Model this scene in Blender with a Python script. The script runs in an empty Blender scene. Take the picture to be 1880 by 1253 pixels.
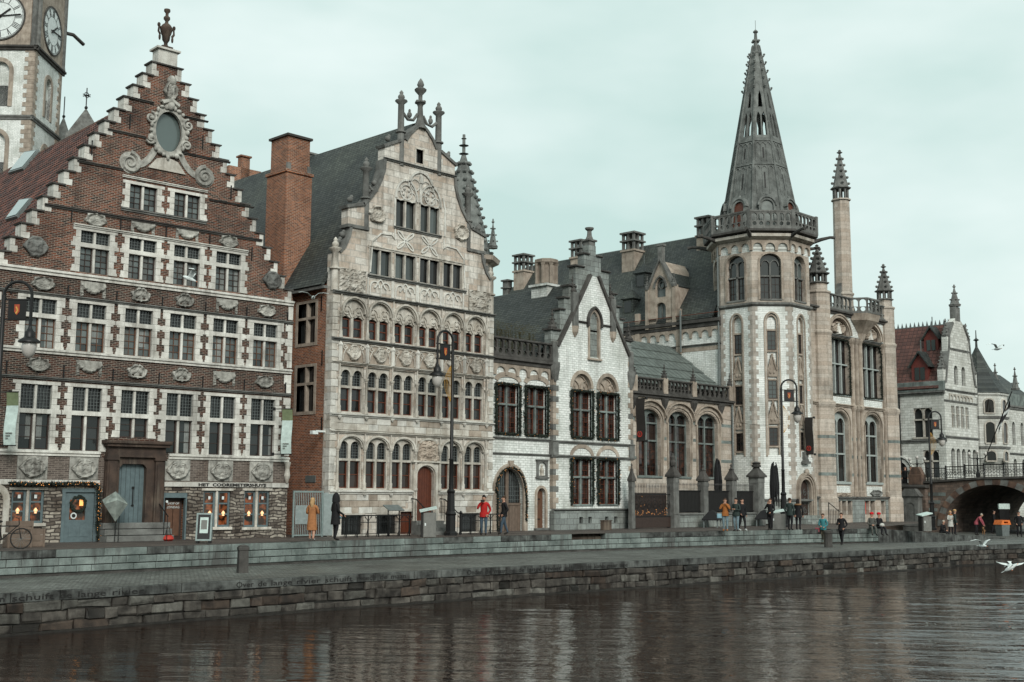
import bpy, bmesh, math, random
from mathutils import Vector, Matrix, noise
from mathutils.geometry import delaunay_2d_cdt
random.seed(7)
R = math.radians
PI = math.pi
SC = bpy.context.scene
COL = SC.collection

# ---------------------------------------------------------------- camera
F_PX, PITCH, YAW, ROLL, EYE = 2190.0, R(7.3), R(44.45), R(.36), 1.9
FW = Vector((math.cos(YAW)*math.cos(PITCH), math.sin(YAW)*math.cos(PITCH), math.sin(PITCH)))
_r = Vector((math.sin(YAW), -math.cos(YAW), 0)); _u = _r.cross(FW)
RT = _r*math.cos(ROLL)+_u*math.sin(ROLL); UP = _u*math.cos(ROLL)-_r*math.sin(ROLL)
EYEP = Vector((0, 0, EYE))
cam_d = bpy.data.cameras.new('camera'); cam = bpy.data.objects.new('camera', cam_d); COL.objects.link(cam)
cam.matrix_world = Matrix(((RT.x, UP.x, -FW.x, 0), (RT.y, UP.y, -FW.y, 0), (RT.z, UP.z, -FW.z, EYE), (0, 0, 0, 1)))
cam_d.sensor_fit = 'HORIZONTAL'; cam_d.sensor_width = 36; cam_d.lens = F_PX/1880*36
cam_d.clip_start = .5; cam_d.clip_end = 3000
SC.camera = cam
# ---------------------------------------------------------------- sky and light: overcast winter day
SUN_DIR = Vector((-.40, -.76, .52)).normalized()          # towards the hidden sun
w = bpy.data.worlds.new('World'); SC.world = w; w.use_nodes = True
nt = w.node_tree; nt.nodes.clear()
N = nt.nodes.new; L = nt.links.new
out = N('ShaderNodeOutputWorld'); bg = N('ShaderNodeBackground')
sky = N('ShaderNodeTexSky'); sky.sky_type = 'NISHITA'; sky.sun_disc = False
sky.sun_elevation = math.asin(SUN_DIR.z); sky.sun_rotation = math.atan2(SUN_DIR.x, SUN_DIR.y)
sky.air_density = 1.0; sky.dust_density = 4.0
tc = N('ShaderNodeTexCoord')
mp = N('ShaderNodeMapping'); mp.inputs['Scale'].default_value = (1.3, 1.3, 3.2)
nz = N('ShaderNodeTexNoise'); nz.inputs['Scale'].default_value = 1.5; nz.inputs['Detail'].default_value = 5; nz.inputs['Roughness'].default_value = .5
L(tc.outputs['Generated'], mp.inputs['Vector']); L(mp.outputs[0], nz.inputs['Vector'])
cr = N('ShaderNodeValToRGB'); L(nz.outputs['Fac'], cr.inputs['Fac'])
cr.color_ramp.elements[0].position = .36; cr.color_ramp.elements[0].color = (5.5, 7.25, 6.85, 1)
cr.color_ramp.elements[1].position = .62; cr.color_ramp.elements[1].color = (8.5, 9.5, 9.25, 1)
mx = N('ShaderNodeMix'); mx.data_type = 'RGBA'; mx.inputs['Factor'].default_value = .93   # cloud deck over the blue sky
L(sky.outputs[0], mx.inputs[6]); L(cr.outputs[0], mx.inputs[7])
L(mx.outputs[2], bg.inputs['Color']); bg.inputs['Strength'].default_value = .064
L(bg.outputs[0], out.inputs['Surface'])
sun_d = bpy.data.lights.new('sun', 'SUN'); sun_d.energy = 1.5; sun_d.angle = R(22); sun_d.color = (1, .97, .92)
sun = bpy.data.objects.new('sun', sun_d); COL.objects.link(sun)
sun.rotation_euler = SUN_DIR.to_track_quat('Z', 'Y').to_euler(); sun.location = (30, 0, 60)
SC.view_settings.view_transform = 'Standard'; SC.view_settings.look = 'None'
SC.view_settings.exposure = 0.80; SC.view_settings.gamma = 1; SC.view_settings.use_curve_mapping = False
SC.render.engine = 'CYCLES'; SC.cycles.use_denoising = True
SC.cycles.max_bounces = 5; SC.cycles.diffuse_bounces = 3; SC.cycles.glossy_bounces = 3; SC.cycles.transmission_bounces = 2
SC.cycles.caustics_reflective = False; SC.cycles.caustics_refractive = False

# ---------------------------------------------------------------- pixels of the photograph to places
def ray(x, y): return FW*F_PX+RT*(x-940)-UP*(y-626.5)
def on_z(x, y, z=0.0):
    d = ray(x, y); return EYEP+d*((z-EYE)/d.z)
class Frame:
    """a vertical facade plane: origin, heading in degrees; local x along, y into the building, z up"""
    def __init__(s, ox, oy, hd=0):
        s.o = Vector((ox, oy, 0)); s.a = R(hd); s.u = Vector((math.cos(s.a), math.sin(s.a), 0)); s.n = Vector((-s.u.y, s.u.x, 0))
    def uz(s, x, y, w=0.0):
        d = ray(x, y); t = ((s.o+s.n*w-EYEP).dot(s.n))/d.dot(s.n); p = EYEP+d*t
        return (p-s.o).dot(s.u), p.z
# ---------------------------------------------------------------- materials
MATS = {}
def _mat(name):
    m = bpy.data.materials.new(name); m.use_nodes = True; MATS[name] = m
    b = m.node_tree.nodes['Principled BSDF']; return m, m.node_tree, b
def _ramp(t, src, p0, c0, p1, c1):
    r = t.nodes.new('ShaderNodeValToRGB'); e = r.color_ramp.elements
    e[0].position = p0; e[0].color = (*c0, 1) if len(c0) == 3 else c0; e[1].position = p1; e[1].color = (*c1, 1) if len(c1) == 3 else c1
    t.links.new(src, r.inputs['Fac']); return r.outputs['Color']
def _noise(t, vec, scale, detail=3, rough=.55):
    n = t.nodes.new('ShaderNodeTexNoise'); n.inputs['Scale'].default_value = scale; n.inputs['Detail'].default_value = detail
    n.inputs['Roughness'].default_value = rough; t.links.new(vec, n.inputs['Vector']); return n.outputs['Fac']
def _mix(t, fac, a, b, mode='MIX'):
    m = t.nodes.new('ShaderNodeMix'); m.data_type = 'RGBA'; m.blend_type = mode
    for i, v in ((0, fac), (6, a), (7, b)):
        if isinstance(v, (int, float)): m.inputs[i].default_value = v
        elif isinstance(v, tuple): m.inputs[i].default_value = (*v, 1)
        else: t.links.new(v, m.inputs[i])
    return m.outputs[2]
def _coords(t, world=False, rnd=0.0):
    """position in the thing's own frame (object space), shifted for each copy"""
    tc = t.nodes.new('ShaderNodeTexCoord'); v = tc.outputs['Object']
    if world:
        g = t.nodes.new('ShaderNodeNewGeometry'); v = g.outputs['Position']
    if rnd:
        oi = t.nodes.new('ShaderNodeObjectInfo'); a = t.nodes.new('ShaderNodeVectorMath'); a.operation = 'MULTIPLY_ADD'
        t.links.new(oi.outputs['Random'], a.inputs[0]); a.inputs[1].default_value = (rnd, rnd*1.7, rnd*.6); t.links.new(v, a.inputs[2]); v = a.outputs[0]
    return v
def _scale(t, v, s):
    m = t.nodes.new('ShaderNodeMapping'); m.inputs['Scale'].default_value = s; t.links.new(v, m.inputs['Vector']); return m.outputs[0]
def _bump(t, b, h, strength=.4, dist=.02):
    n = t.nodes.new('ShaderNodeBump'); n.inputs['Strength'].default_value = strength; n.inputs['Distance'].default_value = dist
    t.links.new(h, n.inputs['Height']); t.links.new(n.outputs[0], b.inputs['Normal'])
def stone(name, c1, c2, dirt=(.05, .045, .04), amt=.5, sc=2.0, streak=5.5, rough=.85, vary=.25, bump=.35, world=True):
    m, t, b = _mat(name); v = _coords(t, world)
    col = _ramp(t, _noise(t, v, sc, 5, .62), .34, c1, .66, c2)
    fine = _noise(t, v, sc*14, 3, .6)
    col = _mix(t, .35, col, _ramp(t, fine, .3, (.35, .35, .35), .7, (1, 1, 1)), 'MULTIPLY')
    if streak:
        st = _noise(t, _scale(t, v, (streak, streak, .55)), 1.0, 4, .7)
        bl = _noise(t, v, .55, 3, .5)
        ma = t.nodes.new('ShaderNodeMath'); ma.operation = 'MULTIPLY'; t.links.new(st, ma.inputs[0]); t.links.new(bl, ma.inputs[1])
        f = _ramp(t, ma.outputs[0], .24, (0, 0, 0), .40, (amt, amt, amt))
        col = _mix(t, f, col, dirt)
    if vary:
        oi = t.nodes.new('ShaderNodeObjectInfo')
        col = _mix(t, 1.0, col, _ramp(t, oi.outputs['Random'], 0, (1-vary,)*3, 1, (1, 1, 1)), 'MULTIPLY')
    t.links.new(col, b.inputs['Base Color']); b.inputs['Roughness'].default_value = rough
    b.inputs['Specular IOR Level'].default_value = .25
    _bump(t, b, fine, bump, .02); return m
def brick(name, c1, c2, mortar, bw, bh, ms=.012, patch=None, pamt=.5, rough=.85, bump=.5, tint=(1, 1, 1), sc=.5, dirt=0.0, bias=0.0, dirtc=(.03, .025, .022), warp=0.0):
    m, t, b = _mat(name); v = _coords(t)
    if warp:
        wn = t.nodes.new('ShaderNodeTexNoise'); wn.inputs['Scale'].default_value = 1.6; wn.inputs['Detail'].default_value = 3; t.links.new(v, wn.inputs['Vector'])
        wv = t.nodes.new('ShaderNodeVectorMath'); wv.operation = 'MULTIPLY_ADD'; t.links.new(wn.outputs['Color'], wv.inputs[0]); wv.inputs[1].default_value = (warp,)*3; t.links.new(v, wv.inputs[2]); v = wv.outputs[0]
    sx = t.nodes.new('ShaderNodeSeparateXYZ'); t.links.new(v, sx.inputs[0])
    ad = t.nodes.new('ShaderNodeMath'); t.links.new(sx.outputs[0], ad.inputs[0]); t.links.new(sx.outputs[1], ad.inputs[1])
    cx = t.nodes.new('ShaderNodeCombineXYZ'); t.links.new(ad.outputs[0], cx.inputs[0]); t.links.new(sx.outputs[2], cx.inputs[1])
    bt = t.nodes.new('ShaderNodeTexBrick'); t.links.new(cx.outputs[0], bt.inputs['Vector'])
    bt.inputs['Scale'].default_value = 1; bt.inputs['Brick Width'].default_value = bw; bt.inputs['Row Height'].default_value = bh
    bt.inputs['Mortar Size'].default_value = ms; bt.inputs['Mortar Smooth'].default_value = .1; bt.inputs['Bias'].default_value = bias
    bt.inputs['Color1'].default_value = (*c1, 1); bt.inputs['Color2'].default_value = (*c2, 1); bt.inputs['Mortar'].default_value = (*mortar, 1)
    col = bt.outputs['Color']
    n1 = _noise(t, v, sc, 4, .6); fine = _noise(t, v, 9, 3, .6)
    if patch:
        f = _ramp(t, n1, .45, (0, 0, 0), .68, (pamt,)*3)
        col = _mix(t, f, col, _mix(t, 1.0, col, patch, 'MULTIPLY'))
    col = _mix(t, .4, col, _ramp(t, fine, .3, (.4, .4, .4), .7, (1.1, 1.1, 1.1)), 'MULTIPLY')
    if dirt:
        st = _noise(t, _scale(t, v, (3.0, 3.0, .35)), 1.0, 4, .7)
        col = _mix(t, _ramp(t, st, .5, (0, 0, 0), .72, (dirt,)*3), col, dirtc)
    t.links.new(col, b.inputs['Base Color']); b.inputs['Roughness'].default_value = rough
    b.inputs['Specular IOR Level'].default_value = .25
    iv = t.nodes.new('ShaderNodeMath'); iv.operation = 'SUBTRACT'; iv.inputs[0].default_value = 1; t.links.new(bt.outputs['Fac'], iv.inputs[1])
    _bump(t, b, iv.outputs[0], bump, .012); return m
def paint(name, c, rough=.55, metal=0.0, spec=.4, vary=.12, n=.3, sc=6):
    m, t, b = _mat(name); v = _coords(t, False, 7.0)
    col = _ramp(t, _noise(t, v, sc, 4, .6), .3, tuple(x*(1-n) for x in c), .7, c)
    if vary:
        oi = t.nodes.new('ShaderNodeObjectInfo'); col = _mix(t, 1.0, col, _ramp(t, oi.outputs['Random'], 0, (1-vary,)*3, 1, (1, 1, 1)), 'MULTIPLY')
    t.links.new(col, b.inputs['Base Color']); b.inputs['Roughness'].default_value = rough; b.inputs['Metallic'].default_value = metal
    b.inputs['Specular IOR Level'].default_value = spec; return m
def glow(name, c, s):
    m, t, b = _mat(name); b.inputs['Base Color'].default_value = (*c, 1); b.inputs['Emission Color'].default_value = (*c, 1); b.inputs['Emission Strength'].default_value = s; return m
def glass(name, c, rough=.06, spec=.5, bump=.02, warm=None):
    m, t, b = _mat(name); v = _coords(t, False, 9.0); n = _noise(t, v, 2.2, 2)
    b.inputs['Base Color'].default_value = (*c, 1); b.inputs['Roughness'].default_value = rough; b.inputs['Specular IOR Level'].default_value = spec
    oi = t.nodes.new('ShaderNodeObjectInfo')
    t.links.new(_ramp(t, oi.outputs['Random'], 0, tuple(x*.35 for x in c), 1, tuple(x*2.4 for x in c)), b.inputs['Base Color'])
    if warm:                                       # lit shop interior seen through the pane
        t.links.new(_ramp(t, _noise(t, v, 3.4, 3), .46, (0, 0, 0), .62, warm), b.inputs['Emission Color']); b.inputs['Emission Strength'].default_value = 1
    _bump(t, b, n, bump, .05); return m

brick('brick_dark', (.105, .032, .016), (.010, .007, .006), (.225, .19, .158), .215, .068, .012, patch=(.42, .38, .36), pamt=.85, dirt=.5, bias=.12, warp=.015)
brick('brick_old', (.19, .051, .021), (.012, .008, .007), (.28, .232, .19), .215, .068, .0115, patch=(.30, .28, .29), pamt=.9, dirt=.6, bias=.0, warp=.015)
brick('brick_orange', (.36, .115, .045), (.13, .035, .018), (.36, .29, .225), .22, .070, .012, patch=(.5, .45, .42), pamt=.6, dirt=.25)
brick('white_brick', (.84, .86, .825), (.68, .71, .675), (.40, .41, .385), .34, .125, .010, patch=(.62, .63, .60), pamt=.8, bump=.4, rough=.5, dirt=.42, dirtc=(.16, .15, .13))
brick('ashlar', (.66, .63, .57), (.46, .36, .28), (.42, .40, .36), .62, .30, .016, patch=(.60, .58, .55), pamt=.9, bump=.45, sc=.9, dirt=.75, bias=-.2, dirtc=(.14, .125, .105), warp=.05)
brick('tan_ashlar', (.53, .475, .41), (.42, .35, .285), (.30, .26, .215), .66, .29, .010, patch=(.60, .61, .61), pamt=.9, bump=.25, sc=.6, dirt=.5, dirtc=(.085, .08, .07))
brick('grey_ashlar', (.30, .33, .31), (.19, .21, .20), (.08, .08, .075), .7, .3, .01, patch=(.45, .42, .38), pamt=.7, bump=.4, sc=.8, dirt=.45)
brick('slate', (.066, .076, .072), (.032, .038, .037), (.014, .016, .016), .26, .13, .018, patch=(1.7, 1.65, 1.45), pamt=.8, rough=.6, bump=.9, sc=.35, dirt=.3, warp=.03, dirtc=(.06, .06, .045))
brick('rubble', (.42, .38, .32), (.085, .068, .056), (.06, .05, .043), .36, .13, .022, patch=(.3, .26, .24), pamt=.9, bump=.8, sc=1.3, dirt=.5, warp=.30)
brick('dark_coursed', (.15, .12, .105), (.06, .045, .04), (.22, .19, .16), .24, .07, .012, patch=(.6, .5, .45), pamt=.7, bump=.5, sc=1.0, dirt=.3)
stone('stone_white', (.80, .79, .73), (.54, .52, .47), amt=.55, dirt=(.13, .12, .10))
stone('stone_pale', (.70, .67, .60), (.43, .39, .33), amt=.7, dirt=(.16, .14, .11))
stone('stone_tan', (.50, .43, .355), (.30, .245, .195), amt=.45, dirt=(.10, .085, .07))
stone('stone_grey', (.23, .235, .22), (.12, .12, .112), amt=.55)
stone('stone_dark', (.105, .10, .092), (.05, .047, .043), amt=.5)
stone('stone_brown', (.10, .068, .052), (.045, .034, .029), amt=.4, dirt=(.3, .26, .2))
stone('stone_carved', (.54, .53, .48), (.24, .235, .21), amt=.7, sc=4, dirt=(.06, .055, .048))
stone('stone_teal', (.27, .315, .295), (.12, .145, .135), amt=.9, sc=1.5, dirt=(.085, .085, .08))
stone('stone_quay', (.13, .118, .102), (.026, .023, .020), amt=.95, sc=2.4, vary=.4, dirt=(.02, .017, .015), bump=.9)
stone('stone_quay_pale', (.21, .205, .18), (.06, .056, .049), amt=.8, sc=3, vary=.5, dirt=(.03, .026, .022), bump=.9)
stone('stone_quay_rust', (.105, .078, .06), (.035, .029, .025), amt=.7, sc=3, vary=.5, dirt=(.02, .017, .015), bump=.9)
stone('stone_wet', (.045, .040, .034), (.016, .014, .012), amt=.6, sc=3, rough=.35, vary=.5, dirt=(.012, .012, .009), bump=.9)
stone('stone_quoin', (.55, .51, .455), (.38, .335, .285), amt=.4, dirt=(.14, .125, .105))
stone('stone_fascia', (.15, .16, .15), (.018, .018, .017), streak=11, amt=1.0, sc=2.0, dirt=(.018, .016, .015))
stone('stone_spire', (.24, .255, .24), (.12, .128, .12), amt=.5, dirt=(.04, .04, .038))
stone('stone_terr', (.19, .12, .085), (.08, .05, .04), amt=.5)
paint('wood_red', (.11, .030, .014), .5); paint('wood_brown', (.13, .062, .035), .6); paint('wood_dark', (.045, .028, .022), .6)
paint('wood_weather', (.17, .125, .095), .75); paint('paint_bluegrey', (.12, .165, .175), .5); paint('paint_white', (.62, .60, .54), .5)
paint('paint_stonegrey', (.36, .40, .38), .6); paint('iron', (.012, .012, .012), .45, .3); paint('iron_grey', (.22, .25, .245), .45, .4)
paint('lead', (.16, .18, .175), .55, .2); paint('steel_mesh', (.36, .41, .40), .45, .4); paint('kiosk_grey', (.17, .17, .155), .5)
paint('banner_white', (.55, .66, .62), .8); paint('banner_green', (.18, .22, .12), .8); paint('banner_dark', (.022, .018, .016), .7)
paint('red_ink', (.5, .035, .02), .6); paint('orange_paint', (.75, .19, .04), .5); paint('gold', (.55, .3, .06), .5)
paint('black_cloth', (.011, .011, .012), .85); paint('ink', (.012, .011, .01), .7); paint('gate_grey', (.24, .30, .29), .5, .2)
paint('white_paint', (.75, .8, .78), .5); paint('garland', (.012, .018, .011), .9); paint('plant', (.05, .045, .02), .9); paint('feather', (.74, .80, .78), .7); paint('feather_grey', (.30, .33, .33), .7)
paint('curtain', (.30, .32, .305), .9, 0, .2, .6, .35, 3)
paint('copper', (.15, .175, .16), .55, .0, .4, .15, .5, 1.5)
glass('glass_dark', (.012, .013, .013)); glass('glass_pale', (.05, .06, .058), .10, .6); glass('glass_brown', (.016, .010, .008))  # glass_pale has the sky's reflection put into its base colour
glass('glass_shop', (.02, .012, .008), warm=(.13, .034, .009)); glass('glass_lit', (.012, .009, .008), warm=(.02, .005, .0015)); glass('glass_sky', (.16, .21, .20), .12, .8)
paint('mirror_foil', (.66, .76, .70), .22, .6, .5, .1, .6, 3)
glow('bulb', (1.0, .42, .12), .6); glow('bust_glow', (1.0, .55, .28), .45); paint('lamp_red', (.36, .06, .022), .6)
m, t, b = _mat('milk_glass'); b.inputs['Base Color'].default_value = (.42, .40, .37, 1); b.inputs['Roughness'].default_value = .25
stone('tile_clay', (.15, .05, .034), (.045, .020, .017), amt=.5, sc=3.5, vary=0, dirt=(.02, .016, .013), world=False)
# cobbles: setts with joints
def cobble(name, c1, c2, w, h, rough=.5):
    m, t, b = _mat(name); v = _coords(t, True)
    bt = t.nodes.new('ShaderNodeTexBrick'); t.links.new(v, bt.inputs['Vector']); bt.inputs['Scale'].default_value = 1
    bt.inputs['Brick Width'].default_value = w; bt.inputs['Row Height'].default_value = h; bt.inputs['Mortar Size'].default_value = .012; bt.inputs['Mortar Smooth'].default_value = .6
    bt.inputs['Color1'].default_value = (*c1, 1); bt.inputs['Color2'].default_value = (*c2, 1); bt.inputs['Mortar'].default_value = (.03, .026, .024, 1)
    col = _mix(t, .6, bt.outputs['Color'], _ramp(t, _noise(t, v, .55, 6, .72), .32, (.22, .19, .17), .68, (1.5, 1.55, 1.5)), 'MULTIPLY')
    t.links.new(col, b.inputs['Base Color'])
    t.links.new(_ramp(t, _noise(t, v, .35, 3), .35, (rough,)*3, .65, (rough+.3,)*3), b.inputs['Roughness'])
    iv = t.nodes.new('ShaderNodeMath'); iv.operation = 'SUBTRACT'; iv.inputs[0].default_value = 1; t.links.new(bt.outputs['Fac'], iv.inputs[1])
    _bump(t, b, iv.outputs[0], .8, .02)
cobble('cobble_low', (.15, .157, .143), (.078, .08, .072), .16, .14, .42); cobble('cobble_high', (.10, .075, .062), (.06, .048, .042), .2, .12, .5)
# red pantiles
m, t, b = _mat('pantile'); v = _coords(t)
sx = t.nodes.new('ShaderNodeSeparateXYZ'); t.links.new(v, sx.inputs[0])
cx = t.nodes.new('ShaderNodeCombineXYZ'); t.links.new(sx.outputs[1], cx.inputs[0]); t.links.new(sx.outputs[2], cx.inputs[1])
bt = t.nodes.new('ShaderNodeTexBrick'); t.links.new(cx.outputs[0], bt.inputs['Vector']); bt.offset = 0; bt.inputs['Scale'].default_value = 1
bt.inputs['Brick Width'].default_value = .24; bt.inputs['Row Height'].default_value = .24; bt.inputs['Mortar Size'].default_value = .035; bt.inputs['Mortar Smooth'].default_value = 1
bt.inputs['Color1'].default_value = (.19, .062, .038, 1); bt.inputs['Color2'].default_value = (.035, .015, .013, 1); bt.inputs['Mortar'].default_value = (.018, .009, .008, 1)
col = _mix(t, .6, bt.outputs['Color'], _ramp(t, _noise(t, v, 1.1, 4, .65), .3, (.4, .38, .36), .7, (1.2, 1.2, 1.2)), 'MULTIPLY')
t.links.new(col, b.inputs['Base Color']); b.inputs['Roughness'].default_value = .75
iv = t.nodes.new('ShaderNodeMath'); iv.operation = 'SUBTRACT'; iv.inputs[0].default_value = 1; t.links.new(bt.outputs['Fac'], iv.inputs[1]); _bump(t, b, iv.outputs[0], .9, .05)
# water
m, t, b = _mat('river'); v = _coords(t, True)
b.inputs['Base Color'].default_value = (.016, .0085, .0056, 1); b.inputs['Roughness'].default_value = .01; b.inputs['IOR'].default_value = 1.33; b.inputs['Specular IOR Level'].default_value = .42
r1 = t.nodes.new('ShaderNodeMapping'); r1.inputs['Rotation'].default_value = (0, 0, R(-38)); t.links.new(v, r1.inputs['Vector'])
w1 = _noise(t, _scale(t, r1.outputs[0], (1.9, .42, 1)), 1.0, 4, .55); w2 = _noise(t, _scale(t, r1.outputs[0], (.42, .10, 1)), 1.0, 3, .5); w3 = _noise(t, v, 7.0, 2)
calm = _noise(t, v, .07, 2)
a1 = t.nodes.new('ShaderNodeMath'); a1.operation = 'MULTIPLY_ADD'; t.links.new(w2, a1.inputs[0]); a1.inputs[1].default_value = 2.6; t.links.new(w1, a1.inputs[2])
a2 = t.nodes.new('ShaderNodeMath'); a2.operation = 'MULTIPLY_ADD'; t.links.new(w3, a2.inputs[0]); a2.inputs[1].default_value = .10; t.links.new(a1.outputs[0], a2.inputs[2])
_bump(t, b, a2.outputs[0], .3, .5)
wd_ = t.nodes.new('ShaderNodeVectorMath'); wd_.operation = 'DISTANCE'; t.links.new(v, wd_.inputs[0]); wd_.inputs[1].default_value = (37, 10, -2)   # gust ruffling the water
wr_ = t.nodes.new('ShaderNodeMapRange'); t.links.new(wd_.outputs['Value'], wr_.inputs['Value']); wr_.inputs['From Min'].default_value = 6; wr_.inputs['From Max'].default_value = 21; wr_.inputs['To Min'].default_value = .16; wr_.inputs['To Max'].default_value = .08
wm_ = t.nodes.new('ShaderNodeMath'); wm_.operation = 'MULTIPLY'; t.links.new(wr_.outputs[0], wm_.inputs[0]); t.links.new(_ramp(t, calm, .35, (.7,)*3, .65, (1.3,)*3), wm_.inputs[1])
for q_ in t.nodes:
    if q_.type == 'BUMP': t.links.new(wm_.outputs[0], q_.inputs['Strength'])
# ---------------------------------------------------------------- mesh helpers
def inside(p, lp):
    c = False; x, y = p[0], p[1]; n = len(lp); j = n-1
    for i in range(n):
        xi, yi = lp[i]; xj, yj = lp[j]
        if (yi > y) != (yj > y) and x < (xj-xi)*(y-yi)/(yj-yi)+xi: c = not c
        j = i
    return c
class G:
    def __init__(s): s.v = []; s.f = []; s.m = []; s.k = 0
    def add(s, vs, fs, mi=None):
        b = len(s.v); s.v += [tuple(v) for v in vs]; s.f += [tuple(b+i for i in f) for f in fs]; s.m += [s.k if mi is None else mi]*len(fs); return s
    def box(s, x0, x1, y0, y1, z0, z1, ch=0.0):
        if ch:                                      # chamfered front edges
            c = ch
            vs = [(x0, y1, z0), (x1, y1, z0), (x1, y1, z1), (x0, y1, z1), (x0, y0+c, z0), (x1, y0+c, z0), (x1, y0+c, z1), (x0, y0+c, z1), (x0+c, y0, z0+c), (x1-c, y0, z0+c), (x1-c, y0, z1-c), (x0+c, y0, z1-c)]
            return s.add(vs, [(3, 2, 1, 0), (0, 1, 5, 4), (1, 2, 6, 5), (2, 3, 7, 6), (3, 0, 4, 7), (4, 5, 9, 8), (5, 6, 10, 9), (6, 7, 11, 10), (7, 4, 8, 11), (8, 9, 10, 11)])
        vs = [(x0, y0, z0), (x1, y0, z0), (x1, y1, z0), (x0, y1, z0), (x0, y0, z1), (x1, y0, z1), (x1, y1, z1), (x0, y1, z1)]
        return s.add(vs, [(0, 3, 2, 1), (4, 5, 6, 7), (0, 1, 5, 4), (1, 2, 6, 5), (2, 3, 7, 6), (3, 0, 4, 7)])
    def prism(s, poly, y0, y1):                     # polygon in x,z extruded along y
        n = len(poly)
        if sum(poly[i][0]*poly[(i+1) % n][1]-poly[(i+1) % n][0]*poly[i][1] for i in range(n)) < 0: poly = poly[::-1]
        vs = [(x, y0, z) for x, z in poly]+[(x, y1, z) for x, z in poly]
        return s.add(vs, [tuple(range(n)), tuple(range(2*n-1, n-1, -1))]+[(i, i+n, (i+1) % n+n, (i+1) % n) for i in range(n)])
    def slab(s, pts, th):                           # thick sheet below four or more corner points
        n = len(pts); a = [Vector(p) for p in pts]; nn = (a[1]-a[0]).cross(a[2]-a[0]).normalized()*th
        vs = a+[p-nn for p in a]
        return s.add(vs, [tuple(range(n)), tuple(range(2*n-1, n-1, -1))]+[(i, i+n, (i+1) % n+n, (i+1) % n) for i in range(n)])
    def lathe(s, prof, cx=0, cy=0, n=12, ph=0.0, cap=True):
        b = []; m = len(prof)
        for r, z in prof:
            for i in range(n):
                a = ph+2*PI*i/n; b.append((cx+r*math.cos(a), cy+r*math.sin(a), z))
        fs = [(j*n+i, j*n+(i+1) % n, (j+1)*n+(i+1) % n, (j+1)*n+i) for j in range(m-1) for i in range(n)]
        if cap: fs += [tuple(range(n-1, -1, -1)), tuple((m-1)*n+i for i in range(n))]
        return s.add(b, fs)
    def tube(s, pts, r, n=6, closed=False, rs=None, flat=None):
        pts = [Vector(p) for p in pts]; m = len(pts); vs = []; prev = None
        for i, p in enumerate(pts):
            if closed: t = pts[(i+1) % m]-pts[i-1]
            else: t = pts[min(i+1, m-1)]-pts[max(i-1, 0)]
            t.normalize()
            if prev is None:
                a = Vector((0, 0, 1)) if abs(t.z) < .9 else Vector((1, 0, 0)); x = t.cross(a).normalized()
            else: x = (prev-t*prev.dot(t)).normalized()
            prev = x; y = t.cross(x); rr = rs[i] if rs else r
            for k in range(n):
                a = 2*PI*(k+.5)/n; vs.append(p+x*math.cos(a)*rr+y*math.sin(a)*rr)
        mm = m if closed else m-1
        fs = [(j*n+k, j*n+(k+1) % n, ((j+1) % m)*n+(k+1) % n, ((j+1) % m)*n+k) for j in range(mm) for k in range(n)]
        if not closed: fs += [tuple(range(n-1, -1, -1)), tuple((m-1)*n+k for k in range(n))]
        return s.add(vs, fs)
    def ball(s, c, rx, ry, rz, n=10, m=7):
        vs = []; 
        for j in range(1, m):
            t = PI*j/m
            for i in range(n):
                a = 2*PI*i/n; vs.append((c[0]+rx*math.sin(t)*math.cos(a), c[1]+ry*math.sin(t)*math.sin(a), c[2]+rz*math.cos(t)))
        k = len(vs); vs += [(c[0], c[1], c[2]+rz), (c[0], c[1], c[2]-rz)]
        fs = [(j*n+i, (j+1)*n+i, (j+1)*n+(i+1) % n, j*n+(i+1) % n) for j in range(m-2) for i in range(n)]
        fs += [(k, i, (i+1) % n) for i in range(n)]+[(k+1, (m-2)*n+(i+1) % n, (m-2)*n+i) for i in range(n)]
        return s.add(vs, fs)
    def band(s, path, w, y0, y1, closed=False):     # flat strip of width w following a path of (x,z), between y0 and y1
        m = len(path); vs = []
        for i, (x, z) in enumerate(path):
            a = path[(i+1) % m] if closed or i < m-1 else path[i]; b = path[i-1] if closed or i > 0 else path[i]
            dx, dz = a[0]-b[0], a[1]-b[1]; l = math.hypot(dx, dz) or 1; nx, nz_ = -dz/l*w/2, dx/l*w/2
            vs += [(x+nx, y0, z+nz_), (x-nx, y0, z-nz_), (x-nx, y1, z-nz_), (x+nx, y1, z+nz_)]
        fs = []
        for i in range(m if closed else m-1):
            j = (i+1) % m
            fs += [(4*i+k, 4*i+(k+1) % 4, 4*j+(k+1) % 4, 4*j+k) for k in range(4)]
        if not closed: fs += [(3, 2, 1, 0), (4*m-4, 4*m-3, 4*m-2, 4*m-1)]
        return s.add(vs, fs)
    def wall(s, outer, holes, y0, th, reveal=None):  # sheet with openings, in x,z; front at y0, reveals go back
        loops = [outer]+holes; v2 = []; ed = []
        for lp in loops:
            b = len(v2); v2 += [Vector(p) for p in lp]; ed += [(b+i, b+(i+1) % len(lp)) for i in range(len(lp))]
        r = delaunay_2d_cdt(v2, ed, [], 0, 1e-6)
        vs = [(p.x, y0, p.y) for p in r[0]]; fs = []
        for f in r[2]:
            a, b_, c = [r[0][i] for i in f[:3]]
            q = (a+b_+c)/3
            if not inside(q, outer) or any(inside(q, h) for h in holes): continue
            fs.append(tuple(f) if (b_-a).cross(c-a) > 0 else tuple(f[::-1]))
        s.add(vs, fs)
        for q, lp in enumerate(loops):
            d = th if q == 0 else (reveal or th); n = len(lp)
            s.add([(x, y0, z) for x, z in lp]+[(x, y0+d, z) for x, z in lp], [(i, (i+1) % n, (i+1) % n+n, i+n) for i in range(n)])
        return s
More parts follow.
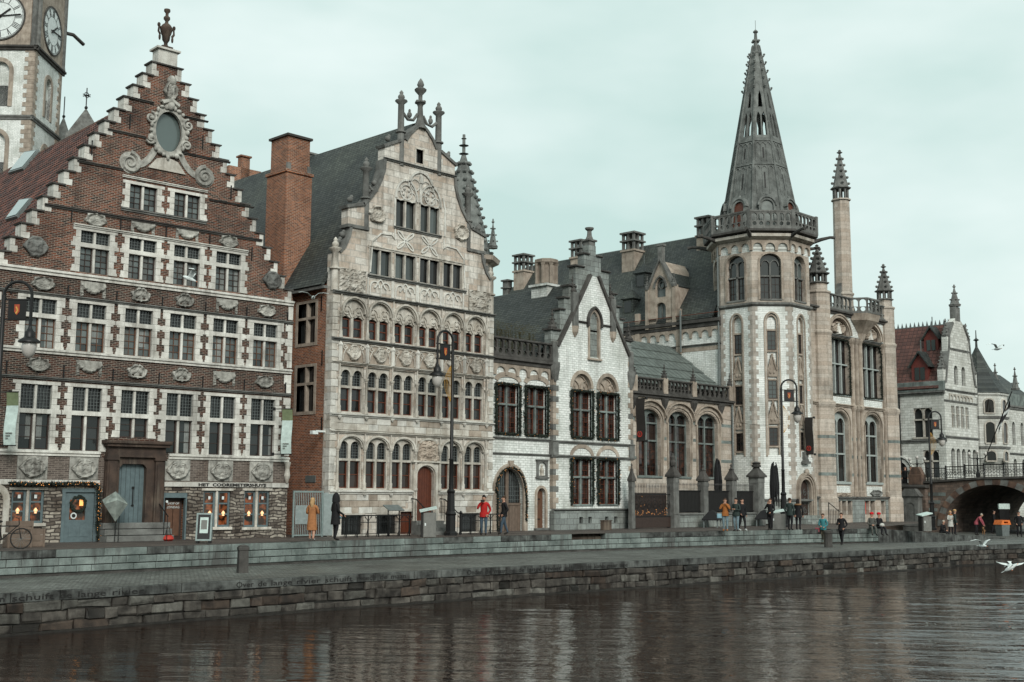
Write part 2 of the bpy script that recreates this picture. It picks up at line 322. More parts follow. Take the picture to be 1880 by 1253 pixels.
    def mesh(s, name, mats, smooth=False):
        me = bpy.data.meshes.new(name); me.from_pydata(s.v, [], s.f)
        mats = mats if isinstance(mats, (list, tuple)) else [mats]
        for q in mats: me.materials.append(MATS[q])
        if len(mats) > 1: me.polygons.foreach_set('material_index', s.m)
        if smooth: me.polygons.foreach_set('use_smooth', [True]*len(me.polygons))
        bm = bmesh.new(); bm.from_mesh(me); bmesh.ops.recalc_face_normals(bm, faces=bm.faces)
        if smooth:
            for e in bm.edges:
                if len(e.link_faces) == 2 and e.calc_face_angle(0) > .9: e.smooth = False
        bm.to_mesh(me); bm.free(); return me
def ob(name, g, mats=None, parent=None, loc=(0, 0, 0), rot=(0, 0, 0), smooth=False, label=None):
    me = g.mesh(name, mats, smooth) if isinstance(g, G) else g
    o = bpy.data.objects.new(name, me); COL.objects.link(o); o.parent = parent; o.location = loc; o.rotation_euler = rot
    if label: o['label'] = label
    return o
def thing(name, label, cat, loc=(0, 0, 0), rz=0.0, group=None):
    o = bpy.data.objects.new(name, None); COL.objects.link(o); o.location = loc; o.rotation_euler = (0, 0, rz); o.empty_display_size = .2
    return tag(o, label, cat, group)
def tag(o, label, cat, group=None):
    o['label'] = label; o['category'] = cat; o['kind'] = 'thing'
    if group: o['group'] = group
    return o
KIDS = {}
def kid(p, c): KIDS.setdefault(p.name, []).append(c); return c
def dup(o, parent, loc, jit=0.0, rot=None):
    """copy of a part with its sub-parts"""
    c = o.copy(); COL.objects.link(c); c.parent = parent; c.location = loc
    if rot: c.rotation_euler = rot
    for ch in KIDS.get(o.name, []):
        d = ch.copy(); COL.objects.link(d); d.parent = c; kid(c, d)
        if jit and ch.name.startswith('pane') and ch.location.length > 1e-6: d.rotation_euler = (random.gauss(0, jit), 0, random.gauss(0, jit))
    return c
def arc(cx, cz, r, a0, a1, n=10, rz=None):
    rz = rz or r; return [(cx+r*math.cos(R(a0+(a1-a0)*i/n)), cz+rz*math.sin(R(a0+(a1-a0)*i/n))) for i in range(n+1)]
def arched(x0, x1, z0, zs, rise=None, n=10, kind='round'):
    """outline of an opening: jambs from z0 to springing zs, then an arch of the given rise"""
    c = (x0+x1)/2; h = (x1-x0)/2; rise = rise or h
    if kind == 'point':
        top = []
        rr = (h*h+rise*rise)/(2*h) if rise > h else h*1.02
        a = math.degrees(math.asin(min(1, rise/rr)))
        top = arc(x1-rr, zs, rr, 0, a, n//2)+arc(x0+rr, zs, rr, 180-a, 180, n//2)[1:]
    elif kind == 'ogee':
        top = [(c+h*(1-t), zs+rise*(t*t*(3-2*t))) for t in [i/(n/2) for i in range(n//2+1)]]; top += [(2*c-x, z) for x, z in top[::-1]][1:]
    else: top = arc(c, zs, h, 0, 180, n, rise)
    return [(x0, z0), (x1, z0)]+top
def arch_top(x0, x1, zs, rise=None, n=10, kind='round'): return arched(x0, x1, zs-1, zs, rise, n, kind)[2:]
def light(p, x0, x1, z0, z1, y, nx, nz_, fw, bw, fm, gm, rise=0, panes=True, tilt=.012, cn='casement'):
    """glazed light inside an opening: frame with glazing bars, and its panes, as sub-parts of p"""
    g = G(); d = .05
    if rise:
        zs = z1-rise; o_ = arched(x0, x1, z0, zs, rise, 8); i_ = arched(x0+fw, x1-fw, z0+fw, zs, max(.02, rise-fw), 8)
        g.wall(o_, [i_], y-d/2, d)
    else:
        zs = z1; g.box(x0, x0+fw, y-d/2, y+d/2, z0, z1).box(x1-fw, x1, y-d/2, y+d/2, z0, z1).box(x0+fw, x1-fw, y-d/2, y+d/2, z0, z0+fw).box(x0+fw, x1-fw, y-d/2, y+d/2, z1-fw, z1)
    ix0, ix1, iz0, iz1 = x0+fw, x1-fw, z0+fw, (z1-fw if not rise else z1-fw)
    for i in range(1, nx):
        x = ix0+(ix1-ix0)*i/nx; zt = iz1 if not rise else zs+rise*math.sqrt(max(0, 1-((x-(x0+x1)/2)/((x1-x0)/2))**2))-fw
        g.box(x-bw/2, x+bw/2, y-.014, y+.014, iz0, zt)
    for j in range(1, nz_):
        z = iz0+(iz1-iz0)*j/nz_; hx = (ix1-ix0)/2; c = (ix0+ix1)/2
        if rise and z > zs: hx *= math.sqrt(max(0.01, 1-((z-zs)/rise)**2))
        g.box(c-hx, c+hx, y-.017, y+.011, z-bw/2, z+bw/2)
    kid(p, ob(cn, g, fm, p))
    if panes and not rise:
        w_, h_ = (ix1-ix0)/nx, (iz1-iz0)/nz_; gg = G().box(-w_/2+.001, w_/2-.001, 0, .006, -h_/2+.001, h_/2-.001); me = gg.mesh('pane', gm)
        for i in range(nx):
            for j in range(nz_):
                q = ob('pane', me, None, p, (ix0+w_*(i+.5), y+.02, iz0+h_*(j+.5)), (random.gauss(0, tilt), 0, random.gauss(0, tilt))); kid(p, q)
    else:
        gg = G()
        if rise: gg.prism(arched(x0+.01, x1-.01, z0+.01, zs, rise-.01, 8), y+.03, y+.036)
        else: gg.box(x0+.01, x1-.01, y+.03, y+.036, z0+.01, z1-.01)
        kid(p, ob('pane', gg, gm, p, rot=(0, 0, 0)))
def relief(w_, h_, amp, seed, nx=26, nz_=20, kind='shell'):
    """carved stone ornament: a mirrored height field cut to an uneven outline"""
    g = G(); idx = {}
    def hgt(x, z):
        ax = abs(x); r = math.hypot(x, z*1.05)
        nn = noise.noise(Vector((ax*2.6+seed, z*2.6, seed*.7)))+.6*noise.noise(Vector((ax*6+seed, z*6, 3.1)))
        if kind == 'shell':
            e = .92+.10*math.cos(6*math.atan2(z, ax)+seed)
            ring = math.exp(-((r-.78)/.13)**2); boss = max(0, 1-(ax/.55)**2-(z/.5)**2); fan = max(0, z)*.4*(1+math.sin(14*math.atan2(z+.3, ax)))
            return (.35+.75*ring+.55*boss+.3*fan+.5*nn) if r < e else -1
        if kind == 'swag':
            zc = .55-.95*math.cos(ax*1.55)
            if abs(z-zc) < .3 or (ax > .72 and z < .7): return .45+.7*nn+.5*math.exp(-((z-zc)/.17)**2)
            return -1 if z < zc-.3 else .12+.08*nn
        if kind == 'shield':
            e = .95+.08*math.cos(5*math.atan2(z, ax)); s_ = max(0, 1-(ax/.52)**4-(z/.62)**4)
            return .35+.8*math.exp(-((r-.8)/.14)**2)+.8*s_**.5+.45*nn if r < e else -1
        return .3+.9*abs(nn)+.5*math.exp(-((r-.55)/.2)**2)+.3*max(0, 1-r*1.6)   # panel
    for j in range(nz_+1):
        for i in range(nx+1):
            x, z = -1+2*i/nx, -1+2*j/nz_; h = hgt(x, z)
            if h >= 0 or kind == 'panel': idx[i, j] = len(g.v); g.v.append((x*w_/2, -amp*max(.0, min(h, 1.7)), z*h_/2))
    for j in range(nz_):
        for i in range(nx):
            q = [(i, j), (i+1, j), (i+1, j+1), (i, j+1)]
            if all(k in idx for k in q): g.f.append(tuple(idx[k] for k in q)); g.m.append(0)
    # rim back to the wall
    cnt = {}
    for f in g.f:
        for a, b in zip(f, f[1:]+f[:1]): cnt[frozenset((a, b))] = cnt.get(frozenset((a, b)), 0)+1
    for f in list(g.f):
        for a, b in zip(f, f[1:]+f[:1]):
            if cnt[frozenset((a, b))] == 1:
                k = len(g.v); g.v += [(g.v[a][0], .03, g.v[a][2]), (g.v[b][0], .03, g.v[b][2])]; g.f.append((b, a, k, k+1)); g.m.append(0)
    return g
def spiral(cx, cz, r0, r1, a0, turns, n=22): return [(cx+(r0+(r1-r0)*i/n)*math.cos(R(a0+360*turns*i/n)), cz+(r0+(r1-r0)*i/n)*math.sin(R(a0+360*turns*i/n))) for i in range(n+1)]
def merge(*gs):
    q = G()
    for g in gs:
        b = len(q.v); q.v += g.v; q.f += [tuple(b+i for i in f) for f in g.f]; q.m += g.m
    return q
def moved(g, dx=0, dy=0, dz=0, rz=0.0, sc=1.0):
    q = G(); c, s_ = math.cos(rz)*sc, math.sin(rz)*sc
    q.v = [(x*c-y*s_+dx, x*s_+y*c+dy, z*sc+dz) for x, y, z in g.v]; q.f = list(g.f); q.m = list(g.m); return q
def pinnacle(r, h0, h1, crockets=4, open_=True, n=8, sc=1.0):
    """gothic pinnacle: shaft to h0, belfry stage, crocketed spirelet of height h1"""
    g = G(); st = .28*h1 if open_ else 0
    g.lathe([(r*1.25, h0-.02), (r*1.25, h0+.05), (r, h0+.1)], n=n, ph=PI/n)
    z = h0+.1
    if open_:
        for k in range(n):
            a = 2*PI*k/n+PI/n; g.tube([(r*.88*math.cos(a), r*.88*math.sin(a), z-.05), (r*.88*math.cos(a), r*.88*math.sin(a), z+st)], r*.17, 5)
        g.lathe([(r*.5, z-.02), (r*.5, z)], n=n); g.lathe([(r*1.02, z+st-.12*st), (r*1.02, z+st)], n=n, ph=PI/n)
        z += st
    g.lathe([(r*1.3, z-.02), (r*1.35, z+.06), (r*1.0, z+.14), (r*.12, z+h1-.25), (r*.1, z+h1-.15)], n=n, ph=PI/n)
    for c in range(crockets):
        t = (c+.6)/(crockets+.4); zz = z+.14+(h1-.4)*t; rr = r*(1.0-.86*t)+.02
        for k in range(4):
            a = PI/2*k+PI/4; g.ball((rr*math.cos(a)*1.15, rr*math.sin(a)*1.15, zz), r*.2+.015, r*.2+.015, r*.17+.015, 5, 4)
    zt = z+h1-.2; g.lathe([(r*.12, zt-.05), (r*.35, zt+.02), (r*.38, zt+.08), (r*.14, zt+.14), (r*.22, zt+.2), (.015, zt+.3)], n=6)
    return g
def baluster_mesh(w_, h_, d=.12, mat='stone_dark'):
    """one traceried bay of a stone balustrade: two half posts, round-headed top, lower quatrefoil"""
    g = G(); t = w_*.10
    hole1 = arched(-w_/2+t, w_/2-t, h_*.40, h_*.74, (w_/2-t), 8); hole2 = arc(0, h_*.21, w_*.30, 0, 330, 11)
    g.wall([(-w_/2, 0), (w_/2, 0), (w_/2, h_), (-w_/2, h_)], [hole1, hole2], -d/2, d)
    return g.mesh('baluster', mat)

def side(g, x0, y0=0.0):
    """turn geometry drawn along x into a wall facing -x: runs along +y from y0 at x0"""
    q = G(); q.v = [(x0+y, y0+x, z) for x, y, z in g.v]; q.f = list(g.f); q.m = list(g.m); return q
def moulding(pr, a, b):
    """profile of (y,z) run along x from a to b"""
    g = G(); n = len(pr); vs = [(a, y, z) for y, z in pr]+[(b, y, z) for y, z in pr]
    return g.add(vs, [tuple(range(n)), tuple(range(2*n-1, n-1, -1))]+[(i, (i+1) % n, (i+1) % n+n, i+n) for i in range(n)])
def course_pr(z0, z1, d): return [(.02, z0), (-d*.5, z0), (-d*.55, z0+(z1-z0)*.4), (-d, z0+(z1-z0)*.55), (-d, z1-.02), (.02, z1+.02)]
def ray_plane(px, py, p0, nrm):
    d = ray(px, py); return EYEP+d*((p0-EYEP).dot(nrm)/d.dot(nrm))
def colonnette(T, x, z0, z1, r=.06, y=-.05, mat='stone_pale', nm='colonnette', cap=True, me=None):
    g = G(); g.lathe([(r*1.7, z0), (r*1.7, z0+.10), (r*1.35, z0+.14), (r*1.5, z0+.3), (r, z0+.36), (r, z1-.16), (r*1.25, z1-.14), (r, z1-.11), (r*1.9, z1-.02), (r*1.9, z1+.04)], 0, 0, 8)
    return ob(nm, g, mat, T, (x, y, 0), smooth=True)
def balustrade(T, x0, x1, y, z0, z1, n, mat='stone_dark', posts=0, finials=0, nm='balustrade', bm=None, d=.14):
    h = z1-z0; g = G().box(x0, x1, y-d, y+d, z1-.10*1, z1, .015).box(x0, x1, y-d*.9, y+d*.9, z0, z0+.10)
    p = ob(nm, g, mat, T); w_ = (x1-x0)/n; me = bm or baluster_mesh(w_, h-.2, d*.9, mat)
    for i in range(n): ob('baluster', me, None, p, (x0+w_*(i+.5), y, z0+.1))
    return p
# ================================================================ stepped-gable brick house
FA = Frame(30, 43, -3.2)
def house_a():
    T = thing('gabled_brick_house', 'dark red brick stepped gable house with white cross windows and carved cartouches', 'house', FA.o, FA.a)
    uz = FA.uz; UL, UR, CX = -12.62, .12, -6.22
    cols = [-10.8, -8.86, -6.93, -5.03, -3.1, -1.2]
    W = 1.18; rows = []                                           # centre, bottom, top, transom
    for i, c in enumerate(cols): rows.append((c, 7.2, 9.06, 8.42, 'r3'))
    for i, c in enumerate(cols): rows.append((c, 3.98 if i == 2 else 3.41, 5.83, 4.84, 'r2s' if i == 2 else 'r2'))
    for c in (-8.86, -6.9, -4.98, -3.08): rows.append((c, 10.27, 11.9, 11.34, 'r4'))
    for c in (-6.98, -5.07): rows.append((c, 13.1, 14.08, 0, 'r5'))
    # ground floor openings from the photograph
    def rect(x0, x1, y0, y1):
        a = uz(x0, (y0+y1)/2)[0]; b = uz(x1, (y0+y1)/2)[0]; xm = (x0+x1)/2; return a, b, uz(xm, y1)[1], uz(xm, y0)[1]
    sw1 = rect(20.5, 81, 900, 961); sw2 = rect(373, 423, 901.5, 968); sw3 = rect(448, 495, 901.5, 968)
    d1 = rect(118, 172, 904, 1003); d1 = (d1[0], d1[1], 0.0, d1[3]); d2 = rect(296, 343, 905, 990); d2 = (d2[0], d2[1], .0, d2[3])
    pd = rect(214, 264, 851, 964); pp = rect(187, 300, 806, 965)
    # stepped outline
    n = 16; st = [(.63+.373*i, 19.33-.576*i) for i in range(n)]
    left = []; 
    for hw, zt in st: left += [(CX-hw, zt), (CX-hw, zt-.576)]
    outer = [(UL, -.3), (UR, -.3), (UR, 10.2)]
    for hw, zt in st[::-1]: outer += [(min(CX+hw, UR), zt-.576), (min(CX+hw, UR), zt)]
    for hw, zt in st: outer += [(max(CX-hw, UL), zt), (max(CX-hw, UL), zt-.576)]
    outer += [(UL, 10.2)]
    cl = []
    for p in outer:
        if not cl or (abs(p[0]-cl[-1][0])+abs(p[1]-cl[-1][1])) > 1e-4: cl.append(p)
    holes = [[(c-W/2, a), (c+W/2, a), (c+W/2, b), (c-W/2, b)] for c, a, b, _, _ in rows]
    ex, ez = uz(309, 243)
    holes.append(arc(ex, ez, .60, 0, 345, 23, .86))
    low = [(UL, -.3), (UR, -.3), (UR, 2.1), (UL, 2.1)]
    gh = [[(a, c), (b, c), (b, d), (a, d)] for a, b, c, d in (sw1, sw2, sw3)]+[[(a, -.2), (b, -.2), (b, d), (a, d)] for a, b, c, d in (d1, d2)]
    pdh = [(pd[0], pd[2]), (pd[1], pd[2]), (pd[1], pd[3]), (pd[0], pd[3])]
    up = [p for p in cl if p[1] > 3.2]; up = [(UL, 3.2), (UR, 3.2)]+up
    hi = [(UL, 10.1), (UR, 10.1)]+[p for p in cl if p[1] > 10.15]
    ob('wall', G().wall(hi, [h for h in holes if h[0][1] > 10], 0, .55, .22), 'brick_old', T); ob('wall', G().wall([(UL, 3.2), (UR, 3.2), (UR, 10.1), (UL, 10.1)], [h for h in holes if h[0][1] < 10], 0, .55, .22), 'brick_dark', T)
    pa, pb = pd[0]-.05, pd[1]+.05
    for a, b, z0 in ((UL, pa, 2.1), (pb, UR, 2.1), (pa, pb, pd[3]+.02)):
        ob('wall', G().box(a, b, 0, .5, z0, 3.2), 'dark_coursed', T)
    for a, b in ((UL, pa), (pb, UR)):
        ob('wall', G().wall([(a, -.3), (b, -.3), (b, 2.1), (a, 2.1)], [h for h in gh if a < h[0][0] < b], .01, .5, .25), 'rubble', T, label='rough rubble stone wall of the shop floor')
    # back volume and tiled roof
    g = G().box(UL+.05, UR-.05, .56, 19, -.3, 10.1); ob('side_wall', g, 'brick_orange', T)
    rz, ry1 = 18.35, 19.0
    for s in (-1, 1):
        e = (UL-.1 if s < 0 else UR+.1); m_ = CX
        pts = [(m_, .3, rz), (m_, ry1, rz), (e, ry1, 9.9), (e, .3, 9.9)]
        ob('roof', G().slab(pts if s > 0 else pts[::-1], .12), 'pantile', T)
        if s < 0:                                    # pantile courses as real corrugation
            g = G(); ny = int((ry1-.35)/.055); nc = 36
            for c in range(nc):
                for h in (0, 1):
                    t_ = (c+h*1.06)/nc
                    for q in range(ny+1):
                        y = .32+(ry1-.35)*q/ny; wv = .055*math.sin(2*PI*y/.24)+.02*math.sin(y*1.7+c*.9)*.4
                        g.v.append((e+(m_-e)*t_-.04-.045*(1-h)-wv*.6, y, 9.9+(rz-9.9)*t_+.03+.05*(1-h)+wv*.55))
                b = c*2*(ny+1)
                for q in range(ny): g.f.append((b+q, b+q+1, b+ny+2+q, b+ny+1+q)); g.m.append(0)
            o_ = ob('tile_courses', g, 'pantile', T, smooth=True); o_['kind'] = 'stuff'
    g = G()
    for i in range(46): 
        y = .6+i*.4; g.tube([(CX, y, rz+.02), (CX, y+.42, rz+.04)], .13, 8)
    ob('ridge_tile', g, 'stone_terr', T)
    ob('roof', G().prism([(UL+.05, 10.1), (UR-.05, 10.1), (CX, rz-.05)], ry1-.1, ry1), 'brick_orange', T)
    # two roof lights in the left slope
    Mi = Matrix.Translation(FA.o) @ Matrix.Rotation(FA.a, 4, 'Z'); e0 = Vector((UL-.1, 0, 9.9)); nl = Vector((-(rz-9.9), 0, CX-UL+.1)).normalized()
    pw, nw = Mi @ e0, Mi.to_3x3() @ nl
    for quad in (((21, 324), (48, 316), (77, 281), (51, 285)), ((17, 411), (38, 405), (66, 371), (44, 374))):
        q = [Mi.inverted() @ ray_plane(x, y, pw, nw)+nl*.24 for x, y in quad]
        fr = ob('skylight', G().slab(q, .22), 'lead', T); c = sum(q, Vector())/4
        ob('pane', G().slab([c+(p-c)*.86+nl*.03 for p in q], .02), 'glass_sky', fr)
    ww = 19.0; bx0_, bz0_ = FA.uz(437, 290, ww); bx1_, _ = FA.uz(453, 292, ww); g = G()
    g.box(bx0_, bx1_, 18.6, 19, 9, bz0_).box(bx0_-.8, bx1_+.8, 18.6, 19, 9, FA.uz(445, 312, ww)[1]).box(bx0_-.08, bx1_+.08, 18.5, 19.1, bz0_, bz0_+.1); ob('rear_gable', g, 'brick_orange', T)
    # step stones and copings
    ca = {}
    for i, (hw, zt) in enumerate(st):
        for s in (-1, 1):
            g = G()
            def bx(a, b, y0, y1, z0, z1, ch=0): g.box(min(a, b), max(a, b), y0, y1, z0, z1, ch)
            e = s*hw; bx(e+s*.02, e-s*.17, -.02, .57, zt-.33, zt-.04, .01); bx(e+s*.02, e-s*(.27+.05*(i % 2)), -.02, .57, zt-.576-.0, zt-.335, .01)
            ob('quoin', g, 'stone_white', T, (CX, 0, 0))
            inn = s*(hw-.42) if i else 0; g2 = G(); g2.prism([(e+s*.07, zt-.045), (inn, zt-.045), (inn, zt+.015), (e+s*.10, zt+.015)], -.08, .62)
            ob('coping', g2, 'stone_dark', T, (CX, 0, 0))
    # top block and urn
    g = G().box(-.42, .42, -.04, .5, 19.33, 19.95).box(-.52, .52, -.14, .6, 19.95, 20.03); ob('gable_block', g, 'stone_white', T, (CX, 0, 0))
    u_ = G().box(-.30, .30, -.05, .5, 20.03, 20.16)
    u_.lathe([(.20, 20.16), (.10, 20.26), (.10, 20.34), (.19, 20.44), (.22, 20.62), (.25, 20.66), (.33, 20.86), (.34, 20.92), (.22, 21.05), (.10, 21.12), (.08, 21.2), (.17, 21.28), (.17, 21.36), (.08, 21.42), (.08, 21.52), (.17, 21.6), (.16, 21.68), (.02, 21.72)], 0, .22, 12)
    for s in (-1, 1):
        u_.tube([(s*.33, .22, 20.62), (s*.44, .22, 20.74), (s*.42, .22, 20.92), (s*.30, .22, 20.9)], .06, 6); u_.ball((s*.43, .22, 21.0), .09, .09, .09, 8, 6); u_.ball((s*.36, .22, 20.52), .07, .08, .13, 6, 5)
    u_.v = [(x*.78, .22+(y-.22)*.78, z if z < 20.17 else 20.16+(z-20.16)*1.08) for x, y, z in u_.v]; ob('urn', u_, 'stone_brown', T, (CX, 0, 0), smooth=True)
    # string courses
    def course(z0, z1, d, mat, a=UL, b=UR, nm='string_course', drip=True):
        g = G(); g.prism([(0, 0)], 0, 0) if False else None
        pr = [(.02, z0), (-d*.55, z0), (-d*.55, z0+(z1-z0)*.4), (-d, z0+(z1-z0)*.55), (-d, z1-.02), (.02, z1+.02)]
        n_ = len(pr); vs = [(a, y, z) for y, z in pr]+[(b, y, z) for y, z in pr]
        g.add(vs, [tuple(range(n_)), tuple(range(2*n_-1, n_-1, -1))]+[(i, (i+1) % n_, (i+1) % n_+n_, i+n_) for i in range(n_)])
        return ob(nm, g, mat, T)
    course(9.98, 10.2, .14, 'stone_white'); course(9.20, 9.30, .12, 'stone_grey'); course(7.0, 7.19, .13, 'stone_white'); course(6.03, 6.13, .12, 'stone_grey')
    course(3.2, 3.4, .13, 'stone_white', UL, pp[0]-.15); course(3.2, 3.4, .13, 'stone_white', pp[1]+.15, UR)
    course(12.02, 12.13, .12, 'stone_white', -9.75, -2.2); course(12.6, 12.72, .10, 'stone_dark', -10.9, -1.55); course(14.3, 14.40, .10, 'stone_white', -7.9, -4.2); course(14.55, 14.64, .09, 'stone_dark', -9.75, -7.9); course(14.0, 14.08, .09, 'stone_dark', -4.1, -2.0)
    course(16.05, 16.14, .09, 'stone_dark', -8.6, -7.0); course(15.75, 15.84, .09, 'stone_dark', -5.4, -3.2); course(17.55, 17.64, .1, 'stone_dark', -8.0, -6.75); course(17.3, 17.38, .1, 'stone_dark', -5.7, -4.3)
    course(12.95, 13.08, .10, 'stone_grey', -7.9, -4.2, 'sill')
    # corner stones on the lower walls
    for z0, z1 in ((7.25, 9.15), (3.45, 5.95), (9.35, 9.95), (6.15, 6.95)):
        k = int((z1-z0)/.31)
        for j in range(k):
            a = z0+(z1-z0)*j/k
            for e, s in ((UL, 1), (UR, -1)):
                wd = .34 if j % 2 else .22; ob('quoin', G().box(min(e-s*.015, e+s*wd), max(e-s*.015, e+s*wd), -.025, .3, a+.006, a+(z1-z0)/k-.006, .008), 'stone_white', T)
    # windows: toothed stone surround, stone cross, leaded upper lights, casements below
    proto = {}
    for c, z0, z1, tr, key in rows:
        if key in proto: dup(proto[key], T, (c, 0, 0), .014); continue
        g = G(); hw = W/2; k = max(3, int((z1-z0)/.235)); 
        for s in (-1, 1):
            for j in range(k):
                a = z0+(z1-z0)*j/k; b = z0+(z1-z0)*(j+1)/k; wd = .30 if j % 2 == 0 else .19
                g.box(*sorted((s*(hw-.012), s*(hw+wd))), -.022, .2, a+.004, b-.004, .006)
        g.box(-hw-.30, hw+.30, -.024, .2, z1, z1+.13, .008)
        if tr: g.box(-hw-.365, hw+.365, -.026, .2, tr-.085, tr+.085, .006) if key != 'r5' else None
        for s in (-1, 1): g.box(*sorted((s*(hw+.0), s*(hw+.33))), -.027, .1, z0, z0+.10)
        g.box(-.05, .05, .035, .17, z0, z1, .02)
        if tr: g.box(-hw+.013, hw-.013, .03, .17, tr-.05, tr+.05, .02)
        wn = ob('window', g, 'stone_white', T, (c, 0, 0)); proto[key] = wn
        for s in (-1, 1):
            x0, x1 = sorted((s*.05, s*(hw-.012)))
            if tr:
                light(wn, x0, x1, tr+.05, z1, .15, 4, 4 if z1-tr < .8 else 7, .02, .014, 'lead', 'glass_dark', panes=False, cn='leaded_light')
                if key[:2] == 'r2': light(wn, x0, x1, z0, tr-.05, .15, 1, 3, .055, .022, 'wood_dark', 'glass_dark')
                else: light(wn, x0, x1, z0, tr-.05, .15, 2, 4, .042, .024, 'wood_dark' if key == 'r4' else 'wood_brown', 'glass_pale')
            else: light(wn, x0, x1, z0, z1, .15, 2, 4, .04, .02, 'wood_dark', 'glass_pale')
    # drawn curtains behind some of the casements, no two windows alike
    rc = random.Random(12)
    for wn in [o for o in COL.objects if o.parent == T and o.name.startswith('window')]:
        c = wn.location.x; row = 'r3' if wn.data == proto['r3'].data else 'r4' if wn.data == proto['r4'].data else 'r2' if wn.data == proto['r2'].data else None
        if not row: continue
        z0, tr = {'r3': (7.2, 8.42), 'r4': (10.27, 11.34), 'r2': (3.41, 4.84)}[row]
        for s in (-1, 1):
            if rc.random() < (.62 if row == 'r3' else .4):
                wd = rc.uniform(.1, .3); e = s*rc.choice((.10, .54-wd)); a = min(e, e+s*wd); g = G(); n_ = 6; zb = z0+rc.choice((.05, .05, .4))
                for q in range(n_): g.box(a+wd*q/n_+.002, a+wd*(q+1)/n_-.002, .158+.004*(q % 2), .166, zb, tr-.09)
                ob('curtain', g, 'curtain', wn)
    # carved cartouches
    sh = [relief(.98, .62, .11, 1.3).mesh('cartouche', 'stone_carved'), relief(.9, .66, .12, 4.7).mesh('cartouche', 'stone_carved')]
    sg = relief(1.0, .58, .10, 2.2, kind='swag').mesh('cartouche', 'stone_carved'); sd = relief(.95, .85, .12, 3.3, kind='shield').mesh('cartouche', 'stone_grey')
    for i, c in enumerate(cols):
        for z in (9.64, 6.58): ob('cartouche', (sh[0], sg, sh[1], sh[1], sg, sh[0])[i], None, T, (c, -.01, z))
    for i, c in enumerate((-8.86, -6.9, -4.98, -3.08)): ob('cartouche', (sh[0], sg, sg, sh[0])[i], None, T, (c-.05, -.01, 12.38))
    for c in (-11.15, -.98): ob('cartouche', sd, None, T, (c, -.01, 11.0))
    lowc = relief(1.0, .82, .13, 5.5, kind='shield').mesh('cartouche', 'stone_carved')
    for c in (cols[0], cols[1], cols[3], cols[4], cols[5]):
        p = ob('relief_panel', G().box(-.56, .56, -.035, .1, 2.33, 3.18, .01), 'stone_carved', T, (c, 0, 0)); ob('cartouche', lowc, None, p, (0, -.04, 2.76))
    # oculus with scrolled frame and volutes
    oc = ob('oculus', G().wall(arc(ex, ez, .80, 0, 345, 23, 1.08), [arc(ex, ez, .585, 0, 345, 23, .845)], -.09, .15), 'stone_carved', T)
    ob('pane', G().prism(arc(ex, ez, .62, 0, 345, 23, .88), .15, .16), 'glass_sky', oc)
    g = G()
    for k in range(26):
        a = 2*PI*k/26+.1; rr = .80+.05*math.sin(k*2.4)
        g.ball((ex+rr*math.cos(a), -.10, ez+(rr+.27)*math.sin(a)), .095+.03*math.sin(k*1.9), .10, .095+.03*math.cos(k*2.7), 7, 5)
    for s in (-1, 1):
        g.tube([(x, -.12, z) for x, z in spiral(ex+s*.82, ez+.42, .25, .05, 90, 1.4*s)], .05, 6); g.tube([(x, -.12, z) for x, z in spiral(ex+s*.78, ez-.45, .22, .05, 200, -1.3*s)], .05, 6)
    g.tube([(ex-.35, -.1, ez+1.15), (ex, -.16, ez+1.3), (ex+.35, -.1, ez+1.15)], .12, 7); g.ball((ex, -.15, ez+1.1), .17, .14, .22, 8, 6)
    ob('scrollwork', g, 'stone_carved', oc, smooth=True)
    for s, (vx, vz) in ((-1, uz(238, 299)), (1, uz(375, 326))):
        g = G(); g.tube([(x, -.06, z) for x, z in spiral(vx, vz, .42, .06, 90 if s < 0 else 90, 1.9*s, 30)], .075, 6, rs=[.10-.06*i/30 for i in range(31)])
        g.prism(arc(vx, vz, .44, 0, 340, 17), -.04, .05)
        ob('volute', g, 'stone_carved', T, smooth=False)
        g = G(); t0 = Vector((vx+(-s)*.25, vz-.02)); t1 = Vector((ex+s*.55, ez-.85))
        g.band([(t0.x+(t1.x-t0.x)*k/8, t0.y+(t1.y-t0.y)*(k/8)**2.2+.0) for k in range(9)], .26, -.05, .05)
        ob('scroll_band', g, 'stone_carved', T)
    ax, az = uz(306, 304); ob('tablet', G().prism([(ax-.82, az-.25), (ax+.82, az-.25), (ax+.45, az+.2), (ax+.15, az+.28), (ax-.15, az+.28), (ax-.45, az+.2)], -.08, .02), 'stone_pale', T)
    bx_, bz = uz(312, 165); ob('bust', merge(moved(relief(.62, .9, .2, 8.1, kind='shield'), bx_, -.02, bz-.1), G().ball((bx_, -.14, bz+.34), .2, .16, .22, 10, 7).box(bx_-.4, bx_+.4, -.14, .0, bz-.62, bz-.54)), 'stone_carved', T)
    # iron wall anchors
    ag = G().box(-.02, .02, -.045, -.005, -.28, .28).ball((0, -.03, .28), .035, .02, .05, 6, 4).mesh('wall_anchor', 'iron')
    mids = [(cols[i]+cols[i+1])/2 for i in range(5)]+[-11.95, -.14]
    for m_ in mids:
        for z in (9.38, 6.3): ob('wall_anchor', ag, None, T, (m_, 0, z))
    for u, z in ((-9.85, 12.45), (-7.88, 12.3), (-5.95, 12.3), (-4.0, 12.25), (-2.0, 12.0), (-9.2, 15.2), (-3.1, 14.5), (-7.7, 16.6), (-4.5, 16.4)): ob('wall_anchor', ag, None, T, (u, 0, z))
    # portal with blue-grey door
    p0, p1, pz, pt = pp[0], pp[1], .45, pp[3]; d0, d1_, dz0, dz1 = pd; cxp = (p0+p1)/2
    g = G()
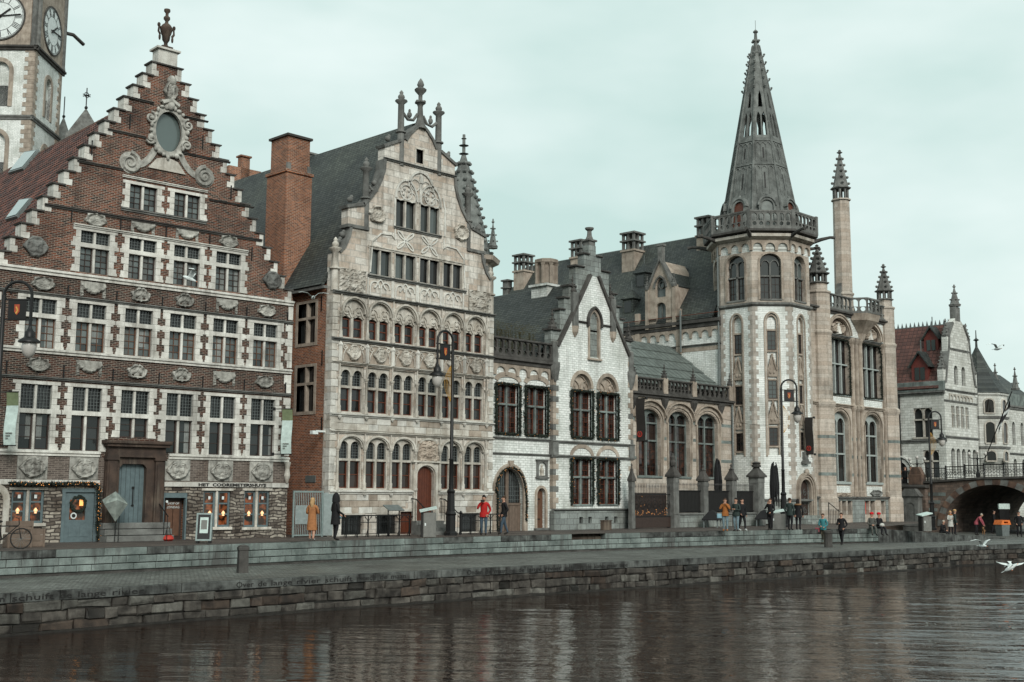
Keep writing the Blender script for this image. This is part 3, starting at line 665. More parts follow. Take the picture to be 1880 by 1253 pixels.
    for s in (-1, 1):
        e = p0+.28 if s < 0 else p1-.28
        g.box(e-.2, e+.2, -.28, .05, dz0-.1, 3.1, .015).box(e-.25, e+.25, -.33, .05, 3.1, 3.22).box(e-.27, e+.27, -.35, .05, dz0-.3, dz0-.1).box(e-.13, e+.13, -.31, -.27, dz0+.1, 2.95)
    g.box(p0+.05, p1-.05, -.30, .05, 3.22, 3.3).box(p0+.08, p1-.08, -.27, .05, 3.3, 3.62).box(p0-.02, p1+.02, -.42, .05, 3.62, 3.72).box(p0-.1, p1+.1, -.5, .05, 3.72, 3.86, .03)
    g.wall([(d0-.55, dz0), (d1_+.55, dz0), (d1_+.55, 3.22), (d0-.55, 3.22)], [[(d0, dz0+.001), (d1_, dz0+.001), (d1_, dz1-.18), (d1_-.14, dz1-.03), (d0+.14, dz1-.03), (d0, dz1-.18)]], -.16, .3)
    po = ob('portal', g, 'stone_brown', T, label='dark weathered stone doorcase with heavy cornice')
    dr = ob('door', G().box(d0+.003, (d0+d1_)/2-.006, .06, .12, dz0, dz1-.03).box((d0+d1_)/2+.006, d1_-.003, .06, .12, dz0, dz1-.03), 'paint_bluegrey', T, label='tall blue-grey double door')
    for k in range(1, 3):
        for h in (0, 1): ob('plank', G().box(-.004, .004, .052, .06, dz0+.02, dz1-.06), 'ink', dr, (d0+(d1_-d0)*(h*.5+k/6), 0, 0))
    mx_ = (d0+d1_)/2+.12; hz = (dz0+dz1)/2-.1
    ob('handle', G().box(mx_-.015, mx_+.015, .02, .05, hz-.3, hz+.3).prism(arc(mx_, hz+.34, .06, 0, 300, 5), .02, .05).prism(arc(mx_, hz-.34, .06, 0, 270, 3), .02, .05), 'iron', dr)
    # steps and low wall before the portal, hand rails
    g = G(); 
    for i in range(3): g.box(p0-.1+.0, p1+.1, -.55-.3*(2-i)*.6, -.02, i*.24, i*.24+.22, .015)
    ob('step', g, 'stone_grey', T)
    g = G()
    for s in (-1, 1):
        e = cxp+s*.98
        for q in range(4): g.tube([(e, -1.05+.28*q, .0+.16*q), (e, -1.05+.28*q, .95+.16*q)], .016, 5)
        g.tube([(e, -1.1, .95), (e, -.2, 1.48)], .022, 6)
    ob('handrail', g, 'iron', T)
    # shop fronts
    def shopwin(b, seed):
        a, c, z0, z1 = b; h = (a+c)/2
        g = G().box(h-.05, h+.05, .02, .2, z0, z1, .01).box(a-.1, c+.1, -.03, .2, z1, z1+.1, .01).box(a-.08, c+.08, -.08, .2, z0-.12, z0, .015)
        wn = ob('shop_window', g, 'stone_pale', T)
        for x0, x1 in ((a, h-.05), (h+.05, c)):
            light(wn, x0, x1, z0, z1, .12, 1, 3, .085, .06, 'paint_bluegrey', 'glass_shop', tilt=.004)
        rnd = random.Random(seed)
        for q in range(2):
            for lv in (0, 1):
                x = (a+h)/2 if q == 0 else (h+c)/2; z = z0+(z1-z0)*(.37 if lv == 0 else .80)
                if lv == 0: kid(wn, ob('display_bust', G().lathe([(.055, z-.09), (.035, z-.05), (.075, z+.0), (.06, z+.06), (.03, z+.08), (.03, z+.11)], x+rnd.uniform(-.04, .04), .095, 10), 'bust_glow', wn, smooth=True))  # busts emit light themselves, in place of shop lighting falling on them
                else: kid(wn, ob('price_card', G().box(x-.05, x+.05, .09, .095, z-.06, z+.07), 'white_paint', wn))
    shopwin(sw1, 1); shopwin(sw2, 2); shopwin(sw3, 3)
    a, b, z0, z1 = d1; h = (a+b)/2
    g = G().wall([(a, z0), (b, z0), (b, z1), (a, z1)], [[(a+.2, .82), (b-.32, .82), (b-.32, z1-.28), (a+.2, z1-.28)]], .05, .06)
    for q in (0, 1): x = a+.2+q*.42; g.box(x, x+.33, .035, .05, .2, .56)
    g.box(a-.12, a, -.02, .2, 0, z1+.1).box(b, b+.14, -.02, .2, 0, z1+.1).box(a-.14, b+.16, -.03, .2, z1, z1+.14)
    dr = ob('shop_door', g, 'paint_bluegrey', T, label='blue-grey glazed shop door hung with a wreath')
    ob('pane', G().box(a+.18, b-.3, .10, .105, .80, z1-.26), 'glass_shop', dr)
    g = G(); rnd = random.Random(3)
    for k in range(70):
        t_ = 2*PI*k/70; g.ball((h-.05+.27*math.cos(t_)+rnd.uniform(-.04, .04), .02, 1.42+.27*math.sin(t_)+rnd.uniform(-.04, .04)), .05, .04, .05, 5, 4)
    ob('wreath', g, 'garland', dr)
    ob('lantern', G().box(h+.02, h+.16, .08, .095, 1.35, 1.85), 'bulb', dr)
    g = G(); g.prism(arc(a+.36, .98, .12, 0, 345, 23), .03, .04); ob('door_sticker', g, 'white_paint', dr); ob('sticker_centre', G().prism(arc(a+.36, .98, .07, 0, 345, 23), .02, .03), 'ink', dr)
    a, b, z0, z1 = d2
    g = G().box(a, a+.14, .03, .2, 0, z1).box(b-.06, b, .03, .2, 0, z1).box(a+.14, b-.06, .03, .2, z1-.2, z1)
    dr = ob('shop_doorway', g, 'paint_bluegrey', T); ob('open_door', G().box(a+.14, b-.06, .35, .4, 0, z1-.2), 'wood_dark', dr); ob('door_panel', G().box(a+.35, a+.62, .30, .35, .15, 1.5).box(b-.45, b-.18, .30, .35, .15, 1.5), 'wood_brown', dr)
    text('shop_lettering', ['SHOP OP', 'ZONDAG'], .125, 'white_paint', dr, ((a+b)/2+.08, .28, z1-.47), lead=.15)
    ob('door_sticker', G().prism(arc(a+.22, z1-.35, .05, 0, 340, 17), .0, .02), 'white_paint', dr)
    # lintel bands with the house name
    bx0 = uz(295, 890)[0]
    bd = ob('lintel_band', G().box(bx0, UR+.02, -.06, .1, 2.10, 2.29, .008), 'stone_white', T); l0 = uz(363, 889)[0]; l1 = uz(487, 889)[0]
    ob('lintel_band', G().box(UL, p0-.1, -.06, .1, 2.12, 2.31, .008), 'stone_white', T)
    text('house_name', ['HET  COOREMETERSHUYS'], .165, 'ink', bd, ((l0+l1)/2, -.068, 2.135), width=l1-l0, ext=.008, bold=.006)
    # scroll brackets at the right corner, downpipe
    g = G(); g.tube([(UR-.1, -.1, z) for z in (2.3, 2.6, 2.9, 3.2)], .12, 7, rs=[.05, .13, .09, .15]); ob('corner_scroll', g, 'stone_pale', T)
    g = G(); g.lathe([(.3, 0), (.3, .5), (.24, .62), (.24, 2.0), (.34, 2.1)], UR-.3, .05, 10); 
    # arch fragment at the left edge
    ob('blind_arch', G().wall(arched(UL+.02, sw1[0]-.08, 0, 1.6, .55), [arched(UL+.2, sw1[0]-.3, .02, 1.5, .42)], -.05, .2), 'stone_pale', T)
    return T
def text(name, lines, size, mat, parent, loc, width=None, ext=.004, lead=.2, rot=(PI/2, 0, 0), bold=0.0):
    """flat lettering as a mesh part"""
    last = None
    for i, s in enumerate(lines):
        c = bpy.data.curves.new(name, 'FONT'); c.body = s; c.size = size; c.align_x = 'CENTER'; c.extrude = ext; c.offset = bold; c.resolution_u = 2
        o = bpy.data.objects.new('tmp', c); COL.objects.link(o); dg = bpy.context.evaluated_depsgraph_get(); me = bpy.data.meshes.new_from_object(o.evaluated_get(dg))
        bpy.data.objects.remove(o); me.materials.clear(); me.materials.append(MATS[mat])
        q = bpy.data.objects.new(name, me); COL.objects.link(q); q.parent = parent; q.location = (loc[0], loc[1], loc[2]-i*lead); q.rotation_euler = rot
        if width:
            xs = [v.co.x for v in me.vertices]; q.scale = (width/(max(xs)-min(xs)), 1, 1)
        last = q
    return last
HA = house_a()
# ================================================================ carved stone guild house
FB = Frame(32, 42.6, 0)
def house_b():
    T = thing('stone_guild_house', 'pale carved stone guild house with curved gable, arcaded windows and arched red door', 'house', FB.o, FB.a)
    W = 10.06; C = W/2; P = [.42+1.523*k for k in range(7)]
    out_l = [(0, 10.83), (0, 12.6), (.25, 12.68), (.55, 13.0), (.8, 13.55), (.86, 13.93), (.72, 13.97), (.72, 14.87), (1.55, 15.1), (1.95, 15.5), (2.3, 15.95), (2.58, 16.5), (2.74, 17.0), (2.78, 17.5), (2.78, 18.15), (3.7, 18.6), (4.05, 18.7), (4.3, 19.1), (4.65, 19.45), (5.03, 19.72)]
    outer = [(0, -.3), (W, -.3)]+[(W-x, z) for x, z in out_l[:-1]]+out_l[::-1]
    holes = []; g4 = [(2.0, 3.28), (3.52, 4.8), (5.05, 6.32), (6.57, 7.85)]; g2 = [(3.5, 4.75), (5.03, 6.27)]
    for k in range(6):
        x0, x1 = P[k], P[k+1]
        if k != 3: holes.append(arched(x0+.09, x1-.09, 2.06, 3.92, .5))
        holes += [[(x0+.09, 5.45), (x1-.09, 5.45), (x1-.09, 7.58), (x0+.09, 7.58)], arched(x0+.07, x1-.07, 8.82, 9.98, .68)]
    holes += [[(a, 11.93), (b, 11.93), (b, 13.1), (a, 13.1)] for a, b in g4]+[[(a, 14.43), (b, 14.43), (b, 15.72), (a, 15.72)] for a, b in g2]+[[(4.72, 17.75), (5.16, 17.75), (5.16, 18.42), (4.72, 18.42)]]
    dx0, dx1 = 5.12, 6.18
    holes.append(arched(dx0, dx1, .62, 2.75, .42))
    bw = [(.75, 2.0, .05, .92), (2.75, 4.0, .05, .92), (4.35-.2, 5.0, .02, 1.05), (7.9, 9.2, .05, .95)]
    holes += [[(a, c), (b, c), (b, d), (a, d)] for a, b, c, d in bw]
    ob('wall', G().wall(outer, holes, 0, .5, .3), 'ashlar', T)
    # proud facing blocks in the plain courses
    rnd = random.Random(5)
    for z0, z1, rows in ((4.68, 5.28, 2), (.98, 1.84, 3)):
        for r in range(rows):
            a = z0+(z1-z0)*r/rows; b = z0+(z1-z0)*(r+1)/rows; x = .02
            while x < W-.02:
                nx = min(W-.02, x+rnd.uniform(.38, .85)); 
                if W-.02-nx < .25: nx = W-.02
                if not (z1 < 3 and nx > dx0-.35 and x < dx1+.35): ob('ashlar_block', G().box(x+.007, nx-.007, -.03-rnd.uniform(0, .012), .02, a+.007, b-.007, .012), ('stone_pale', 'stone_pale', 'stone_tan', 'stone_white')[rnd.randrange(4)], T)
                x = nx
    # corner stones
    for e, s in ((0, 1), (W, -1)):
        z = .0; j = 0
        while z < 10.6:
            h = rnd.uniform(.26, .36); wd = .36 if j % 2 else .26
            ob('quoin', G().box(*sorted((e-s*.02, e+s*wd)), -.028-rnd.uniform(0, .012), .4 if j % 2 else .25, z+.008, z+h-.008, .012), 'stone_white' if rnd.random() < .6 else 'stone_pale', T); z += h; j += 1
    def course(z0, z1, d, mat='stone_pale', a=-.03, b=W+.03, nm='string_course'): return ob(nm, moulding(course_pr(z0, z1, d), a, b), mat, T)
    course(1.85, 2.02, .16, 'stone_white', -.03, dx0-.3); course(1.85, 2.02, .16, 'stone_white', dx1+.3, W+.03)
    course(4.54, 4.66, .14); course(5.28, 5.42, .17, 'stone_white'); course(7.64, 7.74, .13); course(8.66, 8.8, .18, 'stone_grey'); course(10.78, 10.92, .2, 'stone_grey'); course(11.76, 11.9, .13, 'stone_grey', 1.9, 8.1); course(14.28, 14.41, .12, 'stone_grey', 3.4, 6.4); course(17.48, 17.6, .13, 'stone_grey', 2.72, W-2.72); course(13.13, 13.26, .09, 'stone_pale', 1.9, 8.0)
    # --- row windows
    def bay_window(kind):
        hw = 1.523/2-.09; g = G()
        if kind == 1:
            o = arched(-hw, hw, 2.06, 3.92, .5); ls = [(-hw+.05, -.05), (.05, hw-.05)]
            hs = []
            for a, b in ls: hs += [[(a, 2.11), (b, 2.11), (b, 3.32), (a, 3.32)], arched(a+.02, b-.02, 3.42, 3.96, .24, 8)]
            g.wall(o, hs, .10, .14); p = ob('window', g, 'stone_pale', T)
            for a, b in ls:
                light(p, a, b, 2.11, 3.32, .24, 1, 2, .05, .045, 'wood_red', 'glass_brown'); light(p, a+.02, b-.02, 3.42, 4.2, .24, 3, 6, .02, .014, 'lead', 'glass_dark', rise=.24, cn='leaded_light')
        elif kind == 2:
            ls = [(-hw+.05, -.05), (.05, hw-.05)]; hs = []
            for a, b in ls: hs += [[(a, 5.52), (b, 5.52), (b, 6.57), (a, 6.57)], arched(a+.02, b-.02, 6.68, 7.15, .27, 8)]
            g.wall([(-hw, 5.45), (hw, 5.45), (hw, 7.58), (-hw, 7.58)], hs, .10, .14)
            for a, b in ls: g.band(arch_top(a-.0, b+.0, 7.12, .30, 10), .06, .05, .12)
            p = ob('window', g, 'stone_pale', T)
            for a, b in ls:
                light(p, a, b, 5.52, 6.57, .24, 1, 2, .05, .045, 'wood_red', 'glass_dark'); light(p, a+.02, b-.02, 6.68, 7.42, .24, 3, 6, .02, .014, 'lead', 'glass_dark', rise=.27, cn='leaded_light')
        else:
            hw = 1.523/2-.07; o = arched(-hw, hw, 8.82, 9.98, .68); ls = [(-hw+.05, -.05), (.05, hw-.05)]; hs = []
            for a, b in ls: hs += [[(a+.02, 8.88), (b-.02, 8.88), (b-.02, 9.74), ((a+b)/2, 9.86), (a+.02, 9.74)]]
            g.wall(o, hs, .12, .14)
            for a, b in ls:
                m_ = (a+b)/2; q = arched(a, b, 9.7, 9.8, .42, 12, 'ogee')[2:]; g.band(q, .05, .06, .14); g.band(arch_top(a, b, 9.98, .33, 10), .05, .07, .14); g.ball((m_, .1, 10.12), .10, .06, .12, 7, 5); g.ball((m_, .1, 9.93), .13, .05, .05, 7, 5); g.ball((m_, .1, 10.26), .06, .06, .05, 6, 4)
            p = ob('window', g, 'stone_pale', T)
            for a, b in ls: light(p, a+.02, b-.02, 8.88, 9.74, .26, 1, 2, .06, .055, 'wood_red', 'glass_dark')
        return p
    bm = (P[0]+P[1])/2; pr = {}
    for kind in (1, 2, 3):
        p = bay_window(kind); first = True
        for k in range(6):
            if kind == 1 and k == 3: continue
            c = (P[k]+P[k+1])/2
            if first: p.location = (c, 0, 0); first = False
            else: dup(p, T, (c, 0, 0), .012)
    # arches over rows one and three, colonnettes between bays
    ar1 = G(); ar1.band(arch_top(-.70, .70, 3.93, .53, 14), .09, -.10, .04); ar1.band(arch_top(-.62, .62, 3.93, .47, 14), .05, -.04, .06)
    ar3 = G(); ar3.band(arch_top(-.71, .71, 9.99, .71, 16), .08, -.12, .04); ar3.band(arch_top(-.63, .63, 9.99, .64, 16), .05, -.05, .06)
    a1 = ar1.mesh('arch_moulding', 'stone_pale'); a3 = ar3.mesh('arch_moulding', 'stone_pale')
    for k in range(6):
        c = (P[k]+P[k+1])/2; ob('arch_moulding', a1, None, T, (c, 0, 0)); ob('arch_moulding', a3, None, T, (c, 0, 0))
    for k in range(7):
        colonnette(T, P[k], 2.02, 3.88); colonnette(T, P[k], 5.42, 7.0); colonnette(T, P[k], 8.8, 9.94)
        [ob('shaft', G().tube([(P[k], -.06, za_), (P[k], -.06, zb_)], .032, 6), 'stone_pale', T) for za_, zb_ in ((3.9, 4.54), (7.0, 7.64), (9.95, 10.8))]
        g = G().lathe([(.09, 7.74), (.09, 8.42), (.12, 8.46), (.12, 8.5), (.02, 8.64)], P[k], -.07, 6); ob('pilaster', g, 'stone_white', T)
        g = G().lathe([(.02, 5.16), (.09, 5.26), (.09, 5.3)], P[k], -.12, 6); g.lathe([(.02, 1.74), (.09, 1.84), (.09, 1.88)], P[k], -.12, 6) if k not in (3, 4) else None; ob('corbel', g, 'stone_white', T)
    # heraldic panels
    for k in range(6):
        c = (P[k]+P[k+1])/2; p = ob('relief_panel', G().box(-.66, .66, -.02, .05, 7.76, 8.62), 'stone_tan', T, (c, 0, 0))
        g = moved(relief(.8, .78, .12, 10+k*1.7, 24, 22, 'shield'), 0, -.03, 8.18); ob('coat_of_arms', g, 'stone_pale', p)
        g = G()
        for s in (-1, 1): g.tube([(x, -.04, z) for x, z in spiral(s*.5, 8.42, .15, .03, 0, 1.2*s, 12)], .035, 5); g.tube([(s*.6, -.04, 7.8), (s*.56, -.06, 8.1), (s*.45, -.06, 8.3)], .03, 5)
        g.band([(-.6, 8.56), (-.3, 8.6), (0, 8.57), (.3, 8.6), (.6, 8.56)], .05, -.07, 0); ob('scrollwork', g, 'stone_pale', p)
    # door
    g = G(); 
    for off, y0 in ((.10, -.09), (.20, -.05)): g.band([(dx0-off, .6), (dx0-off, 2.75)]+arc((dx0+dx1)/2, 2.75, (dx1-dx0)/2+off, 180, 0, 14, .42+off*.9)+[(dx1+off, .6)], .09, y0, .05)
    g.box(dx0-.32, dx1+.32, -.12, .03, 3.34, 3.42)
    dr = ob('doorway', g, 'stone_pale', T); 
    dd = G()
    for i in range(7): x = dx0+(dx1-dx0)*i/7; dd.prism([(x+.006, .62), (x+(dx1-dx0)/7-.006, .62), (x+(dx1-dx0)/7-.006, 2.75+.40*math.sqrt(max(0, 1-((i+1)/3.5-1)**2))), (x+.006, 2.75+.40*math.sqrt(max(0, 1-(i/3.5-1)**2)))], .16, .21)
    door = ob('door', dd, 'wood_red', dr, label='arched red-brown plank door'); ob('backing', G().prism(arched(dx0, dx1, .62, 2.75, .42), .215, .22), 'wood_dark', dr)
    nc = (P[3]+P[4])/2; ob('niche_relief', moved(relief(1.25, .95, .16, 21.0, 26, 20, 'panel'), nc, .0, 3.88), 'stone_tan', T)
    # basement openings
    for i, (a, b, c, d) in enumerate(bw):
        g = G().box(a-.06, b+.06, -.03, .1, d, d+.14, .01); p = ob('basement_window', g, 'stone_pale', T)
        if i == 2:
            for q in range(4): ob('plank', G().box(a+(b-a)*q/4+.006, a+(b-a)*(q+1)/4-.006, .15, .2, c, d), 'wood_red', p)
        else:
            ob('pane', G().box(a, b, .25, .26, c, d), 'glass_dark', p); gr = G()
            for q in range(9): x = a+(b-a)*(q+.5)/9; gr.tube([(x, .14, c), (x, .14, d)], .011, 5)
            gr.tube([(a, .14, (c+d)/2), (b, .14, (c+d)/2)], .012, 5); ob('grille', gr, 'iron', p)
    # gable windows
    def gwin(a, b, z0, z1, gm, n=2):
        m_ = (a+b)/2; g = G().box(a-.05, a+.02, -.03, .2, z0, z1).box(b-.02, b+.05, -.03, .2, z0, z1).box(m_-.045, m_+.045, -.01, .2, z0, z1, .015) if n == 2 else G().box(a-.08, a, -.03, .2, z0-.08, z1+.08).box(b, b+.08, -.03, .2, z0-.08, z1+.08).box(a, b, -.03, .2, z1, z1+.08)
        g.box(a-.06, b+.06, -.04, .2, z1, z1+.05); p = ob('window', g, 'stone_pale', T)
        for x0, x1 in (((a+.02, m_-.045), (m_+.045, b-.02)) if n == 2 else ((a, b),)): light(p, x0, x1, z0, z1, .16, 1, 1, .025, .02, 'iron', gm)
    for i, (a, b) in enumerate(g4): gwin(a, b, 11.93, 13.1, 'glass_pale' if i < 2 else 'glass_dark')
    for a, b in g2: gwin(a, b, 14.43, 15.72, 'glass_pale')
    gwin(4.72, 5.16, 17.75, 18.42, 'glass_dark', 1)
    # blind tracery of the gable
    g = G()
    for a, b in g4:
        m_ = (a+b)/2
        for c in ((a+m_)/2, (m_+b)/2): g.band(arch_top(c-.27, c+.27, 11.3, .3, 10), .06, -.06, .02); g.band([(c-.27, 10.95), (c-.27, 11.3)], .05, -.05, .02)
        g.band(arched(a+.28, b-.28, 11.1, 11.3, .4, 10, 'ogee')[2:], .06, -.07, .02); g.band([(a-.08, 10.95), (a-.08, 11.74)], .08, -.05, .02); g.band([(b+.08, 10.95), (b+.08, 11.74)], .08, -.05, .02)
    ob('tracery', g, 'stone_white', T)
    for a, b in g2:
        c = (a+b)/2; g = G()
        for s in (-1, 1):
            for q in (-1, 1): g.band(arc(c+s*.46, 13.84+q*.36, .42, 90 if s*q > 0 else 180, 0, 1) if False else [(c+s*.5*t_, 13.78+q*(.42*(1-(1-t_)**2))) for t_ in [i/6 for i in range(7)]], .06, -.06, .02); g.band([(c+s*(.5-.5*(1-t_)**2), 13.78+q*.42*t_) for t_ in [i/6 for i in range(7)]], .06, -.055, .02)
        ob('tracery', g, 'stone_white', T)
    for s in (-1, 1): g = G().band([(C+s*1.55, 14.25), (C+s*1.55, 13.75), (C+s*1.75, 13.95), (C+s*2.4, 13.9), (C+s*2.9, 13.45), (C+s*3.0, 12.0)], .07, -.06, .02); ob('tracery', g, 'stone_white', T)
    g = G()
    for a, b in g2:
        c = (a+b)/2; g.band(arch_top(c-.68, c+.68, 15.78, .95, 14), .09, -.09, .02); g.band(arc(c, 16.15, .36, 0, 360, 16), .06, -.06, .02, True)
        for q in range(4): t_ = PI/2*q+.6; g.ball((c+.2*math.cos(t_), -.04, 16.15+.2*math.sin(t_)), .08, .05, .08, 6, 5)
        for s in (-1, 1): g.band(arc(c+s*.36, 15.95, .24, 0, 360, 12), .05, -.05, .02, True)
    g.band(arch_top(C-.78, C+.78, 16.45, .85, 16), .10, -.09, .02); g.band([(C, 15.75), (C, 17.2)], .14, -.06, .02); g.band(arc(C-.34, 16.62, .28, 0, 360, 14), .05, -.05, .02, True); g.band(arc(C+.34, 16.62, .28, 0, 360, 14), .05, -.05, .02, True); g.box(C-.1, C+.1, -.1, 0, 16.75, 17.1)
    g.band([(C-1.6, 14.4), (C-1.6, 15.75), (C-1.45, 16.3)], .08, -.06, .02); g.band([(C+1.6, 14.4), (C+1.6, 15.75), (C+1.45, 16.3)], .08, -.06, .02)
    ob('tracery', g, 'stone_white', T)
    # figures and eagle carvings
    for i, (u, z, ww, hh) in enumerate(((1.02, 11.45, 1.5, 1.05), (W-1.02, 11.45, 1.5, 1.05))):
        g = moved(relief(ww, hh, .16, 31+i*2.3, 30, 22, 'panel'), u, 0, z)
        ob('ship_relief', g, 'stone_pale', T)
    for u in (2.35, W-2.35): ob('eagle_relief', moved(relief(1.05, .95, .17, 40.2+u, 26, 22, 'shell'), u, 0, 14.75), 'stone_pale', T)
    # copings along the outline
    def cope(pts, nm='coping'):
        g = G(); m_ = [(W-x, z) for x, z in pts]
        for q in (pts, m_): ob(nm, G().band(q, .14, -.09, .55), 'stone_grey', T)
    cope(out_l[2:6]); cope(out_l[8:14]); cope([(.60, 14.85), (1.6, 15.12)]); cope([(2.68, 18.13), (3.75, 18.64)]); cope(out_l[16:]); cope([(.66, 13.97), (1.9, 13.99)])
    for s in (0, 1):
        def mx(x): return x if not s else W-x
        for x, z in ((.35, 13.1), (.95, 15.15), (2.35, 16.2), (2.0, 15.75), (3.1, 18.5), (.55, 13.45)):
            ob('crocket', G().ball((0, .2, .1), .16, .14, .14, 7, 5).ball((.08, .2, .24), .09, .09, .10, 6, 5), 'stone_grey', T, (mx(x), 0, z), smooth=True)
        # pinnacle shafts
        for x, za, zb in ((.12, 10.9, 13.35), (1.78, 13.9, 17.4), (3.82, 17.4, 21.15)):
            zc = zb-.55; g = G(); g.lathe([(.17, za), (.17, (za+zc)/2), (.26, (za+zc)/2+.04), (.26, (za+zc)/2+.1), (.16, (za+zc)/2+.14), (.15, zc-.15), (.3, zc-.02), (.3, zc+.04), (.13, zc+.1), (.17, zc+.2), (.15, zc+.28), (.08, zc+.36), (.10, zc+.44), (.02, zb)], mx(x), .1, 10)
            ob('pinnacle', g, 'stone_grey' if za > 13 else 'stone_pale', T, smooth=True)
        g = G(); g.tube([(mx(x), .1, z) for x, z in ((3.95, 20.05), (4.25, 19.8), (4.6, 19.85), (4.85, 20.2))], .08, 6); g.ball((mx(4.35), .1, 20.05), .13, .12, .16, 7, 5); g.ball((mx(4.35), .1, 20.25), .07, .07, .1, 6, 5); ob('flying_scroll', g, 'stone_grey', T)
        g = G(); g.tube([(mx(x), .1, z) for x, z in ((1.95, 16.1), (2.1, 15.92), (2.35, 15.95), (2.55, 16.35))], .07, 6); ob('flying_scroll', g, 'stone_grey', T)
    g = G().lathe([(.32, 19.5), (.16, 20.0), (.12, 20.6), (.16, 20.72), (.28, 20.8), (.1, 20.95), (.1, 21.2), (.28, 21.4), (.3, 21.5), (.12, 21.6), (.18, 21.72), (.12, 21.9), (.02, 22.05)], C, .1, 8); 
    for q in range(6): t_ = 2*PI*q/6; g.ball((C+.2*math.cos(t_), .1+.2*math.sin(t_), 20.85), .09, .09, .09, 6, 5)
    ob('finial', g, 'stone_grey', T, smooth=True)
    # roof and side wall
    RZ = 19.75
    for s in (-1, 1):
        e = -.25 if s < 0 else W+.25; pts = [(C, .45, RZ), (C, 17, RZ), (e, 17, 11.1), (e, .45, 11.1)]
        ob('roof', G().slab(pts if s > 0 else pts[::-1], .15), 'slate', T)
    ob('ridge', G().tube([(C, .45, RZ+.03), (C, 17, RZ+.03)], .1, 6), 'stone_dark', T)
    ob('rear_wall', G().box(.3, W-.3, 16, 16.5, 0, 11).prism([(.3, 11), (W-.3, 11), (C, RZ-.1)], 16, 16.5), 'brick_orange', T)
    sw = [(1.35, 2.68, 8.67, 10.5), (1.33, 2.65, 5.54, 7.57)]
    ob('side_wall', side(G().wall([(.5, -.3), (16, -.3), (16, 11.25), (.5, 11.25)], [[(a, c), (b, c), (b, d), (a, d)] for a, b, c, d in sw], 0, .4, .25), .04), 'brick_orange', T, label='orange brick side wall')
    ob('side_wall', G().box(W-.35, W-.02, .5, 16, -.3, 11.2), 'brick_orange', T)
    ob('eaves_gutter', G().box(-.32, -.1, .3, 16.5, 11.0, 11.12), 'stone_grey', T)
    for a, b, c, d in sw:
        m_ = (a+b)/2; tr = c+(d-c)*.62; g = G().box(a-.18, a, -.02, .2, c-.15, d+.12).box(b, b+.18, -.02, .2, c-.15, d+.12).box(a, b, -.02, .2, d, d+.12).box(a, b, -.03, .2, c-.15, c).box(m_-.06, m_+.06, .0, .2, c, d, .01).box(a, b, .005, .2, tr-.06, tr+.06)
        p = ob('side_window', side(g, .04), 'stone_tan', T)
        for x0, x1 in ((a, m_-.06), (m_+.06, b)):
            for z0, z1 in ((c, tr-.06), (tr+.06, d)): ob('pane', side(G().box(x0, x1, .18, .19, z0, z1), .04), 'glass_dark', p)
    ob('dormer', G().prism([(.2, 11.9), (.85, 11.9), (.5, 12.5)], .9, 1.6).slab([(.1, .8, 11.85), (.1, 1.7, 11.85), (.9, 1.7, 12.7), (.9, .8, 12.7)], .06), 'slate', T)
    for y, z in ((.9, 10.4), (.75, 7.9), (.65, 4.9)): ob('wall_anchor', side(G().box(-.02, .02, -.04, 0, -.35, .35), .04, y), 'iron', T, (0, 0, z))
    ob('security_camera', side(G().box(.35, .42, -.5, .0, 4.55, 4.63).box(.3, .5, -.75, -.45, 4.45, 4.6), .04), 'white_paint', T); ob('plaque', side(G().box(1.0, 1.75, -.03, 0, 2.35, 2.65), .04), 'iron_grey', T)
    # tall brick chimney
    g = G().box(-.3, 1.18, 3.5, 5.1, 10.4, 16.95).box(-.36, 1.24, 3.44, 5.16, 16.95, 17.1).box(-.18, 1.08, 3.6, 5.0, 17.1, 18.75); ch = ob('chimney', g, 'brick_orange', T, label='tall orange brick chimney stack')
    ob('cap', G().box(-.28, 1.18, 3.5, 5.1, 18.75, 18.86), 'stone_dark', ch); ob('flashing', G().box(1.18, 1.3, 3.4, 5.2, 11.5, 13.4), 'lead', ch)
    for u in (-.2, .95): ob('corner_block', G().box(u, u+.2, 3.56, 3.7, 17.1, 17.45), 'stone_grey', ch)
    ob('low_chimney', G().box(C-.4, C+.4, 9, 9.8, 19.4, 20.0).box(C-.48, C+.48, 8.92, 9.88, 20.0, 20.1), 'stone_grey', T)
    return T
HB = house_b()
# ================================================================ white glazed-brick house with a stepped gable, and the arched hall beside it
FC = Frame(42, 43.3, 0); FD = Frame(42, 46.5, 0)
def garland_frame(p, pts, r, seed, mat='garland', lights=24, nm='garland'):
    """evergreen rope of needle tufts along a closed or open path of (x,y,z)"""
    rnd = random.Random(seed); pts = [Vector(q) for q in pts]; g = G(); lg = G()
    seg = []; 
    for a, b in zip(pts, pts[1:]): seg.append((a, b, (b-a).length))
    tot = sum(s[2] for s in seg); n = int(tot/.03)
    def at(d):
        for a, b, l in seg:
            if d <= l: return a+(b-a)*(d/l)
            d -= l
        return pts[-1]
    for i in range(n):
        c = at(tot*(i+rnd.random())/n)
        for q in range(4):
            d = Vector((rnd.gauss(0, 1), rnd.gauss(0, 1), rnd.gauss(0, 1))).normalized(); e = d.orthogonal().normalized()*.034
            o = c+d*r*.25; tip = c+d*r*rnd.uniform(.7, 1.5); g.add([o-e, o+e, tip], [(0, 1, 2)])
    g.tube([tuple(at(tot*i/max(8, int(tot/.15)))) for i in range(max(8, int(tot/.15))+1)], r*.38, 5)
    o = ob(nm, g, mat, p)
    for i in range(lights):
        c = at(tot*rnd.random()); lg.ball((c.x+rnd.uniform(-r, r)*.6, c.y-r*.75, c.z+rnd.uniform(-r, r)*.6), .011, .011, .011, 4, 3)
    if lights: q = ob('fairy_lights', lg, 'bulb', p); q['kind'] = 'stuff'
    return o
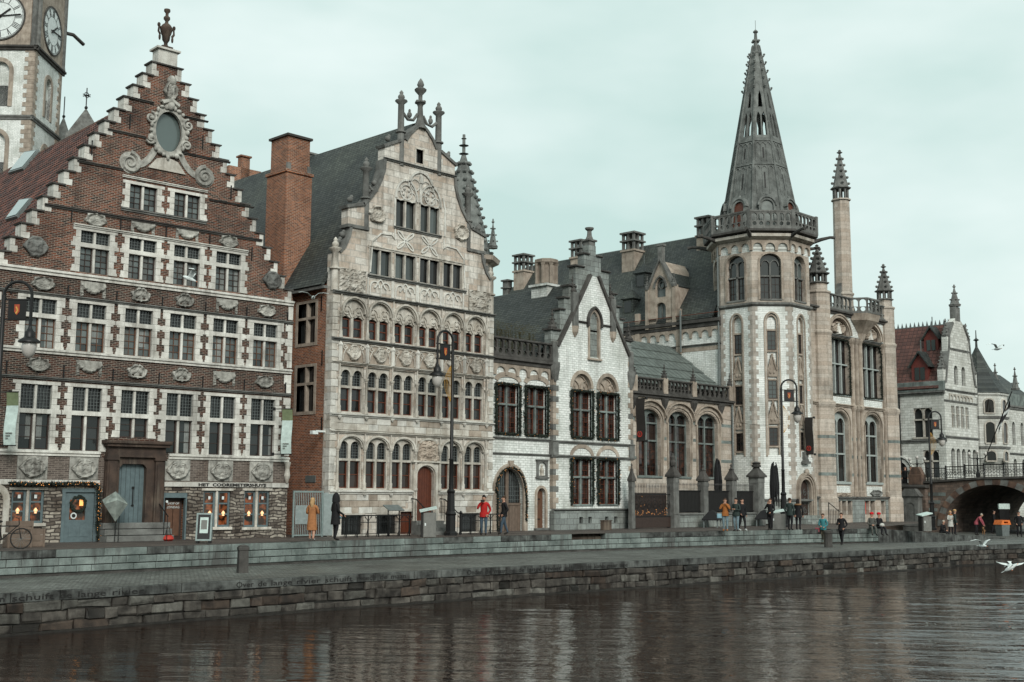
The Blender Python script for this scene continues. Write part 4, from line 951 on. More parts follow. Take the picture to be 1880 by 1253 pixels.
def cross_window(T, x0, x1, z0, z1, tr, y=.2, sm='stone_teal', fm='wood_red', gm='glass_brown', nx=2, nz=(4, 6), rise=0, mul=1, d0=.06, surround=None, nm='window'):
    """stone cross window with leaded casements, depth y"""
    g = G(); w_ = (x1-x0)/(mul+1); 
    for i in range(1, mul+1): g.box(x0+w_*i-.055, x0+w_*i+.055, d0, y+.06, z0, z1-(0 if not rise else .0), .02)
    for t_ in (tr if isinstance(tr, (list, tuple)) else [tr]): g.box(x0, x1, d0-.01, y+.05, t_-.055, t_+.055, .02)
    g.box(x0-.06, x1+.06, -.07, y, z0-.1, z0, .02)
    if surround: 
        k = int((z1-z0)/.3)
        for s in (-1, 1):
            e = x0 if s < 0 else x1
            for j in range(k): a = z0+(z1-z0)*j/k; g.box(*sorted((e, e+s*(.26 if j % 2 else .14))), -.025, .1, a+.005, a+(z1-z0)/k-.005, .006)
    p = ob(nm, g, sm, T); trs = [z0]+list(tr if isinstance(tr, (list, tuple)) else [tr])+[z1]
    for i in range(mul+1):
        a = x0+w_*i+(.055 if i else 0); b = x0+w_*(i+1)-(.055 if i < mul else 0)
        for j in range(len(trs)-1):
            c = trs[j]+(.055 if j else 0); d = trs[j+1]-(.055 if j < len(trs)-2 else 0); top = j == len(trs)-2
            light(p, a, b, c, d, y, nx, nz[min(j, len(nz)-1)], .05, .022, fm, gm, rise=rise if top else 0, panes=not (top and rise))
    return p
def frieze(x0, x1, n, z0, z1, d=.12):
    """corbelled blind-arch frieze"""
    g = G(); w_ = (x1-x0)/n; hs = []; h = z1-z0
    pts = [(x0, z1), (x0, z0)]
    for i in range(n):
        a, b = x0+w_*i, x0+w_*(i+1); t = w_*.12
        pts += [(a+t, z0)]+[(x, z) for x, z in arc((a+b)/2, z0+h*.28, w_/2-t, 180, 0, 8, h*.45)]+[(b-t, z0)]
    pts += [(x1, z0), (x1, z1)]
    return g.prism(pts, -d, .02)
def house_c():
    T = thing('white_brick_house', 'white glazed brick house with grey stepped gable and garlanded windows', 'house', FC.o, FC.a)
    # left part
    x0, x1 = .06, 5.2; lw = [(1.18, 2.72), (3.36, 4.88)]
    holes = [[(a, 5.0), (b, 5.0), (b, 7.5), (a, 7.5)] for a, b in lw]+[arched(1.08, 3.2, -.2, 1.95, 1.28, 14), arched(4.14, 4.82, .12, 1.85, .36)]
    ob('wall', G().wall([(x0, -.3), (x1, -.3), (x1, 9.0), (x0, 9.0)], holes, .1, .5, .3), 'white_brick', T)
    ob('wall', G().box(x0, x1, .6, 9, -.3, 8.95), 'grey_ashlar', T)
    # gable part, proud
    gx0, gx1, C = 5.2, 12.0, 8.58; gw = [(6.76, 8.32), (8.97, 10.53)]; inner = [(5.3, 10.0), (5.72, 10.0), (8.32, 14.1), (8.84, 14.1), (11.45, 10.0), (11.9, 10.0)]
    holes = [[(a, 5.0), (b, 5.0), (b, 7.5), (a, 7.5)] for a, b in gw]+[arched(a, b, 7.55, 7.75, .78, 12) for a, b in gw]+[[(a, 1.36), (b, 1.36), (b, 3.8), (a, 3.8)] for a, b in gw]+[arched(8.2, 8.96, 9.5, 11.45, .62, 10, 'point')]
    ob('gable_wall', G().wall([(gx0, 1.0), (gx1, 1.0)]+[inner[-1], inner[-2], inner[3], inner[2], inner[1], inner[0]], holes, -.12, .6, .28), 'white_brick', T)
    st = [(5.12, 10.72), (5.87, 11.9), (6.21, 12.6), (6.56, 13.3), (7.14, 14.5), (7.85, 15.3)]
    L_ = [(5.12, 9.0)]
    for i, (x, z) in enumerate(st): L_ += [(x, z), ((st[i+1][0] if i < len(st)-1 else 8.28), z)]
    L_ += [(8.28, 15.9)]; outer = L_+[(2*C-x, z) for x, z in L_[::-1]]
    ob('stepped_gable', G().prism(outer, -.02, .45), 'grey_ashlar', T)
    for i, (x, z) in enumerate(st):
        nx = st[i+1][0] if i < len(st)-1 else 8.28
        for m_ in (0, 1):
            a, b = (x-.1, nx+.0) if not m_ else (2*C-nx, 2*C-x+.1)
            ob('coping', G().box(a, b, -.14, .55, z-.0, z+.10, .03), 'stone_dark', T)
    for s in (-1, 1):
        def mx(x): return x if s < 0 else 2*C-x
        ob('raking_coping', G().band([(mx(5.5), 9.85), (mx(6.85), 11.9), (mx(8.25), 14.15)], .16, -.26, .1), 'stone_dark', T)
        ob('finial', moved(pinnacle(.2, 0, .9, 2, False, 6), mx(5.3), .05, 10.75), 'stone_dark', T); ob('finial', moved(pinnacle(.2, 0, .8, 2, False, 6), mx(6.95), .05, 12.95), 'stone_dark', T)
        ob('shaft', G().box(mx(6.95)-.22, mx(6.95)+.22, -.24, .1, 11.1, 13.0, .02), 'stone_grey', T); ob('corbel', G().lathe([(.05, 10.5), (.2, 10.75), (.24, 11.1)], mx(6.95), -.12, 8), 'stone_tan', T)
        # corner piers of the gable part
        e = mx(5.33); ob('corner_pier', G().box(e-.22, e+.22, -.22, .1, 4.0, 4.7), 'stone_grey', T); ob('corner_pier', G().box(e-.2, e+.2, -.2, .1, 8.9, 10.1, .02).lathe([(.1, 7.9), (.24, 8.3), (.3, 8.7), (.3, 8.95)], e, -.1, 8), 'stone_grey', T)
    ob('gable_finial', G().box(C-.27, C+.27, .0, .42, 15.25, 16.2).box(C-.36, C+.36, -.08, .5, 16.15, 16.25).lathe([(.24, 16.25), (.14, 16.5), (.12, 16.75), (.24, 16.85), (.26, 16.95)], C, .2, 8), 'stone_grey', T)
    g = moulding(course_pr(11.33, 11.45, .12), 7.1, 8.05); ob('string_course', g, 'stone_dark', T, (0, -.12, 0)); ob('string_course', moulding(course_pr(11.33, 11.45, .12), 9.1, 10.06), 'stone_dark', T, (0, -.12, 0))
    # quoins and tan window dressings
    rnd = random.Random(9)
    for e, s, y in ((gx0, 1, -.15), (gx1, -1, -.15)):
        z = 1.12; j = 0
        while z < 9.9:
            h = .30; wd = .42 if j % 2 else .22; ob('quoin', G().box(*sorted((e-s*.02, e+s*wd)), y, .1, z+.006, z+h-.006, .01), 'stone_tan' if rnd.random() < .6 else 'stone_grey', T); z += h; j += 1
    # windows
    def win(a, b, z0, z1, y, gl, closed=True, seed=0, zt=None):
        p = cross_window(T, a, b, z0, z1, z0+(z1-z0)*.60, .22, nz=(5, 3), nx=2, sm='stone_teal', surround=True); p.location = (0, y, 0)
        zb = z0-.02; q = [(a-.1, -.06, zb), (a-.12, -.06, z1+.05), (b+.12, -.06, z1+.05), (b+.1, -.06, zb)]
        if closed: q.append(q[0])
        garland_frame(p, q, .16, seed, lights=16)
    for i, (a, b) in enumerate(lw): win(a, b, 5.0, 7.5, .1, True, seed=i)
    for i, (a, b) in enumerate(gw):
        win(a, b, 5.0, 7.5, -.12, True, seed=5+i); win(a, b, 1.36, 3.8, -.12, True, False, 9+i)
        g = G().band(arch_top(a-.08, b+.08, 7.72, .88, 14), .2, -.17, 0); ob('arch_moulding', g, 'stone_tan', T)
        p = ob('tympanum', G().prism(arched(a, b, 7.56, 7.75, .76, 12), .08, .12), 'stone_tan', T); g = G(); m_ = (a+b)/2
        for c in ((a+m_)/2, (m_+b)/2): g.band(arch_top(c-.36, c+.36, 7.62, .5, 10, 'point'), .05, .0, .1); g.ball((c, .04, 7.85), .1, .06, .13, 6, 5)
        g.band(arch_top(a+.3, b-.3, 7.95, .45, 10), .05, .0, .1); ob('tracery', g, 'stone_tan', p)
        ob('relieving_arch', G().band(arch_top(a-.12, b+.12, 3.9, .62, 12), .22, -.16, 0), 'stone_tan', T)
    for a, b in lw: ob('relieving_arch', G().band(arch_top(a-.1, b+.1, 7.72, .34, 10), .26, .05, .12), 'stone_tan', T)
    # lancet of the gable
    p = ob('lancet', G().band([(8.13, 9.45), (8.13, 11.45)]+arch_top(8.13, 9.03, 11.45, .72, 10, 'point')[::-1]+[(9.03, 9.45)], .15, -.16, .1).box(8.0, 9.16, -.26, .1, 9.32, 9.44, .02).box(8.2, 8.96, -.02, .15, 10.95, 11.05), 'stone_tan', T)
    ob('hood_mould', G().band([(8.0, 11.2)]+arch_top(8.0, 9.16, 11.45, .88, 12, 'point')[::-1]+[(9.16, 11.2)], .12, -.28, -.1), 'stone_dark', p)
    ob('tympanum', G().prism(arched(8.2, 8.96, 11.05, 11.45, .6, 10, 'point'), .0, .05), 'stone_pale', p); light(p, 8.2, 8.96, 9.5, 10.95, .1, 2, 4, .05, .02, 'wood_red', 'glass_brown')
    # strings, plinth
    def course(z0, z1, d, mat, a, b, y=0): return ob('string_course', moulding(course_pr(z0, z1, d), a, b), mat, T, (0, y, 0))
    course(4.68, 4.8, .12, 'stone_grey', x0, x1, .1); course(3.9, 4.0, .10, 'stone_grey', x0, x1, .1); course(4.62, 4.76, .14, 'stone_grey', gx0-.1, gx1+.05, -.12); course(3.86, 4.0, .14, 'stone_grey', gx0-.1, gx1+.05, -.12)
    vents = [FC.uz(880+x/3.915, 680+1090/3.915)[0] for x in (700, 765, 885, 950)]
    ob('plinth', G().wall([(gx0-.1, -.3), (gx1+.05, -.3), (gx1+.05, 1.0), (gx0-.1, 1.0)], [[(v-.15, .33), (v+.15, .33), (v+.15, .68), (v-.15, .68)] for v in vents], -.32, .3, .25), 'grey_ashlar', T, label='grey stone plinth with small square vents')
    for v in vents: ob('vent', G().box(v-.15, v+.15, -.15, -.14, .33, .68), 'ink', T)
    course(1.0, 1.12, .3, 'stone_grey', gx0-.1, gx1+.06, -.12)
    # left part: frieze, cornice, balustrade
    ob('corbel_frieze', frieze(.1, 5.12, 6, 8.0, 8.6, .10), 'stone_tan', T, (0, .1, 0)); course(8.6, 8.98, .3, 'stone_dark', x0, x1-.05, .1)
    balustrade(T, .1, 5.12, .0, 8.98, 9.96, 11)
    # doors
    g = G(); g.band([(1.0, .0), (1.0, 1.95)]+arch_top(1.0, 3.28, 1.95, 1.37, 16)[::-1]+[(3.28, .0)], .28, .03, .14); g.box(.9, 1.12, .0, .2, 0, .35).box(3.16, 3.4, .0, .2, 0, .35); g.prism([(2.04, 3.25), (2.24, 3.25), (2.3, 3.6), (1.98, 3.6)], -.05, .1)
    dw = ob('archway', g, 'stone_tan', T); dg = G(); m_ = 2.14
    dg.box(m_-.1, m_+.1, .28, .36, 0, 3.2).prism(arched(1.08, 3.2, 0, 1.95, 1.26, 14), .38, .4); dg.box(1.1, 3.18, .29, .35, 1.32, 1.42)
    gate = ob('gate', dg, 'wood_weather', dw, label='arched weathered wood gate with glazed top'); 
    for i in range(10): x = 1.1+i*.21; ob('plank', G().box(x, x+.195, .33, .37, 0, 1.32), 'wood_weather', dw) if abs(x+.1-m_) > .12 else None
    for a, b in ((1.16, 2.02), (2.26, 3.12)):
        lp = [(a, 1.45), (b, 1.45)]+[(x, 1.95+1.2*math.sqrt(max(0, 1-((x-m_)/1.03)**2))) for x in [b+(a-b)*i/8 for i in range(9)]]
        ob('pane', G().prism(lp, .345, .35), 'glass_dark', dw); gr = G()
        for i in range(1, 6): x = a+(b-a)*i/6; gr.box(x-.009, x+.009, .32, .34, 1.45, 1.95+1.18*math.sqrt(max(0, 1-((x-m_)/1.04)**2)))
        for j in range(5): gr.box(a, b, .32, .34, 1.6+j*.22-.008, 1.6+j*.22+.008) if j < 4 else None
        ob('grille', gr, 'lead', dw)
    garland_frame(dw, [(1.2, .0, .0), (1.16, .0, 1.9)]+[(x, .0, z) for x, z in arc(2.14, 1.95, 1.1, 175, 5, 12, 1.32)]+[(3.32, .0, 1.6), (3.3, .0, .5)], .12, 21, lights=40)
    g = G(); g.band([(4.08, .1), (4.08, 1.85)]+arch_top(4.08, 4.88, 1.85, .43, 12)[::-1]+[(4.88, .1)], .13, .02, .14); sd = ob('doorway', g, 'stone_tan', T)
    for i in range(4): ob('plank', G().box(4.14+i*.17, 4.14+i*.17+.162, .28, .33, .12, 1.85+.33*math.sqrt(max(0, 1-((i+.5)/2-1)**2))), 'wood_brown', sd)
    ob('hinge', G().box(4.16, 4.6, .26, .28, .55, .61).box(4.16, 4.6, .26, .28, 1.6, 1.66), 'iron', sd); ob('notice', G().box(4.2, 4.45, .26, .275, 1.32, 1.5), 'ink', sd); ob('sill', G().box(3.95, 5.0, -.1, .2, 0, .12, .02), 'stone_grey', sd)
    n0 = ob('niche', G().wall([(4.12, 2.8), (4.94, 2.8), (4.94, 3.66), (4.12, 3.66)], [arched(4.24, 4.82, 2.86, 3.3, .28)], .0, .12).box(4.05, 5.0, -.06, .12, 3.66, 3.72).box(4.05, 5.0, -.04, .12, 2.7, 2.8), 'stone_grey', T); ob('statuette', G().lathe([(.16, 2.86), (.12, 3.0), (.15, 3.15), (.09, 3.26), (.05, 3.3)], 4.53, .1, 8).ball((4.53, .09, 3.38), .075, .07, .09, 7, 5), 'stone_pale', n0)
    ob('wall_lamp', G().lathe([(.02, 2.2), (.16, 2.0), (.03, 2.35)], .2, -.35, 8).tube([(.2, .1, 2.3), (.2, -.35, 2.35)], .02, 5), 'iron', T)
    # roof behind the gable: slope faces the quay's upstream side; octagonal chimney on its ridge
    RZ = 13.75
    for s in (-1, 1):
        e = C+s*4.3; pts = [(C, .4, RZ), (C, 19, RZ), (e, 19, 8.9), (e, .4, 8.9)]; ob('roof', G().slab(pts if s > 0 else pts[::-1], .12), 'slate', T)
    ob('ridge', G().box(C-.14, C+.14, .4, 19, RZ-.06, RZ+.06), 'lead', T)
    ob('rear_wall', G().box(5.2, 12, 15, 15.3, 0, 9).prism([(4.5, 8.9), (12.6, 8.9), (C, RZ-.1)], 18.6, 18.9), 'grey_ashlar', T); ob('side_wall', G().box(11.75, 11.98, .4, 19, -.3, 9.2), 'grey_ashlar', T)
    yr, zr = Frame(42+C, 43.3, 90).uz(1003, 540); k = 1.0
    zr -= .75; ch = ob('chimney', G().box(C-.62, C+.62, yr-.62, yr+.62, 11.5, zr+1.1).box(C-.74, C+.74, yr-.74, yr+.74, zr+1.1, zr+1.25), 'white_brick', T, label='short octagonal stone chimney on a white brick base')
    g = G().lathe([(.58, zr+1.25), (.58, zr+2.4), (.74, zr+2.55), (.74, zr+2.72), (.6, zr+2.78)], C, yr, 8, PI/8)
    for q in range(8): t_ = PI/4*q; g.lathe([(.1, zr+1.3), (.1, zr+2.35), (.15, zr+2.5)], C+.62*math.cos(t_+PI/8), yr+.62*math.sin(t_+PI/8), 6)
    ob('chimney_shaft', g, 'stone_tan', ch)
    # bamboo in planters on the flat roof
    rnd = random.Random(4)
    for q in range(6):
        g = G(); cx_ = .7+q*.78; 
        for i in range(420):
            h = rnd.uniform(.1, 1.0); z = 9.0+h*2.0; sp = .32*(.5+h*.7); x = cx_+rnd.gauss(0, sp); y = 1.2+rnd.gauss(0, .3); a = rnd.uniform(0, 6.28); l = rnd.uniform(.08, .2); d = Vector((math.cos(a), math.sin(a), rnd.uniform(-.8, .3))).normalized()*l; e = d.orthogonal().normalized()*.02
            p_ = Vector((x, y, z)); g.add([p_-e, p_+e, p_+d], [(0, 1, 2)])
        st_ = G()
        for i in range(9): x = cx_+rnd.gauss(0, .2); st_.tube([(x, 1.2+rnd.gauss(0, .2), 9.0), (x+rnd.gauss(0, .15), 1.2, 10.6)], .012, 4)
        b_ = thing('bamboo_shrub', ['brownish bamboo clump on the flat roof next to the guild house wall', 'thin brownish bamboo clump in the middle of the roof terrace row', 'brownish bamboo clump on the flat roof beside the stepped gable'][0 if q == 0 else 2 if q == 5 else 1], 'shrub', FC.o, 0, 'bamboo on the flat roof'); ob('foliage', g, 'plant', b_); ob('stem', st_, 'plant', b_)
    return T
HC = house_c()
def banner(name, label, loc, rz, w_, h_, mats, arm=.1, logo=None):
    T = thing(name, label, 'banner', loc, rz)
    n = 8; g = G()
    for i in range(n):
        z0, z1 = -h_*i/n, -h_*(i+1)/n; b0, b1 = .05*math.sin(i*.8), .05*math.sin((i+1)*.8)
        g.add([(0, b0, z0), (w_, b0+.02, z0), (w_, b1+.02, z1), (0, b1, z1), (0, b0+.01, z0), (w_, b0+.03, z0), (w_, b1+.03, z1), (0, b1+.01, z1)], [(0, 1, 2, 3), (7, 6, 5, 4), (0, 3, 7, 4), (1, 5, 6, 2)], 1 if (i < 2 and len(mats) > 1) else 0)
    ob('cloth', g, list(mats), T)
    if len(mats) == 1:
        for y in (-.07, .10): ob('emblem', G().band(arc(w_/2, -h_*.84, .15, 100, 440, 18), .05, y, y+.006).band([(w_/2, -h_*.84-.1), (w_/2, -h_*.84+.08)], .05, y, y+.006), 'red_ink', T)
    for z in (.02, -h_-.02): ob('bracket', G().tube([(-arm, .01, z), (w_+.03, .01, z)], .022, 5).box(-arm-.05, -arm+.03, -.06, .08, z-.07, z+.07), 'iron', T)
    return T
# ---------------------------------------------------------------- arched hall
def hall_d():
    T = thing('arched_hall', 'low tan stone hall with three tall arched windows and green glass roof', 'hall', FD.o, FD.a)
    uz = FD.uz; U0 = 12.5; U1 = 69.0-42; wl = [(uz(1171.2, 830)[0], uz(1205.7, 830)[0]), (uz(1227.4, 830)[0], uz(1259.3, 830)[0]), (uz(1281, 830)[0], uz(1311.7, 830)[0])]
    zb = uz(1190, 874)[1]; zt = uz(1188, 751.5)[1]; t1 = uz(1188, 776)[1]; t2 = uz(1188, 808.5)[1]; holes = []; ops = []
    for a, b in wl: ops.append((a, b+.42))
    for a, b in ops: holes.append(arched(a, b, zb, zt-.75, .78, 14))
    ob('wall', G().wall([(U0, -.3), (U1, -.3), (U1, 8.3), (U0, 8.3)], holes, 0, .5, .42), 'tan_ashlar', T)
    for i, (a, b) in enumerate(ops):
        m_ = (a+b)/2; g = G(); hw = (b-a)/2; ls = [(a+.08, m_-.06), (m_+.06, b-.08)]; hs = []
        for x0, x1 in ls: hs += [[(x0, zb+.03), (x1, zb+.03), (x1, t2-.05), (x0, t2-.05)], [(x0, t2+.05), (x1, t2+.05), (x1, t1-.05), (x0, t1-.05)], arched(x0, x1, t1+.05, zt-.55, .36, 8)]
        g.wall(arched(a, b, zb, zt-.75, .78, 14), hs, .26, .12); g.box(a-.1, b+.1, -.08, .3, zb-.14, zb, .02)
        p = ob('window', g, 'stone_teal', T)
        for x0, x1 in ls:
            light(p, x0, x1, zb+.03, t2-.05, .40, 2, 4, .03, .02, 'wood_dark', 'glass_lit', tilt=.006); light(p, x0, x1, t2+.05, t1-.05, .40, 2, 2, .03, .02, 'wood_dark', 'glass_brown', tilt=.006); light(p, x0, x1, t1+.05, zt-.19, .40, 2, 2, .03, .02, 'wood_dark', 'glass_dark', rise=.36)
        g = G()
        for off, y0 in ((.10, -.04), (.26, -.09)): g.band([(a-off*.4, zb), (a-off*.4, zt-.75)]+arc(m_, zt-.75, hw+off, 180, 0, 16, .78+off)+[(b+off*.4, zb)], .11, y0, .1)
        ob('arch_moulding', g, 'stone_tan', T)
        ob('hood_mould', G().band(arc(m_, zt-.55, hw+.42, 178, 2, 18, 1.12), .10, -.2, .02), 'stone_tan', T)
    for i in range(4):
        x = ops[0][0]-.45+i*(ops[1][0]-ops[0][0]); ob('corbel', G().lathe([(.04, 7.2), (.2, 7.6), (.3, 7.9), (.3, 8.0)], x, -.05, 8), 'stone_dark', T)
    for z in (zb+1.0, zb+2.3, zb+3.4): ob('pale_course', G().box(U0, ops[0][0]-.1, -.008, .05, z, z+.2), 'stone_teal', T)
    for i in range(3):
        for z in (zb+1.0, zb+2.3, zb+3.4): ob('pale_course', G().box(ops[i][1]+.2, (ops[i+1][0]-.2 if i < 2 else U1), -.008, .05, z, z+.2), 'stone_teal', T)
    ob('cornice', moulding(course_pr(8.0, 8.3, .3), U0, U1), 'stone_dark', T)
    pst = [ops[0][0]-.45+i*(ops[1][0]-ops[0][0]) for i in range(4)]; pst[3] = U1-.3
    for i in range(3): balustrade(T, pst[i]+.22, pst[i+1]-.22, -.05, 8.3, 9.25, 7)
    for i, x in enumerate(pst): ob('pedestal', G().box(x-.22, x+.22, -.22, .14, 8.3, 9.32, .02), 'stone_tan', T); ob('finial', moved(pinnacle(.16, 0, .75, 2, False, 6), x, -.05, 9.3), 'stone_dark', T)
    # ribbed roof in overlapping strips
    y0, z0, y1, z1 = .4, 8.9, 5.2, 12.5; n = 5
    for i in range(n):
        a, b = i/n, (i+1.06)/n; ya, za, yb, zb_ = y0+(y1-y0)*a, z0+(z1-z0)*a+.08, y0+(y1-y0)*b, z0+(z1-z0)*b
        s = ob('roof_strip', G().slab([(U0, ya, za), (U1+.2, ya, za), (U1+.2, yb, zb_), (U0, yb, zb_)], .09), 'copper', T)
        g = G()
        for k in range(26): x = U0+(U1-U0)*(k+.5)/26; g.tube([(x, ya, za+.015), (x, yb, zb_+.015)], .014, 4)
        ob('standing_seam', g, 'lead', s)
    ob('rear_roof', G().slab([(U0, y1, z1), (U1, y1, z1), (U1, 10, 9), (U0, 10, 9)], .1), 'copper', T); ob('downpipe', G().tube([(U1-.15, -.12, 0.5), (U1-.15, -.12, 8.2)], .06, 6), 'lead', T)
    return T
HD = hall_d()
banner('dark_banner', 'narrow black banner with red emblem hanging at the white house corner', FC.o+Vector((12.02, -1.0, 7.35)), R(90), .62, 2.4, ['banner_dark'])
# ================================================================ corner tower, wing and post facade
TC = Vector((72.2, 46.04, 0)); AP = 3.14; SD = 2.6
def oct_face(g, k, ap=AP):
    """place geometry drawn on a front (x along, y inwards) on the tower face whose outward normal has angle k degrees"""
    n = Vector((math.cos(R(k)), math.sin(R(k)))); t_ = Vector((-n.y, n.x)); q = G()
    q.v = [(n.x*(ap-y)+t_.x*x, n.y*(ap-y)+t_.y*x, z) for x, y, z in g.v]; q.f = list(g.f); q.m = list(g.m); return q
def tower():
    T = thing('octagonal_tower', 'white brick octagonal corner tower with balustrade and tall grey openwork stone spire', 'tower', TC, 0)
    h = SD/2; lan = [(11.72, 13.06), (8.4, 9.66), (5.22, 6.45)]
    for k in range(0, 360, 45):
        vis = k in (135, 180, 225, 270, 315); dz = {180: -.35, 225: 0, 270: -.25}.get(k, 0)
        holes = []
        if vis: holes = [arched(-.42, .42, 4.6, 13.65, .6, 12)]
        if k == 270: holes = [arched(-.42, .42, 4.9, 13.65, .6, 12), arched(-.75, .75, .55, 2.3, .75, 12)]
        ob('shaft_wall', oct_face(G().wall([(-h, -.3), (h, -.3), (h, 14.75), (-h, 14.75)], holes, 0, .3, .3), k), 'white_brick', T)
        if vis:
            p = ob('window_strip', oct_face(G().prism(arched(-.42, .42, 4.6, 13.65, .6, 12), .24, .26), k), 'white_brick', T)
            g = G(); g.band([(-.5, 4.5), (-.5, 13.65)]+arch_top(-.5, .5, 13.65, .68, 12)[::-1]+[(.5, 4.5)], .11, -.05, .2); g.band([(-.37, 4.6), (-.37, 13.65)]+arch_top(-.37, .37, 13.65, .5, 12)[::-1]+[(.37, 4.6)], .08, .06, .24)
            ob('jamb', oct_face(g, k), 'stone_tan', p)
            for i, (z0, z1) in enumerate(lan):
                z0 += dz*(1 if i else .5); z1 += dz*(1 if i else .5)
                g = G().box(-.34, .34, .12, .24, z1, z1+.12).box(-.34, .34, .1, .24, z0-.1, z0).box(-.34, -.29, .16, .24, z0, z1).box(.29, .34, .16, .24, z0, z1)
                ob('stone_frame', oct_face(g, k), 'stone_tan', p)
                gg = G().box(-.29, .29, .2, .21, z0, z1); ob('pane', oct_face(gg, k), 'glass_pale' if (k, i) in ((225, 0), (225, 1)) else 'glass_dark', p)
                gb = G().box(-.29, -.25, .17, .2, z0, z1).box(.25, .29, .17, .2, z0, z1).box(-.25, .25, .17, .2, z1-.04, z1).box(-.25, .25, .17, .2, z0, z0+.08).box(-.012, .012, .18, .2, z0, z1)
                for j in range(1, 4): gb.box(-.25, .25, .18, .2, z0+(z1-z0)*j/4-.012, z0+(z1-z0)*j/4+.012)
                ob('casement', oct_face(gb, k), 'wood_dark', p)
                if i < 2:
                    zo = z0-1.35 if i == 0 else z0-1.25; g = G().prism(arched(-.33, .33, zo-.45, zo, .9, 12, 'ogee'), .1, .24); g.band(arched(-.34, .34, zo-.5, zo, .95, 12, 'ogee')[2:], .08, .02, .2); g.ball((0, .1, zo+1.0), .1, .08, .14, 6, 5)
                    for s in (-1, 1): g.ball((s*.15, .06, zo+.45), .07, .05, .07, 5, 4); g.ball((s*.12, .08, zo-.15), .09, .05, .12, 6, 5)
                    ob('ogee_hood', oct_face(g, k), 'stone_tan', p)
        # quoins at the corner
        c0 = R(k+22.5); cr_ = AP/math.cos(R(22.5)); z = 1.7; j = 0
        if 100 < k < 340:
            while z < 14.6:
                hh = .31; wd = .35 if j % 2 else .19
                g = merge(oct_face(G().box(h-wd, h+.006, -.022, .15, z+.006, z+hh-.006), k), oct_face(G().box(-h-.006, -h+wd, -.022, .15, z+.006, z+hh-.006), k+45))
                ob('quoin', g, 'stone_quoin', T); z += hh; j += 1
        # plinth, strings, cornices (rings in eight straight pieces)
        def ring(z0, z1, d, mat, nm, ap=AP):
            hh = (ap+d)*math.tan(R(22.5)); g = G(); g.add([(-h*1.0, .0, z0), (h, .0, z0), (hh, -d, z0+(z1-z0)*.5), (-hh, -d, z0+(z1-z0)*.5), (hh, -d, z1), (-hh, -d, z1), (h, .0, z1+.03), (-h, .0, z1+.03)], [(0, 1, 2, 3), (3, 2, 4, 5), (5, 4, 6, 7)]); ob(nm, oct_face(g, k, ap), mat, T)
        ring(14.72, 15.0, .16, 'stone_grey', 'string_course'); ring(1.45, 1.65, .14, 'stone_grey', 'plinth_course')
        ob('plinth', oct_face(G().box(-h-.05, h+.05, -.12, .1, -.3, 1.5) if k != 270 else G().box(-h-.05, -.8, -.12, .1, -.3, 1.5).box(.8, h+.05, -.12, .1, -.3, 1.5), k), 'grey_ashlar', T)
        # belvedere stage
        wn = arched(-.72, .72, 15.25, 17.85, .55, 12)
        ob('stage_wall', oct_face(G().wall([(-h, 15.0), (h, 15.0), (h, 18.55), (-h, 18.55)], [wn] if vis else [], 0, .3, .35), k), 'tan_ashlar', T)
        ob('upper_wall', oct_face(G().box(-h, h, .02, .3, 18.55, 19.35), k), 'white_brick', T)
        ob('corbel_frieze', oct_face(frieze(-h, h, 3, 18.62, 19.35, .12), k), 'stone_tan', T)
        if vis:
            g = G(); g.band([(-.80, 15.2), (-.80, 17.85)]+arch_top(-.80, .80, 17.85, .64, 12)[::-1]+[(.80, 15.2)], .14, -.05, .1); ob('arch_moulding', oct_face(g, k), 'stone_tan', T)
            g = G().box(-.055, .055, .14, .3, 15.25, 17.85).box(-.72, .72, .14, .3, 16.82, 16.92); g.band(arch_top(-.6, -.02, 17.6, .38, 8), .06, .16, .28); g.band(arch_top(.02, .6, 17.6, .38, 8), .06, .16, .28); g.box(-.75, .75, -.06, .3, 15.15, 15.26)
            p = ob('belvedere_window', oct_face(g, k), 'stone_grey', T)
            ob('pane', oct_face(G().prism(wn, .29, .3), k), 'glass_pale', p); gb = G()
            for a, b in ((-.7, -.055), (.055, .7)):
                gb.box(a, a+.05, .24, .29, 15.26, 16.82).box(b-.05, b, .24, .29, 15.26, 16.82).box(a, b, .24, .29, 15.26, 15.32).box(a, b, .24, .29, 16.76, 16.82)
                gb.box((a+b)/2-.012, (a+b)/2+.012, .25, .28, 15.3, 16.8)
                for j in (1, 2): gb.box(a, b, .25, .28, 15.26+j*.52-.012, 15.26+j*.52+.012)
            ob('casement', oct_face(gb, k), 'wood_dark', p)
        ring(19.35, 19.75, .45, 'stone_pale', 'cornice'); ring(19.75, 20.05, .62, 'stone_dark', 'cornice')
        # balustrade
        A2 = AP+.5; h2 = A2*math.tan(R(22.5)); pr = ob('balustrade', oct_face(G().box(-h2, h2, -.1, .12, 21.22, 21.34).box(-h2, h2, -.09, .1, 20.05, 20.2), k, A2), 'stone_grey', T)
        w_ = (2*h2-.24)/6; 
        for i in range(6):
            bm_ = baluster_mesh(w_, 1.04, .14, 'stone_grey'); n = Vector((math.cos(R(k)), math.sin(R(k)))); t_ = Vector((-n.y, n.x)); x = -h2+.12+w_*(i+.5); ob('baluster', bm_, None, pr, (n.x*A2+t_.x*x, n.y*A2+t_.y*x, 20.19), (0, 0, R(k+90)))
        ob('post', oct_face(G().box(h2-.12, h2+.12, -.12, .12, 20.05, 21.4), k, A2), 'stone_grey', T)
        # gargoyles
        a = R(k+22.5); r0 = AP/math.cos(R(22.5))+.3; d = Vector((math.cos(a), math.sin(a), 0))
